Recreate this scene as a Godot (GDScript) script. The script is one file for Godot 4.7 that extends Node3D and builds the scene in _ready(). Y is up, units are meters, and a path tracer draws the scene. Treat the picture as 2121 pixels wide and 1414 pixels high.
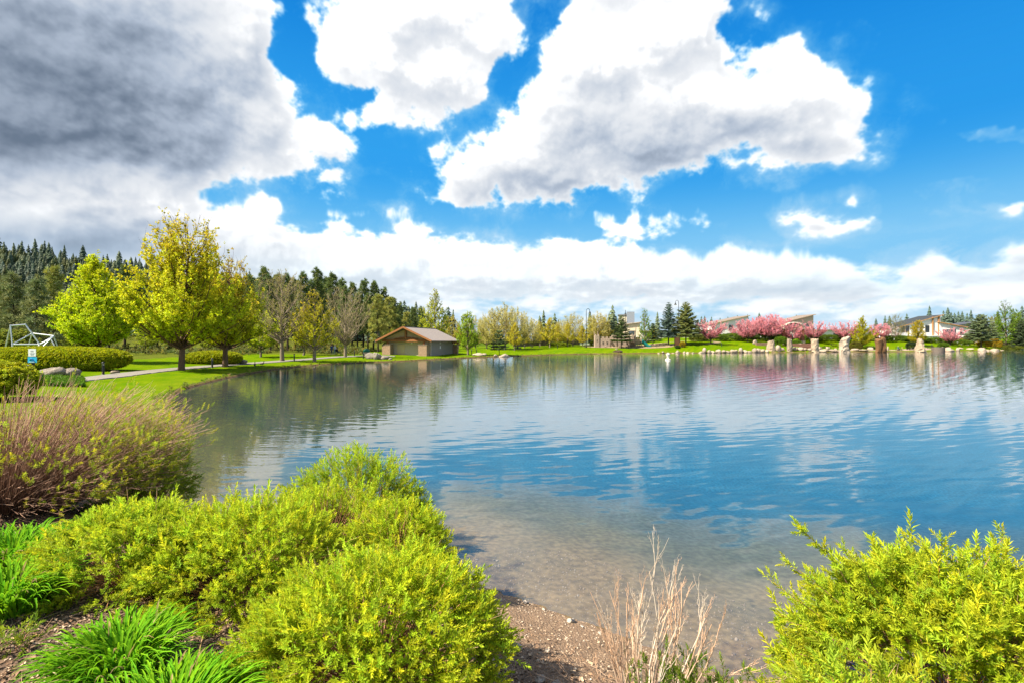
extends Node3D

const K := 0.00099      # tangent of the view angle per photograph pixel
const EYE := 3.0        # camera height over the water, metres
var used := {}
var pond := PackedVector2Array()
var path_line := PackedVector2Array()
var big := FastNoiseLite.new()
var fine := FastNoiseLite.new()
var MAT := {}
var LEAF := {}
var bits_off := Vector3.ZERO


# ---------------------------------------------------------------- mesh building
class MB:
	var v := PackedVector3Array()
	var n := PackedVector3Array()
	var c := PackedColorArray()
	var uv := PackedVector2Array()
	var ix := PackedInt32Array()
	var smooth := true

	func tri_i(a: int, b: int, d: int) -> void:
		var g := (v[d] - v[a]).cross(v[b] - v[a])
		if g.dot(n[a] + n[b] + n[d]) < 0.0:
			ix.append(a); ix.append(d); ix.append(b)
		else:
			ix.append(a); ix.append(b); ix.append(d)

	func vert(p: Vector3, nn: Vector3, col: Color) -> int:
		v.append(p); n.append(nn); c.append(col)
		return v.size() - 1

	func tri(a: Vector3, b: Vector3, d: Vector3, col: Color, out := Vector3.ZERO) -> void:
		var g := (d - a).cross(b - a).normalized()
		if out != Vector3.ZERO and g.dot(out) < 0.0:
			g = -g
			var t := b; b = d; d = t
		var i := vert(a, g, col)
		vert(b, g, col); vert(d, g, col)
		ix.append(i); ix.append(i + 1); ix.append(i + 2)

	func quad(a: Vector3, b: Vector3, d: Vector3, e: Vector3, col: Color, out := Vector3.ZERO) -> void:
		tri(a, b, d, col, out)
		tri(a, d, e, col, out)

	# box with small chamfers on its edges
	func box(at: Vector3, size: Vector3, col := Color.WHITE, b := Basis.IDENTITY, ch := 0.0) -> void:
		var h := size * 0.5
		if ch <= 0.0:
			for ax in 3:
				for s in [-1.0, 1.0]:
					var nn := Vector3.ZERO; nn[ax] = s
					var u := Vector3.ZERO; u[(ax + 1) % 3] = 1.0
					var w := Vector3.ZERO; w[(ax + 2) % 3] = 1.0
					var o := nn * h
					quad(at + b * (o - u * h - w * h), at + b * (o + u * h - w * h), at + b * (o + u * h + w * h), at + b * (o - u * h + w * h), col, b * nn)
			return
		var k := h - Vector3(ch, ch, ch)
		for ax in 3:
			for s in [-1.0, 1.0]:
				var nn := Vector3.ZERO; nn[ax] = s
				var u := Vector3.ZERO; u[(ax + 1) % 3] = 1.0
				var w := Vector3.ZERO; w[(ax + 2) % 3] = 1.0
				var o := nn * h
				quad(at + b * (o - u * k - w * k), at + b * (o + u * k - w * k), at + b * (o + u * k + w * k), at + b * (o - u * k + w * k), col, b * nn)
		for ax in 3:
			for s in [-1.0, 1.0]:
				for t in [-1.0, 1.0]:
					var e := Vector3.ZERO; e[ax] = 1.0
					var u := Vector3.ZERO; u[(ax + 1) % 3] = s
					var w := Vector3.ZERO; w[(ax + 2) % 3] = t
					var p1 := u * h + w * k
					var p2 := u * k + w * h
					quad(at + b * (p1 - e * k), at + b * (p1 + e * k), at + b * (p2 + e * k), at + b * (p2 - e * k), col, b * (u + w))
		for sx in [-1.0, 1.0]:
			for sy in [-1.0, 1.0]:
				for sz in [-1.0, 1.0]:
					var sg := Vector3(sx, sy, sz)
					tri(at + b * (sg * Vector3(h.x, k.y, k.z)), at + b * (sg * Vector3(k.x, h.y, k.z)), at + b * (sg * Vector3(k.x, k.y, h.z)), col, b * sg)

	func tube(p: PackedVector3Array, r: PackedFloat32Array, sides: int, col0: Color, col1: Color, cap := false) -> void:
		var m := p.size()
		var first := v.size()
		var side := Vector3.RIGHT
		for i in m:
			var t := (p[mini(i + 1, m - 1)] - p[maxi(i - 1, 0)])
			t = t.normalized() if t.length() > 1e-6 else Vector3.UP
			side = side - t * side.dot(t)
			if side.length() < 0.1:
				side = t.cross(Vector3(0.3, 0.5, 0.8))
			side = side.normalized()
			var up := t.cross(side)
			var col := col0.lerp(col1, float(i) / maxf(m - 1, 1))
			for j in sides:
				var a := TAU * j / sides
				var d := side * cos(a) + up * sin(a)
				vert(p[i] + d * r[i], d, col)
		for i in m - 1:
			for j in sides:
				var a := first + i * sides + j
				var b := first + i * sides + (j + 1) % sides
				tri_i(a, b, a + sides)
				tri_i(b, b + sides, a + sides)
		if cap:
			for e in [0, m - 1]:
				var t: Vector3 = (p[e] - p[1 if e == 0 else m - 2]).normalized()
				var o := vert(p[e], t, col1)
				var ring := PackedInt32Array()
				for j in sides:
					ring.append(vert(v[first + e * sides + j], t, col1))
				for j in sides:
					tri_i(o, ring[j], ring[(j + 1) % sides])

	# surface of revolution round y: profile (radius, height)
	func lathe(at: Vector3, prof: PackedVector2Array, sides: int, col: Color) -> void:
		for i in prof.size() - 1:
			var d := prof[i + 1] - prof[i]
			var nn := Vector2(d.y, -d.x).normalized()
			var first := v.size()
			for k in 2:
				for j in sides:
					var a := TAU * j / sides
					vert(at + Vector3(cos(a) * prof[i + k].x, prof[i + k].y, sin(a) * prof[i + k].x), Vector3(cos(a) * nn.x, nn.y, sin(a) * nn.x), col)
			for j in sides:
				var a := first + j
				var b := first + (j + 1) % sides
				if prof[i].x > 1e-5:
					tri_i(a, b, a + sides)
				if prof[i + 1].x > 1e-5:
					tri_i(b, b + sides, a + sides)

	func mesh(flat := false) -> ArrayMesh:
		var a := []
		a.resize(Mesh.ARRAY_MAX)
		a[Mesh.ARRAY_VERTEX] = v
		if not flat:
			a[Mesh.ARRAY_NORMAL] = n
		a[Mesh.ARRAY_COLOR] = c
		if uv.size() == v.size():
			a[Mesh.ARRAY_TEX_UV] = uv
		a[Mesh.ARRAY_INDEX] = ix
		var am := ArrayMesh.new()
		am.add_surface_from_arrays(Mesh.PRIMITIVE_TRIANGLES, a)
		return am


# a leaf cluster: flat triangles without shared normals
class LB:
	var v := PackedVector3Array()
	var c := PackedColorArray()

	func leaf(at: Vector3, dir: Vector3, side: Vector3, length: float, width: float, col: Color, bend := 0.15, tip := Color(-1, 0, 0)) -> void:
		var up := side.cross(dir).normalized()
		var m1 := at + dir * length * 0.42 + up * length * bend
		var e := at + dir * length - up * length * bend * 0.4
		var l := m1 + side * width * 0.5 - up * width * 0.12
		var r := m1 - side * width * 0.5 - up * width * 0.12
		var tc := tip if tip.r >= 0.0 else col
		v.append(at); v.append(l); v.append(e)
		v.append(at); v.append(e); v.append(r)
		c.append(col); c.append(col); c.append(tc)
		c.append(col); c.append(tc); c.append(col)

	func tri(a: Vector3, b: Vector3, d: Vector3, col: Color) -> void:
		v.append(a); v.append(b); v.append(d)
		c.append(col); c.append(col); c.append(col)

	func mesh() -> ArrayMesh:
		var a := []
		a.resize(Mesh.ARRAY_MAX)
		a[Mesh.ARRAY_VERTEX] = v
		a[Mesh.ARRAY_COLOR] = c
		var am := ArrayMesh.new()
		am.add_surface_from_arrays(Mesh.PRIMITIVE_TRIANGLES, a)
		return am


# places for the copies of one small mesh
class Scatter:
	var x: Array[Transform3D] = []
	var c := PackedColorArray()

	func add(at: Vector3, b: Basis, col: Color) -> void:
		x.append(Transform3D(b, at))
		c.append(col)


func numbered(called: String) -> String:
	var k: int = used.get(called, 0)
	used[called] = k + 1
	return called if k == 0 else "%s_%03d" % [called, k]


func tag(o: Node3D, label: String, category: String, group := "") -> Node3D:
	o.set_meta("label", label)
	o.set_meta("category", category)
	if group:
		o.set_meta("group", group)
	return o


func thing(called: String, label: String, category: String, at := Vector3.ZERO, turn := 0.0, group := "") -> Node3D:
	var o := Node3D.new()
	o.name = numbered(called)
	add_child(o)
	o.position = at
	o.rotation.y = turn
	return tag(o, label, category, group)


func part(called: String, m: Mesh, mat: Material, parent: Node = null, stuff := false) -> MeshInstance3D:
	var o := MeshInstance3D.new()
	o.mesh = m
	o.material_override = mat
	if parent:
		o.name = called
		parent.add_child(o, true)
	else:
		o.name = numbered(called)
		add_child(o)
	if stuff:
		o.set_meta("kind", "stuff")
	return o


func struct(called: String, m: Mesh, mat: Material) -> MeshInstance3D:
	var o := part(called, m, mat)
	o.set_meta("kind", "structure")
	return o


func scatter(called: String, m: Mesh, mat: Material, s: Scatter, parent: Node = null) -> MultiMeshInstance3D:
	var mm := MultiMesh.new()
	mm.transform_format = MultiMesh.TRANSFORM_3D
	mm.use_colors = true
	mm.mesh = m
	mm.instance_count = s.x.size()
	for i in s.x.size():
		mm.set_instance_transform(i, s.x[i])
		mm.set_instance_color(i, s.c[i])
	var o := MultiMeshInstance3D.new()
	o.multimesh = mm
	o.material_override = mat
	o.set_meta("kind", "stuff")
	if parent:
		o.name = called
		parent.add_child(o, true)
	else:
		o.name = numbered(called)
		add_child(o)
	return o


func copy_of(o: Node3D, called: String, label: String, at: Vector3, turn: float, size: float, category: String, group := "") -> Node3D:
	var r: Node3D = o.duplicate()
	r.name = numbered(called)
	add_child(r)
	r.position = at
	r.rotation.y = turn
	r.scale = Vector3.ONE * size
	for k in ["label", "category", "group"]:
		if r.has_meta(k):
			r.remove_meta(k)
	tag(r, label, category, group)
	return r


func rngs(s: int) -> RandomNumberGenerator:
	var r := RandomNumberGenerator.new()
	r.seed = s * 7919 + 13
	return r


func rdir(r: RandomNumberGenerator) -> Vector3:
	var y := r.randf_range(-1, 1)
	var a := r.randf() * TAU
	var q := sqrt(maxf(0.0, 1.0 - y * y))
	return Vector3(q * cos(a), y, q * sin(a))


# basis whose y axis points along d, turned at random about it
func along(d: Vector3, r: RandomNumberGenerator, s := 1.0) -> Basis:
	d = d.normalized()
	var q := rdir(r)
	var x := q - d * q.dot(d)
	if x.length() < 0.05:
		x = d.cross(Vector3(0.2, 0.7, 0.6))
	x = x.normalized()
	return Basis(x * s, d * s, x.cross(d) * s)


func lin(r: float, g: float, b: float) -> Color:
	return Color(r, g, b)


func tint(c: Color, k: float) -> Color:
	return Color(c.r * k, c.g * k, c.b * k)


# ---------------------------------------------------------------- the land
func shore_distance(p: Vector2) -> float:
	var best := 1e9
	var m := pond.size()
	var inside := false
	var a := pond[m - 1]
	for i in m:
		var b := pond[i]
		var ab := b - a
		var ap := p - a
		var t := clampf(ap.dot(ab) / ab.length_squared(), 0.0, 1.0)
		var dd := (ap - ab * t).length_squared()
		if dd < best:
			best = dd
		if (a.y > p.y) != (b.y > p.y) and p.x < (b.x - a.x) * (p.y - a.y) / (b.y - a.y) + a.x:
			inside = not inside
		a = b
	return -sqrt(best) if inside else sqrt(best)


func hill(x: float, d: float) -> float:
	if d < 140.0:
		return 0.0
	var xs := [-620.0, -367.0, -263.0, -187.0, -125.0, -69.0, -21.0, 30.0]
	var hs := [66.0, 58.0, 47.0, 37.0, 23.0, 13.0, 4.5, 0.0]
	var h := 66.0 if x < -620.0 else 0.0
	for i in 7:
		if x >= xs[i] and x < xs[i + 1]:
			h = lerpf(hs[i], hs[i + 1], smoothstep(xs[i], xs[i + 1], x) * 0.3 + (x - xs[i]) / (xs[i + 1] - xs[i]) * 0.7)
	return h * smoothstep(140.0, 345.0, d) * (1.0 + 0.10 * big.get_noise_2d(x * 0.02, d * 0.02))


func land(x: float, d: float, s: float) -> float:
	var r2 := Vector2(x, d).length()
	if s < 0.0:
		var slope := lerpf(0.11, 0.26, smoothstep(8.0, 30.0, r2))
		return maxf(-2.6, s * slope - 0.012) + (0.012 * fine.get_noise_2d(x * 1.7, d * 1.7) if s < -0.4 else 0.0)
	var t1 := smoothstep(-12.0, 22.0, x) * smoothstep(60.0, 90.0, d)
	var t2 := smoothstep(38.0, 60.0, x) * smoothstep(80.0, 110.0, d)
	var k := lerpf(lerpf(0.045, 0.10, t1), 0.24, t2)
	var cap := lerpf(lerpf(0.95, 1.75, t1), 4.7, t2)
	var h := 0.12 * smoothstep(0.0, 0.25, s) + cap * (1.0 - exp(-k * s / cap))
	if x > 85.0 and d > 100.0:   # the low plaza by the standing stones
		var pl := smoothstep(85.0, 92.0, x) * smoothstep(135.0, 122.0, x)
		h = lerpf(h, minf(h, 0.32 + 0.24 * maxf(0.0, s - 9.0)), pl)
	h += 0.07 * big.get_noise_2d(x * 0.15, d * 0.15) * smoothstep(2.0, 12.0, s)
	var near := 1.0 - smoothstep(10.0, 24.0, r2)
	if near > 0.0:
		var hn := 1.32 * (1.0 - exp(-0.40 * s / 1.32 * (1.0 + 0.12 * s)))
		hn += 0.03 * fine.get_noise_2d(x * 0.9, d * 0.9) * smoothstep(0.1, 0.7, s) + 0.012 * fine.get_noise_2d(x * 3.5, d * 3.5)
		h = lerpf(h, hn, near)
	return h + hill(x, d)


func ground(x: float, d: float) -> float:
	return land(x, d, shore_distance(Vector2(x, d)))


# a point on the ground: bearing as a photograph column, depth in metres
func on(px: float, d: float, lift := 0.0) -> Vector3:
	var x := (px - 1060.5) * K * d
	return Vector3(x, ground(x, d) + lift, -d)


func place(x: float, d: float, lift := 0.0) -> Vector3:
	return Vector3(x, ground(x, d) + lift, -d)


func curve_points(pts: Array, step: float, closed: bool) -> PackedVector2Array:
	var out := PackedVector2Array()
	var m := pts.size()
	for i in (m if closed else m - 1):
		var p0: Vector2 = pts[(i - 1 + m) % m] if closed else pts[maxi(i - 1, 0)]
		var p1: Vector2 = pts[i]
		var p2: Vector2 = pts[(i + 1) % m]
		var p3: Vector2 = pts[(i + 2) % m] if closed else pts[mini(i + 2, m - 1)]
		var n := maxi(1, int(p1.distance_to(p2) / step))
		for k in n:
			out.append(p1.cubic_interpolate(p2, p0, p3, float(k) / n))
	if not closed:
		out.append(pts[m - 1])
	return out


# ---------------------------------------------------------------- the sky: air and clouds over the whole dome
# cloud bodies: centre and half size in photograph units of the view plane, weight
var CL := [
	[60, 60, 430, 300, 1.0], [330, 130, 270, 250, 1.0], [-200, 120, 400, 320, 1.0], [455, 70, 130, 130, 1.0], [510, 240, 110, 130, 1.0], [380, 300, 150, 90, 1.0],
	[565, 175, 60, 60, 1.0], [540, 345, 55, 44, 1.0], [80, 400, 400, 170, 1.0], [-200, 400, 300, 170, 1.0], [200, 330, 160, 120, 1.0],
	[665, 290, 72, 58, 1.0], [600, 320, 70, 50, 1.0], [690, 355, 46, 28, 1.0], [645, 388, 46, 20, 0.9], [725, 250, 50, 30, 0.8], [770, 235, 40, 30, 0.9],
	[880, 10, 215, 130, 1.0], [780, 110, 130, 90, 1.0], [905, 140, 130, 105, 1.0], [810, 215, 60, 60, 1.0], [905, 235, 50, 55, 1.0], [995, 65, 95, 85, 1.0], [690, 80, 50, 55, 0.9],
	[1240, 130, 125, 110, 1.0], [1390, 60, 165, 120, 1.0], [1190, 240, 155, 115, 1.0], [1330, 250, 215, 125, 1.0], [1080, 330, 135, 100, 1.0], [970, 370, 100, 55, 1.0],
	[1160, 375, 160, 66, 1.0], [1530, 215, 170, 105, 1.0], [1660, 190, 132, 86, 1.0], [1740, 210, 75, 70, 1.0], [1640, 290, 150, 60, 1.0], [1735, 285, 66, 36, 1.0], [1550, 332, 70, 28, 1.0], [1470, 70, 85, 90, 1.0],
	[1555, 15, 50, 40, 0.9], [1205, 30, 52, 70, 0.9], [1570, 135, 66, 46, 1.0], [1320, -60, 260, 90, 1.0], [1240, 325, 120, 70, 1.0], [1620, 245, 130, 70, 1.0], [1700, 245, 80, 60, 1.0], [1400, 180, 90, 70, 1.0],
	[250, 420, 190, 75, 1.0], [360, 415, 85, 60, 1.0], [545, 445, 62, 46, 1.0], [440, 480, 130, 55, 1.0],
	[1286, 466, 44, 34, 1.0], [1380, 469, 62, 32, 1.0], [1690, 461, 54, 34, 1.0], [1765, 422, 22, 17, 0.9], [1762, 466, 22, 12, 0.9], [1742, 90, 32, 20, 0.7], [1890, 216, 22, 15, 0.95], [1860, 250, 34, 11, 0.7], [1815, 275, 34, 17, 0.9],
	[2085, 396, 66, 12, 0.85], [2080, 433, 56, 13, 0.95], [740, 445, 60, 13, 0.6], [2070, 280, 30, 7, 0.6], [1655, 85, 30, 18, 0.8],
	[1490, 270, 160, 66, 1.0], [920, 325, 60, 22, 0.9],
]
# upper edge of the long bank of cloud above the horizon
var BANK := [[-900, 420], [0, 440], [380, 462], [470, 452], [520, 425], [548, 410], [590, 440], [625, 466], [700, 462], [800, 474], [850, 464], [900, 484], [1000, 500], [1080, 503], [1130, 486], [1220, 490], [1300, 505], [1400, 506], [1500, 512], [1600, 508], [1700, 524], [1780, 548], [1860, 556], [1905, 530], [1945, 510], [1985, 532], [2050, 516], [2121, 496], [2300, 470], [2700, 500], [3100, 480]]
# gaps where the blue shows through
var GAP := [[1290, 424, 90, 34], [1332, 466, 16, 34], [612, 60, 42, 95], [1530, 62, 34, 30], [835, 320, 60, 30], [1110, 50, 24, 80], [1625, 55, 50, 28], [1050, 180, 40, 50], [470, 405, 36, 18]]
# the thick, grey undersides: centre, half size, depth of grey
var GREY := [
	[90, 230, 300, 120, 0.92], [-60, 130, 280, 150, 0.92], [210, 160, 190, 110, 0.80], [300, 280, 150, 70, 0.85], [400, 120, 100, 80, 0.22], [-350, 150, 400, 260, 0.7], [450, 200, 110, 110, 0.18], [60, 40, 200, 80, 0.42], [80, 322, 190, 32, 0.80], [20, 80, 120, 50, 0.85], [330, 30, 150, 60, 0.32],
	[1200, 378, 190, 42, 0.30], [1330, 315, 170, 60, 0.28], [1480, 268, 150, 42, 0.24], [1060, 402, 130, 36, 0.26], [1200, 200, 80, 50, 0.12], [1640, 306, 130, 24, 0.22], [1260, 250, 140, 70, 0.18], [1560, 150, 60, 24, 0.10], [900, 200, 80, 30, 0.08],
	[40, 410, 90, 20, 0.22], [170, 445, 80, 18, 0.24], [310, 462, 60, 14, 0.18], [20, 480, 200, 36, 0.34], [230, 510, 170, 34, 0.36], [360, 480, 90, 26, 0.18], [480, 520, 120, 40, 0.10], [620, 520, 120, 30, 0.08], [760, 585, 260, 22, 0.07], [1100, 590, 300, 18, 0.07], [1450, 600, 260, 16, 0.09], [1700, 600, 200, 20, 0.14], [1840, 585, 90, 14, 0.12], [2060, 570, 130, 18, 0.15], [2110, 540, 70, 14, 0.18], [1690, 472, 30, 8, 0.22], [1000, 545, 200, 12, 0.05], [1300, 550, 260, 12, 0.05],
]
var puff := FastNoiseLite.new()
var wisp := FastNoiseLite.new()
var cell := FastNoiseLite.new()
var broad := FastNoiseLite.new()


func cloud_bodies(px: float, py: float) -> Vector2:
	var best := -90.0
	for e in CL:
		var q := Vector2((px - e[0]) / e[2], (py - e[1]) / e[3])
		var r := q.length()
		if r < 3.0:
			var f: float = (1.0 - r) * minf(e[2], e[3]) * (0.6 + 0.4 * e[4]) - (1.0 - e[4]) * 16.0
			if f > best - 24.0:
				var hh := clampf(0.5 + (f - best) / 48.0, 0.0, 1.0)
				best = lerpf(best, f, hh) + 12.0 * hh * (1.0 - hh)
	for k in BANK.size() - 1:
		if px >= BANK[k][0] and px < BANK[k + 1][0]:
			var top := lerpf(BANK[k][1], BANK[k + 1][1], (px - BANK[k][0]) / (BANK[k + 1][0] - BANK[k][0]))
			var f := minf((py - top) * 1.1, 52.0) - 58.0 * smoothstep(575.0, 690.0, py)
			best = maxf(best, f)
	for e in GAP:
		var q := Vector2((px - e[0]) / e[2], (py - e[1]) / e[3])
		var r := q.length()
		if r < 2.0:
			best = minf(best, (r - 1.0) * minf(e[2], e[3]) * 1.2 + 4.0)
	var g := 0.0
	for e in GREY:
		var q := Vector2((px - e[0]) / e[2], (py - e[1]) / e[3])
		g = maxf(g, e[4] * exp(-q.length_squared() * 0.9)) + 0.15 * minf(g, e[4] * exp(-q.length_squared() * 0.9))
	return Vector2(clampf(best, -90.0, 90.0), g)


func sky_patch(w: int, h: int, c0: int, r0: int, cw: int, rh: int) -> Image:
	# bodies on a coarse grid first, then noise at full size
	var st := 4 if w > 2000 else 1
	var gw := cw / st
	var gh := rh / st
	var coarse := Image.create_empty(gw, gh, false, Image.FORMAT_RGF)
	for j in gh:
		var el := PI * (0.5 - (r0 + (j + 0.5) * st) / h)
		for i in gw:
			var az := TAU * ((c0 + (i + 0.5) * st) / w - 0.5)
			var y := sin(el)
			var f := cos(el) * cos(az)
			var b := Vector2(-90.0, 0.0)
			var inside := 0.0
			if f > 0.25 and el > -0.1:
				var px := 1060.5 + cos(el) * sin(az) / f / K
				var py := 707.0 - y / f / K
				inside = (1.0 - smoothstep(1400.0, 2000.0, absf(px - 1060.0))) * smoothstep(-560.0, -160.0, py)
				if inside > 0.0:
					b = cloud_bodies(px, py)
			if inside < 1.0:
				var dir := Vector3(cos(el) * sin(az), y * 1.4, -f)
				var gbody := 130.0 * broad.get_noise_3dv(dir * 2.1) + 8.0
				if el < 0.28:
					gbody = lerpf(gbody, 35.0 + 60.0 * broad.get_noise_3dv(dir * 3.0), smoothstep(0.28, 0.16, el))
				b.x = lerpf(gbody, b.x, inside)
				b.y = lerpf(clampf(0.1 + 0.5 * broad.get_noise_3dv(dir * 1.7 + Vector3(9, 3, 1)), 0.0, 0.6), b.y, inside)
			coarse.set_pixel(i, j, Color(clampf(b.x, -90, 90), b.y, 0))
	if st > 1:
		coarse.resize(cw, rh, Image.INTERPOLATE_CUBIC)
	var body := coarse.get_data().to_float32_array()
	var den := PackedFloat32Array()
	den.resize(cw * rh)
	for j in rh:
		var el := PI * (0.5 - (r0 + j + 0.5) / h)
		var low := smoothstep(0.26, 0.10, el)
		for i in cw:
			var o := j * cw + i
			var b := body[o * 2]
			if b < -75.0:
				den[o] = -60.0
				continue
			var az := TAU * ((c0 + i + 0.5) / w - 0.5)
			var dir := Vector3(cos(el) * sin(az), sin(el) * (1.25 + 1.9 * low), -cos(el) * cos(az))
			var n1 := puff.get_noise_3dv(dir)
			var n2 := cell.get_noise_3dv(dir)
			den[o] = b + (58.0 - 14.0 * low) * n1 - 13.0 * (n2 + 0.6)
	var img := Image.create_empty(cw, rh, false, Image.FORMAT_RGB8)
	var k := w / 4096.0
	var dx := int(16 * k)
	var dy := int(26 * k)
	for j in rh:
		var el := PI * (0.5 - (r0 + j + 0.5) / h)
		# clear air, from the pale band at the horizon to deep blue
		var e := rad_to_deg(el)
		var air: Color
		if e < 9.0:
			air = Color(0.76, 0.88, 0.96).lerp(Color(0.52, 0.79, 0.96), smoothstep(0.0, 9.0, maxf(e, 0.0)))
		elif e < 20.0:
			air = Color(0.52, 0.79, 0.96).lerp(Color(0.20, 0.63, 0.93), smoothstep(9.0, 20.0, e))
		else:
			air = Color(0.20, 0.63, 0.93).lerp(Color(0.0, 0.42, 0.80), smoothstep(20.0, 46.0, e))
		var low := smoothstep(0.22, 0.08, el)
		for i in cw:
			var o := j * cw + i
			var d := den[o]
			var az := TAU * ((c0 + i + 0.5) / w - 0.5)
			var c := air
			var hot := 0.0
			var deep := smoothstep(-0.2, 0.8, sin(az)) * 0.16 * smoothstep(8.0, 24.0, e)
			c = c.lerp(Color(0.0, 0.44, 0.82), deep)
			var dir := Vector3(cos(el) * sin(az), sin(el) * (1.2 + 3.6 * low), -cos(el) * cos(az))
			var w1 := wisp.get_noise_3dv(dir)
			# thin haze streaks near the horizon and wisps round the clouds
			var veil := clampf(low * (0.30 + 1.0 * w1), 0.0, 0.85)
			veil = maxf(veil, 0.6 * smoothstep(-42.0, 2.0, d) * clampf(0.3 + 1.2 * w1, 0.0, 1.0))
			c = c.lerp(Color(0.93, 0.95, 0.98), veil * 0.72)
			if d > -12.0:
				var a := smoothstep(-9.0, 16.0 + low * 12.0, d)
				a = a * a * (1.6 - 0.6 * a)
				var q := maxi(j - dy, 0) * cw + maxi(i - dx, 0)
				var q2 := maxi(j - dy / 4, 0) * cw + maxi(i - dx / 4, 0)
				var rel := clampf((d - den[q]) / 60.0, -1.0, 1.0)
				var rel2 := clampf((d - den[q2]) / 26.0, -1.0, 1.0)
				var g := body[o * 2 + 1]
				var lit := 0.985 + (0.08 + 0.12 * smoothstep(10.0, 60.0, d)) * minf(rel, 0.22) + 0.06 * minf(rel2, 0.3) + 0.07 * w1 * smoothstep(10.0, 50.0, d) - 0.03 * smoothstep(10.0, 50.0, d)
				var sh := g * (1.25 + 0.40 * w1 - 0.30 * rel - 0.2 * rel2) * smoothstep(4.0, 40.0, d)
				lit -= 0.96 * (1.0 - exp(-1.15 * maxf(sh, 0.0)))
				lit = clampf(lit, 0.0, 1.0)
				hot = a * smoothstep(0.84, 1.0, lit)
				var cc: Color
				if lit < 0.5:
					cc = Color(0.42, 0.48, 0.56).lerp(Color(0.70, 0.75, 0.82), lit * 2.0)
				else:
					cc = Color(0.70, 0.75, 0.82).lerp(Color(1.0, 1.0, 1.0), lit * 2.0 - 1.0)
				c = c.lerp(cc, a * (1.0 - 0.18 * low))
			var l := c.srgb_to_linear() * ((1.0 + 0.16 * hot) / 1.16)
			img.set_pixel(i, j, l.linear_to_srgb())
	return img


func make_sky() -> Sky:
	puff.seed = 4; puff.noise_type = FastNoiseLite.TYPE_SIMPLEX_SMOOTH; puff.frequency = 9.0; puff.fractal_type = FastNoiseLite.FRACTAL_FBM; puff.fractal_octaves = 6; puff.fractal_gain = 0.59
	cell.seed = 11; cell.noise_type = FastNoiseLite.TYPE_CELLULAR; cell.cellular_distance_function = FastNoiseLite.DISTANCE_EUCLIDEAN; cell.cellular_return_type = FastNoiseLite.RETURN_DISTANCE; cell.frequency = 26.0; cell.fractal_type = FastNoiseLite.FRACTAL_FBM; cell.fractal_octaves = 3; cell.fractal_gain = 0.5
	wisp.seed = 21; wisp.noise_type = FastNoiseLite.TYPE_SIMPLEX_SMOOTH; wisp.frequency = 5.0; wisp.fractal_type = FastNoiseLite.FRACTAL_FBM; wisp.fractal_octaves = 6; wisp.domain_warp_enabled = true; wisp.domain_warp_amplitude = 0.12; wisp.domain_warp_frequency = 3.0
	broad.seed = 31; broad.noise_type = FastNoiseLite.TYPE_SIMPLEX_SMOOTH; broad.frequency = 1.0; broad.fractal_octaves = 3
	var w := 4096
	var h := 2048
	var whole := sky_patch(512, 256, 0, 0, 512, 132)
	whole.crop(512, 256)
	whole.fill_rect(Rect2i(0, 128, 512, 128), Color(0.34, 0.36, 0.30))
	whole.resize(w, h, Image.INTERPOLATE_CUBIC)
	var c0 := w / 2 - 640
	var r0 := 532
	var front := sky_patch(w, h, c0, r0, 1280, 1024 - r0 + 4)
	for j in front.get_height():      # soft seam between the fine and the coarse part
		for i in 90:
			var t := (i + 0.5) / 90.0
			front.set_pixel(i, j, whole.get_pixel(c0 + i, r0 + j).lerp(front.get_pixel(i, j), t))
			front.set_pixel(1279 - i, j, whole.get_pixel(c0 + 1279 - i, r0 + j).lerp(front.get_pixel(1279 - i, j), t))
	for j in 60:
		for i in 1280:
			front.set_pixel(i, j, whole.get_pixel(c0 + i, r0 + j).lerp(front.get_pixel(i, j), (j + 0.5) / 60.0))
	whole.blit_rect(front, Rect2i(0, 0, 1280, front.get_height()), Vector2i(c0, r0))
	# straight ahead lies at the left edge of a panorama
	var turned := Image.create_empty(w, h, false, Image.FORMAT_RGB8)
	turned.blit_rect(whole, Rect2i(w / 2, 0, w / 2, h), Vector2i(0, 0))
	turned.blit_rect(whole, Rect2i(0, 0, w / 2, h), Vector2i(w / 2, 0))
	var m := PanoramaSkyMaterial.new()
	m.panorama = ImageTexture.create_from_image(turned)
	var sky := Sky.new()
	sky.sky_material = m
	return sky


# ---------------------------------------------------------------- materials
func noise_tex(freq: float, octaves: int, lo: Color, hi: Color, seed_: int, size := 512, kind := FastNoiseLite.TYPE_SIMPLEX_SMOOTH, mid := Color(-1, 0, 0)) -> NoiseTexture2D:
	var f := FastNoiseLite.new()
	f.seed = seed_
	f.noise_type = kind
	f.frequency = freq
	f.fractal_octaves = octaves
	var t := NoiseTexture2D.new()
	t.width = size; t.height = size
	t.seamless = true
	t.noise = f
	var g := Gradient.new()
	g.set_color(0, lo); g.set_color(1, hi)
	if mid.r >= 0.0:
		g.add_point(0.5, mid)
	t.color_ramp = g
	return t


func normal_tex(freq: float, octaves: int, strength: float, seed_: int, size := 512) -> NoiseTexture2D:
	var f := FastNoiseLite.new()
	f.seed = seed_
	f.noise_type = FastNoiseLite.TYPE_SIMPLEX_SMOOTH
	f.frequency = freq
	f.fractal_octaves = octaves
	var t := NoiseTexture2D.new()
	t.width = size; t.height = size
	t.seamless = true
	t.as_normal_map = true
	t.bump_strength = strength
	t.noise = f
	return t


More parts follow.
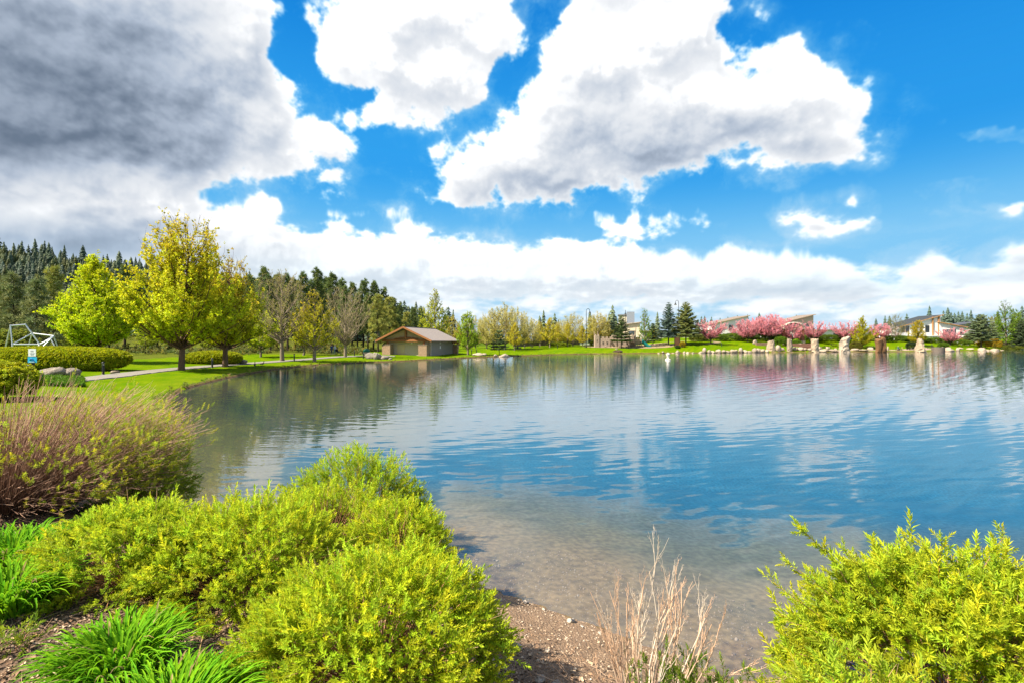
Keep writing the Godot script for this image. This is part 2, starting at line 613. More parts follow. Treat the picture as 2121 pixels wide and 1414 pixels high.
# a material that takes its base colour from the vertices, with grain and relief in space
func grained(called: String, rough: float, tex: Texture2D, tile: float, relief: Texture2D = null, deep := 0.0, world := true) -> StandardMaterial3D:
	var m := StandardMaterial3D.new()
	m.resource_name = called
	m.vertex_color_use_as_albedo = true
	m.roughness = rough
	m.metallic_specular = 0.3
	if tex:
		m.albedo_texture = tex
	m.uv1_triplanar = true
	m.uv1_world_triplanar = world
	m.uv1_scale = Vector3.ONE / tile
	if relief:
		m.heightmap_enabled = true
		m.heightmap_texture = relief
		m.heightmap_scale = deep
	MAT[called] = m
	return m


func plain(called: String, col: Color, rough := 0.7, metal := 0.0) -> StandardMaterial3D:
	var m := StandardMaterial3D.new()
	m.resource_name = called
	m.albedo_color = col.linear_to_srgb()
	m.roughness = rough
	m.metallic = metal
	MAT[called] = m
	return m


func leafy(called: String, rough: float, through: float) -> StandardMaterial3D:
	var m := StandardMaterial3D.new()
	m.resource_name = called
	m.vertex_color_use_as_albedo = true
	m.roughness = rough
	m.metallic_specular = 0.35
	m.cull_mode = BaseMaterial3D.CULL_DISABLED
	m.backlight_enabled = true
	m.backlight = Color(through, through, through).linear_to_srgb()
	MAT[called] = m
	return m


func make_materials() -> void:
	var grit := noise_tex(0.05, 4, Color(0.62, 0.62, 0.62), Color(1, 1, 1), 3)
	var grass_t := noise_tex(0.09, 4, Color(0.66, 0.72, 0.4), Color(1, 1, 0.8), 5, 1024)
	var rock_t := noise_tex(0.025, 6, Color(0.55, 0.50, 0.45), Color(1, 1, 1), 7, 512)
	var bump := noise_tex(0.06, 5, Color.BLACK, Color.WHITE, 9)
	var bark_t := noise_tex(0.04, 5, Color(0.5, 0.48, 0.45), Color(1, 1, 1), 12)
	grained("turf", 0.95, grass_t, 2.3, bump, 2.0)
	MAT.turf.metallic_specular = 0.1
	grained("soil", 0.95, noise_tex(0.07, 5, Color(0.45, 0.42, 0.4), Color(1, 1, 1), 15, 1024), 1.1, bump, 2.2)
	grained("silt", 0.9, noise_tex(0.02, 6, Color(0.58, 0.55, 0.5), Color(1, 1, 1), 16, 1024), 3.0)
	grained("rock", 0.85, rock_t, 1.4, bump, 4.0)
	grained("bark", 0.9, bark_t, 0.5, null, 0.0)
	grained("paving", 0.9, grit, 1.6)
	grained("timber", 0.75, noise_tex(0.03, 4, Color(0.7, 0.66, 0.6), Color(1, 1, 1), 22), 0.9, null, 0.0, false)
	grained("render_wall", 0.85, noise_tex(0.02, 4, Color(0.86, 0.86, 0.86), Color(1, 1, 1), 25), 3.0, null, 0.0, false)
	grained("masonry", 0.9, noise_tex(0.05, 4, Color(0.5, 0.46, 0.42), Color(1, 1, 1), 27), 1.2, bump, 3.0, false)
	grained("roofing", 0.9, noise_tex(0.08, 3, Color(0.75, 0.75, 0.75), Color(1, 1, 1), 29), 1.5, null, 0.0, false)
	grained("painted", 0.5, null, 1.0)
	grained("cloth", 0.85, null, 1.0)
	plain("dark_metal", Color(0.018, 0.018, 0.02), 0.45, 0.3)
	plain("bare_steel", Color(0.55, 0.57, 0.6), 0.35, 0.8)
	var glass := plain("window_glass", Color(0.03, 0.04, 0.05), 0.08)
	glass.metallic_specular = 0.8
	leafy("leaf", 0.6, 0.95)
	leafy("needle", 0.65, 0.3)
	leafy("blossom", 0.7, 0.9)
	leafy("blade", 0.75, 0.8)
	MAT.blade.metallic_specular = 0.15
	grained("twig", 0.7, null, 0.4)
	grained("blade_dry", 0.9, null, 0.4)
	grained("pebble", 0.85, null, 0.4)


# wind ripples: sums of travelling crests that repeat exactly over the tile, calmer in patches
func wave_tex(n: int) -> ImageTexture:
	var r := rngs(61)
	var h := PackedFloat32Array()
	h.resize(n * n)
	for w in 54:
		var k := int(pow(r.randf(), 1.3) * 80.0) + 20
		var dir := -1.35 + r.randfn(0.0, 0.34)
		var kx := int(roundf(k * cos(dir)))
		var kz := int(roundf(k * sin(dir)))
		var amp := 1.6 / pow(float(k), 1.25)
		var ph := r.randf() * TAU
		var m1 := r.randi_range(-2, 2)
		var m2 := r.randi_range(1, 3)
		var mp := r.randf() * TAU
		var cx := PackedFloat32Array(); var sx := PackedFloat32Array(); var gx := PackedFloat32Array()
		cx.resize(n); sx.resize(n); gx.resize(n)
		for i in n:
			cx[i] = cos(TAU * kx * i / n); sx[i] = sin(TAU * kx * i / n)
		for j in n:
			var cz := cos(TAU * kz * j / n + ph)
			var sz := sin(TAU * kz * j / n + ph)
			var e := amp * (0.65 + 0.6 * sin(TAU * m2 * j / n + mp))
			var o := j * n
			for i in n:
				h[o + i] += e * (cx[i] * cz - sx[i] * sz)
	# slopes, with the edges wrapped
	var out := Image.create_empty(n, n, false, Image.FORMAT_RGB8)
	for j in n:
		for i in n:
			var dx := h[j * n + (i + 1) % n] - h[j * n + (i - 1 + n) % n]
			var dz := h[((j + 1) % n) * n + i] - h[((j - 1 + n) % n) * n + i]
			var v := Vector3(-dx * 1.6, -dz * 1.6, 1.0).normalized()
			out.set_pixel(i, j, Color(v.x * 0.5 + 0.5, v.y * 0.5 + 0.5, v.z * 0.5 + 0.5))
	return ImageTexture.create_from_image(out)


func water_material() -> StandardMaterial3D:
	var m := StandardMaterial3D.new()
	m.resource_name = "pond_water"
	m.transparency = BaseMaterial3D.TRANSPARENCY_ALPHA
	m.albedo_color = Color(lin(0.004, 0.075, 0.150).linear_to_srgb(), 0.16)
	m.roughness = 0.04
	m.metallic_specular = 0.5
	m.normal_enabled = true
	m.normal_texture = wave_tex(512)
	m.normal_scale = 0.105
	m.uv1_scale = Vector3(1.0 / 22.0, 1.0 / 22.0, 1)
	return m


# ---------------------------------------------------------------- ground, water, path
func build_land() -> void:
	var ang := PackedFloat32Array()
	var a := -180.0
	while a < 180.0:
		ang.append(a)
		a += 0.3 if absf(a + 0.15) < 52.0 else 4.0
	var rad := PackedFloat32Array()
	var r := 0.5
	while r < 760.0:
		rad.append(r)
		r *= 1.03
	rad.append_array([1000.0, 1600.0, 2600.0, 4200.0])
	var na := ang.size()
	var nr := rad.size()
	var pos := PackedVector3Array()
	var sd := PackedFloat32Array()
	pos.resize(na * nr)
	sd.resize(na * nr)
	for i in na:
		var ca := cos(deg_to_rad(ang[i]))
		var sa := sin(deg_to_rad(ang[i]))
		for j in nr:
			var x := sa * rad[j]
			var d := ca * rad[j]
			var s := 60.0
			if x > -90.0 and x < 290.0 and d > -60.0 and d < 270.0:
				s = shore_distance(Vector2(x, d))
			elif d <= -60.0:
				s = 30.0
			sd[i * nr + j] = s
			pos[i * nr + j] = Vector3(x, land(x, d, s), -d)
	var nor := PackedVector3Array()
	nor.resize(na * nr)
	for i in na:
		for j in nr:
			var p := pos[((i + 1) % na) * nr + j] - pos[((i - 1 + na) % na) * nr + j]
			var q := pos[i * nr + mini(j + 1, nr - 1)] - pos[i * nr + maxi(j - 1, 0)]
			var g := p.cross(q)
			nor[i * nr + j] = (g if g.y > 0.0 else -g).normalized()
	var kinds := [MB.new(), MB.new(), MB.new()]      # lawn, soil, pond bed
	var maps := []
	for k in 3:
		var remap := PackedInt32Array()
		remap.resize(na * nr)
		remap.fill(-1)
		maps.append(remap)
	for i in na:
		for j in nr - 1:
			var i2 := (i + 1) % na
			var quad := [i * nr + j, i2 * nr + j, i2 * nr + j + 1, i * nr + j + 1]
			for t in 2:
				var tri := [quad[0], quad[1 + t], quad[2 + t]]
				var sm: float = (sd[tri[0]] + sd[tri[1]] + sd[tri[2]]) / 3.0
				var pc := (pos[tri[0]] + pos[tri[1]] + pos[tri[2]]) / 3.0
				var kind := 0
				if sm < 0.0:
					kind = 2
				elif Vector2(pc.x, pc.z).length() < 15.0:
					kind = 1
				var mb: MB = kinds[kind]
				var id := []
				for q in tri:
					if maps[kind][q] < 0:
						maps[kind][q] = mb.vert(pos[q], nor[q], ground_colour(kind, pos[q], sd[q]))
					id.append(maps[kind][q])
				mb.tri_i(id[0], id[1], id[2])
	struct("lawn_ground", kinds[0].mesh(), MAT.turf)
	struct("soil_ground", kinds[1].mesh(), MAT.soil)
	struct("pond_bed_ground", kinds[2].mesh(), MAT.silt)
	build_bank()
	# the water surface
	var wide := Geometry2D.offset_polygon(pond, 0.6)[0]
	var ids := Geometry2D.triangulate_polygon(wide)
	var w := MB.new()
	for p in wide:
		w.vert(Vector3(p.x, 0.0, -p.y), Vector3.UP, Color.WHITE)
		w.uv.append(p)
	for k in ids.size() / 3:
		w.tri_i(ids[k * 3], ids[k * 3 + 1], ids[k * 3 + 2])
	struct("pond_water", w.mesh(), water_material())
	ribbon("path", path_line, 0.9, 0.07, lin(0.30, 0.275, 0.24), MAT.paving)


func ground_colour(kind: int, p: Vector3, s: float) -> Color:
	var n1 := big.get_noise_2d(p.x * 0.5, p.z * 0.5)
	var n2 := fine.get_noise_2d(p.x * 2.0, p.z * 2.0)
	if kind == 0:
		var g := lin(0.100, 0.185, 0.002).lerp(lin(0.165, 0.225, 0.004), clampf(0.5 + n1 * 1.3, 0, 1))
		g = tint(g, 1.0 + 0.10 * n2)
		var dry := smoothstep(3.5, 0.3, s) * clampf(0.45 + n2 * 0.8, 0, 1) * smoothstep(20.0, 40.0, -p.z)
		g = g.lerp(lin(0.26, 0.21, 0.05), dry * 0.55)
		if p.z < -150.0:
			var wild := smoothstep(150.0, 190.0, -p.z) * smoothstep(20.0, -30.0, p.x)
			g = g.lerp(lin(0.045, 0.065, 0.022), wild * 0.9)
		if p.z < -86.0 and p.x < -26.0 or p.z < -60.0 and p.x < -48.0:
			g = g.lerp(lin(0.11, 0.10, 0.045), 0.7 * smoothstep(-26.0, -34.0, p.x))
		return g
	if kind == 1:
		var beach := smoothstep(2.6, 1.2, s + 0.4 * n2) * smoothstep(-3.0, -0.6, p.x)
		var c := lin(0.20, 0.140, 0.098).lerp(lin(0.40, 0.275, 0.18), beach)
		return tint(c, 1.0 + 0.25 * n2)
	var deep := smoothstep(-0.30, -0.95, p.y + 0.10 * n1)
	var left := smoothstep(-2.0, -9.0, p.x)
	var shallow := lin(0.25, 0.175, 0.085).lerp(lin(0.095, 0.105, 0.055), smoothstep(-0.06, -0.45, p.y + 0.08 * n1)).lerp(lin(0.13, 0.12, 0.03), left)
	var c := shallow.lerp(lin(0.018, 0.115, 0.205).lerp(lin(0.045, 0.065, 0.012), left * 0.9), deep)  # deep part: light scattered by the water is painted into the bed colour
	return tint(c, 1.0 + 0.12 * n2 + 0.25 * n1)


# the worn edge of turf above the water
func build_bank() -> void:
	var m := MB.new()
	var prof := [Vector2(-0.45, -0.30), Vector2(-0.10, -0.03), Vector2(0.0, 0.05), Vector2(0.05, 0.11), Vector2(0.2, 0.15), Vector2(0.6, 0.10)]
	var np := pond.size()
	var line := curve_points(Array(pond), 0.8, true)
	np = line.size()
	var prev := -1
	for i in np:
		var p := line[i]
		if p.length() < 19.0 or p.y < 19.0:
			prev = -1
			continue
		var t := (line[(i + 1) % np] - line[(i - 1 + np) % np]).normalized()
		var o := Vector2(t.y, -t.x)
		if Geometry2D.is_point_in_polygon(p + o * 0.3, pond):
			o = -o
		var wob := fine.get_noise_2d(p.x * 2.3, p.y * 2.3)
		var first := m.v.size()
		for k in 6:
			var q: Vector2 = p + o * (prof[k].x + 0.12 * wob)
			var y: float = prof[k].y + (0.05 * wob if k > 1 else 0.0)
			var col: Color = [lin(0.10, 0.07, 0.04), lin(0.13, 0.085, 0.045), lin(0.17, 0.11, 0.05), lin(0.26, 0.20, 0.06), lin(0.20, 0.23, 0.02), lin(0.14, 0.23, 0.005)][k]
			m.vert(Vector3(q.x, y, -q.y), Vector3(o.x * -0.4, 0.8, o.y * 0.4).normalized(), tint(col, 1.0 + 0.3 * wob))
		if prev >= 0:
			for k in 5:
				m.tri_i(prev + k, first + k, prev + k + 1)
				m.tri_i(first + k, first + k + 1, prev + k + 1)
		prev = first
	struct("bank_ground", m.mesh(), MAT.soil)


func ribbon(called: String, line: PackedVector2Array, half: float, lift: float, col: Color, mat: Material) -> void:
	var m := MB.new()
	var prev := -1
	for i in line.size():
		var t := (line[mini(i + 1, line.size() - 1)] - line[maxi(i - 1, 0)]).normalized()
		var o := Vector2(t.y, -t.x)
		var c := tint(col, 1.0 + 0.08 * fine.get_noise_2d(line[i].x * 3.0, line[i].y * 3.0))
		var first := m.v.size()
		for k in 5:
			var u: float = [-1.0, -0.98, 0.0, 0.98, 1.0][k]
			var q := line[i] + o * half * u
			var y := ground(q.x, q.y) + (lift if k > 0 and k < 4 else -0.1)
			m.vert(Vector3(q.x, y, -q.y), Vector3(o.x * u, 0, -o.y * u) if k in [0, 4] else Vector3.UP, c)
		if prev >= 0:
			for k in 4:
				m.tri_i(prev + k, first + k, prev + k + 1)
				m.tri_i(first + k, first + k + 1, prev + k + 1)
		prev = first
	struct(called, m.mesh(), mat)


# ---------------------------------------------------------------- leaf clusters
func make_leaves() -> void:
	var r := rngs(5)
	# broad leaf tuft of a maple: a short twig with eight leaves
	for kind in ["maple", "small", "sparse", "petal"]:
		var b := LB.new()
		var n: int = {"maple": 15, "small": 14, "sparse": 6, "petal": 20}[kind]
		var len0: float = {"maple": 0.185, "small": 0.16, "sparse": 0.11, "petal": 0.14}[kind]
		var wid: float = {"maple": 0.62, "small": 0.6, "sparse": 0.55, "petal": 0.85}[kind]
		var reach: float = {"maple": 0.40, "small": 0.36, "sparse": 0.34, "petal": 0.40}[kind]
		for i in n:
			var t := float(i) / n
			var at := Vector3(r.randf_range(-0.05, 0.05), reach * t, r.randf_range(-0.05, 0.05))
			var d := (rdir(r) + Vector3.UP * 0.55).normalized()
			var s := d.cross(rdir(r)).normalized()
			b.leaf(at, d, s, len0 * r.randf_range(0.7, 1.25), len0 * wid, Color.WHITE * r.randf_range(0.82, 1.1), 0.12)
		LEAF[kind] = b.mesh()
	# willow shoot: stem with narrow leaves
	for q in 2:
		var b := LB.new()
		var L := 0.105 if q == 0 else 0.14
		var n := 17 if q == 0 else 19
		b.tri(Vector3(-0.0016, 0, 0), Vector3(0.0016, 0, 0), Vector3(0, L, 0), Color(0.9, 0.62, 0.5))
		b.tri(Vector3(0, 0, -0.0016), Vector3(0, 0, 0.0016), Vector3(0, L, 0), Color(0.9, 0.62, 0.5))
		for i in n:
			var t := (i + 0.5) / n
			var az := i * 2.4 + r.randf_range(-0.3, 0.3)
			var open := lerpf(1.15, 0.35, t) + r.randf_range(-0.2, 0.2)
			var d := Vector3(cos(az) * sin(open), cos(open), sin(az) * sin(open))
			var s := Vector3(-sin(az), 0, cos(az))
			var k := 1.0 - 0.35 * absf(t - 0.45)
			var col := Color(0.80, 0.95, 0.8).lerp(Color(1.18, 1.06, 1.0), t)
			b.leaf(Vector3(0, L * t, 0), d, s, (0.038 if q == 0 else 0.052) * k * r.randf_range(0.8, 1.2), 0.0115 if q == 0 else 0.0145, col, 0.10)
		LEAF["willow" if q == 0 else "willow_long"] = b.mesh()
	# small tuft for clipped hedges and shrubs seen from afar
	var h := LB.new()
	for i in 14:
		var d := (rdir(r) + Vector3.UP * 0.6).normalized()
		h.leaf(rdir(r) * 0.06, d, d.cross(rdir(r)).normalized(), r.randf_range(0.07, 0.12), 0.05, Color.WHITE * r.randf_range(0.8, 1.12), 0.1)
	LEAF["tuft"] = h.mesh()
	# flat spray of a spruce
	var sp := LB.new()
	for i in 9:
		var t := i / 9.0
		for s in [-1.0, 1.0]:
			var d := Vector3(s * r.randf_range(0.6, 0.9), r.randf_range(0.5, 0.75), r.randf_range(0.0, 0.45)).normalized()
			sp.leaf(Vector3(0, t * 0.5, 0), d, Vector3(0, 0.4, 1).normalized(), 0.30 * (1.15 - t * 0.6), 0.085, Color.WHITE * r.randf_range(0.75, 1.15), 0.03, Color.WHITE * 1.25)
	sp.leaf(Vector3(0, 0.35, 0), Vector3.UP, Vector3.RIGHT, 0.32, 0.09, Color.WHITE, 0.02, Color.WHITE * 1.3)
	LEAF["spray"] = sp.mesh()
	# round tuft of pine needles
	var pn := LB.new()
	for i in 22:
		var d := (rdir(r) + Vector3.UP * 0.5).normalized()
		pn.leaf(Vector3.ZERO, d, d.cross(rdir(r)).normalized(), r.randf_range(0.35, 0.62), 0.075, Color.WHITE * r.randf_range(0.7, 1.15), 0.05)
	LEAF["needles"] = pn.mesh()
	# one arching strap leaf
	var bl := LB.new()
	var prev := [Vector3(-0.007, 0, 0), Vector3(0.007, 0, 0)]
	var g := 6
	for i in range(1, g + 1):
		var t := float(i) / g
		var y := sin(t * 1.75) / 1.0 * 0.42
		var z := (1.0 - cos(t * 1.75)) * 0.22
		var wv := 0.008 * (1.0 - pow(t, 2.2)) + 0.0004
		var cur := [Vector3(-wv, y, z), Vector3(wv, y, z)]
		var mid0: Vector3 = (prev[0] + prev[1]) * 0.5 + Vector3(0, -0.0035, 0.0)
		var mid1: Vector3 = (cur[0] + cur[1]) * 0.5 + Vector3(0, -0.003, 0.0)
		var col := Color(0.62, 0.72, 0.7).lerp(Color(1.1, 1.08, 1.0), t)
		b_quad(bl, prev[0], mid0, mid1, cur[0], col)
		b_quad(bl, mid0, prev[1], cur[1], mid1, col)
		prev = cur
	LEAF["strap"] = bl.mesh()


func b_quad(b: LB, p: Vector3, q: Vector3, s: Vector3, t: Vector3, col: Color) -> void:
	b.tri(p, q, s, col)
	b.tri(p, s, t, col)


func hue(base: Color, r: RandomNumberGenerator, warm := 0.12, light := 0.2) -> Color:
	var k := 1.0 + r.randf_range(-light, light)
	var w := r.randf_range(-warm, warm)
	return Color(base.r * k * (1.0 + w), base.g * k, base.b * k * (1.0 - w))


# ---------------------------------------------------------------- trees
func crown_radius(form: String, t: float) -> float:
	match form:
		"ovate":
			return sqrt(clampf(t / 0.24, 0.05, 1.0)) if t < 0.24 else pow(maxf(0.0, 1.0 - (t - 0.24) / 0.78), 0.92)
		"fan":
			if t < 0.2:
				return sqrt(clampf(t / 0.2, 0.05, 1.0))
			return lerpf(1.0, 0.54, smoothstep(0.2, 0.66, t)) * sqrt(maxf(0.06, 1.0 - pow(maxf(0.0, (t - 0.72) / 0.30), 2.0)))
		"round":
			return sqrt(maxf(0.02, 1.0 - pow(2.0 * t - 0.95, 2.0)))
		"vase":
			return clampf(0.30 + 1.1 * t, 0.0, 1.0) * sqrt(maxf(0.02, 1.0 - pow(maxf(0.0, (t - 0.62) / 0.40), 2.0)))
		"cone":
			return pow(maxf(0.0, 1.0 - t), 0.85)
		"column":
			return sqrt(clampf(t / 0.15, 0.1, 1.0)) * pow(maxf(0.0, 1.0 - t), 0.45)
	return 1.0


# trunk, limbs and twigs grown to an outline; returns the places of leaf clusters
func grow(p: Dictionary, s: int, wood: MB) -> Array:
	var r := rngs(s)
	var H: float = p.H
	var R: float = p.R
	var base: float = p.base
	var tr: float = p.get("trunk", 0.022 * H)
	var spots := []
	var wc: Color = p.get("wood", lin(0.16, 0.125, 0.09))
	var tc: Color = p.get("twig", lin(0.15, 0.10, 0.06))
	var tp := PackedVector3Array()
	var tw := PackedFloat32Array()
	var bx := r.randf_range(-0.03, 0.03) * H
	for i in 9:
		var t := i / 8.0
		tp.append(Vector3(bx * sin(t * 2.6), H * 0.9 * t, bx * 0.7 * sin(t * 3.4 + 1.0) - bx * 0.7 * sin(1.0)))
		tw.append(tr * pow(1.0 - t, 0.9) + 0.012 + (tr * 0.55 if i == 0 else 0.0))
	tp.insert(1, tp[0].lerp(tp[1], 0.15)); tw.insert(1, tr * 1.08)
	tp[0].y = -0.25
	wood.tube(tp, tw, 9, wc, wc.lerp(tc, 0.6))
	var n: int = p.limbs
	for k in n:
		var t := (k + r.randf()) / n
		var he := base + (H - base) * (0.03 + 0.97 * t)
		var az := k * 2.39996 + r.randf_range(-0.4, 0.4)
		var re := R * crown_radius(p.form, t) * r.randf_range(0.72, 1.04)
		var rise: float = p.get("rise", 0.9)
		var h0 := clampf(he - re * rise * r.randf_range(0.75, 1.2) - 0.1 * H * t, base * r.randf_range(0.72, 1.0), H * 0.82)
		var f := clampf((h0 + 0.0) / (H * 0.9), 0.0, 1.0) * 8.0
		var fi := mini(int(f), 7)
		var seg := tp.slice(0, 1); seg.append_array(tp.slice(2))
		var a: Vector3 = seg[fi].lerp(seg[fi + 1], f - fi)
		a.y = maxf(h0, 0.3)
		var e := Vector3(cos(az) * re + a.x * 0.5, he + r.randf_range(-0.3, 0.3), sin(az) * re + a.z * 0.5)
		var flat := Vector3(e.x - a.x, 0, e.z - a.z)
		var c := a.lerp(e, 0.5) + flat * 0.16 - Vector3.UP * (e.y - a.y) * 0.10
		var lp := PackedVector3Array()
		var lw := PackedFloat32Array()
		var lr := maxf(0.018, tr * 0.42 * pow(1.0 - h0 / H, 0.8) * r.randf_range(0.7, 1.1))
		var wob := rdir(r) * re * 0.05
		for i in 7:
			var u := i / 6.0
			lp.append(a * (1 - u) * (1 - u) + c * 2.0 * u * (1 - u) + e * u * u + wob * sin(u * 6.0))
			lw.append(lr * (1.0 - u) + 0.008)
		wood.tube(lp, lw, 5, wc, tc)
		var len1 := a.distance_to(e)
		for m in int(p.twigs):
			var u := clampf(r.randf_range(0.22, 1.0), 0.0, 0.999)
			var ui := mini(int(u * 6.0), 5)
			var at := lp[ui].lerp(lp[ui + 1], u * 6.0 - ui)
			var tang := (lp[ui + 1] - lp[ui]).normalized()
			var d = (tang * 0.75 + rdir(r) * 0.65 + Vector3.UP * p.get("lift", 0.3)).normalized()
			var L := clampf(len1 * 0.30, 0.35, R * 0.38) * (1.2 - 0.5 * u) * r.randf_range(0.6, 1.25)
			twig(p, at, d, L, wood, spots, r, tc, int(p.get("fork", 0)))
	return spots


func twig(p: Dictionary, at: Vector3, d: Vector3, L: float, wood: MB, spots: Array, r: RandomNumberGenerator, tc: Color, fork: int) -> void:
	var q := PackedVector3Array()
	var bend := rdir(r) * 0.22 + Vector3.UP * 0.15
	for i in 4:
		var u := i / 3.0
		q.append(at + d * L * u + bend * L * u * u)
	var w: float = p.get("twig_w", 0.012)
	wood.tube(q, PackedFloat32Array([w, w * 0.8, w * 0.6, w * 0.25]), 3, tc, tc)
	var n := int(maxf(1.0, L / p.get("gap", 0.22)))
	for i in n:
		if r.randf() > p.get("fill", 1.0):
			continue
		var u := (i + r.randf()) / n
		var b := q[0].lerp(q[3], u) + rdir(r) * 0.06
		spots.append([b, (d * 0.5 + rdir(r) * 0.7 + Vector3.UP * 0.35).normalized()])
	for k in fork:
		var u := r.randf_range(0.25, 0.95)
		twig(p, q[0].lerp(q[3], u), (d * 0.8 + rdir(r) * 0.7 + Vector3.UP * 0.2).normalized(), L * r.randf_range(0.4, 0.65), wood, spots, r, tc, 0 if fork < 4 else fork - 3)


func tree(called: String, label: String, at: Vector3, p: Dictionary, s: int, group := "") -> Node3D:
	var r := rngs(s + 1000)
	var o := thing(called, label, "tree", at, r.randf() * TAU if not p.has("turn") else p.turn, group)
	var wood := MB.new()
	var spots := grow(p, s, wood)
	part("trunk", wood.mesh(), MAT.bark, o)
	var sc := Scatter.new()
	var lo: Color = p.low
	var hi: Color = p.high
	for q in spots:
		var t: float = clampf((q[0].y - p.base) / (p.H - p.base), 0.0, 1.0)
		var fillk: float = 1.0 - p.get("thin_top", 0.0) * smoothstep(0.45, 0.95, t)
		if r.randf() > fillk:
			continue
		var k: float = p.get("size", 1.0) * r.randf_range(0.7, 1.3) * (1.0 - 0.35 * p.get("thin_top", 0.0) * smoothstep(0.5, 1.0, t))
		sc.add(q[0], along(q[1], r, k), hue(lo.lerp(hi, clampf(t * 1.1 + r.randf_range(-0.25, 0.25), 0, 1)), r, 0.10, 0.22))
	scatter("crown", LEAF[p.get("leaf", "maple")], MAT[p.get("mat", "leaf")], sc, o)
	return o


# spruce with drooping whorls
func spruce(called: String, label: String, at: Vector3, H: float, R: float, base: float, col: Color, s: int, group := "", full := 1.0) -> Node3D:
	var r := rngs(s + 2000)
	var o := thing(called, label, "tree", at, 0.0, group)
	var wood := MB.new()
	var wc := lin(0.11, 0.085, 0.065)
	wood.tube(PackedVector3Array([Vector3(0, -0.3, 0), Vector3(0, H * 0.5, 0), Vector3(0, H * 0.99, 0)]), PackedFloat32Array([0.018 * H, 0.010 * H, 0.01]), 7, wc, wc)
	var sc := Scatter.new()
	var levels := int(H * 2.3)
	for i in levels:
		var t := (i + r.randf() * 0.7) / levels
		var h := base + (H - base) * t
		var L := R * 1.08 * pow(1.0 - t, 0.82) * (0.85 + 0.15 * sin(i * 2.1)) + 0.12
		var n := 7 if L > 0.9 else 5
		for k in n:
			var az := TAU * (k + r.randf_range(-0.3, 0.3)) / n + i * 0.7
			var l := L * r.randf_range(0.74, 1.08)
			var out := Vector3(cos(az), 0, sin(az))
			var tilt := lerpf(-0.22, 0.55, t)
			var q := PackedVector3Array()
			for j in 4:
				var u := j / 3.0
				q.append(Vector3(0, h, 0) + out * l * u + Vector3.UP * l * (tilt * u + 0.22 * u * u))
			wood.tube(q, PackedFloat32Array([0.02 + 0.006 * l, 0.015, 0.01, 0.004]), 3, wc, wc)
			var m := int(maxf(3.0, l / 0.14) * full)
			for j in m:
				var u := clampf((j + 0.8 + r.randf_range(-0.3, 0.3)) / m, 0.1, 1.0)
				var b := q[0].lerp(q[3], u)
				var side := out.cross(Vector3.UP) * r.randf_range(-0.75, 0.75) * (1.1 - u * 0.6)
				var d := (out + side + Vector3.UP * (tilt * 0.7 + r.randf_range(-0.1, 0.35))).normalized()
				var z := (Vector3.UP - d * d.y).normalized()
				var k2 := r.randf_range(0.85, 1.35) * clampf(0.7 + l * 0.30, 0.7, 1.7)
				sc.add(b, Basis(d.cross(z) * k2, d * k2, z * k2), hue(col, r, 0.10, 0.22))
	for j in 5:
		sc.add(Vector3(0, H * (0.9 + 0.022 * j), 0), along(Vector3.UP + rdir(r) * 0.4, r, 0.7), hue(col, r))
	part("trunk", wood.mesh(), MAT.bark, o)
	scatter("crown", LEAF.spray, MAT.needle, sc, o)
	return o


# tall pine with needle tufts on irregular boughs
func pine(called: String, label: String, at: Vector3, H: float, R: float, base: float, col: Color, s: int, group := "") -> Node3D:
	var r := rngs(s + 3000)
	var o := thing(called, label, "tree", at, 0.0, group)
	var wood := MB.new()
	var wc := lin(0.085, 0.065, 0.05)
	var lean := r.randf_range(-0.02, 0.02) * H
	wood.tube(PackedVector3Array([Vector3(0, -0.4, 0), Vector3(lean, H * 0.5, 0), Vector3(lean * 1.5, H * 0.98, 0)]), PackedFloat32Array([0.014 * H + 0.04, 0.009 * H, 0.02]), 6, wc, wc)
	var sc := Scatter.new()
	var n := int(H * 4.6)
	for k in n:
		var t := pow((k + r.randf()) / n, 0.9)
		var h := base + (H - base) * t
		var az := k * 2.4 + r.randf()
		var L := R * (pow(1.0 - t, 0.7) * 0.92 + 0.10) * r.randf_range(0.55, 1.1) * (1.0 if t > 0.15 else 0.7)
		var out := Vector3(cos(az), r.randf_range(-0.05, 0.45), sin(az))
		var c0 := Vector3(lean * h / H, h, 0)
		wood.tube(PackedVector3Array([c0, c0 + out * L * 0.6, c0 + out * L + Vector3.UP * L * 0.15]), PackedFloat32Array([0.045, 0.03, 0.012]), 3, wc, wc)
		for j in int(3 + L * 3.2):
			var b := c0 + out * L * r.randf_range(0.35, 1.02) + rdir(r) * 0.32
			sc.add(b, along(out + Vector3.UP * 0.7 + rdir(r) * 0.5, r, r.randf_range(0.75, 1.35)), hue(col, r, 0.12, 0.3))
	for j in 4:
		sc.add(Vector3(lean * 1.4, H * (0.93 + 0.02 * j), 0), along(Vector3.UP + rdir(r) * 0.3, r, 0.8), hue(col, r))
	part("trunk", wood.mesh(), MAT.bark, o)
	scatter("crown", LEAF.needles, MAT.needle, sc, o)
	return o


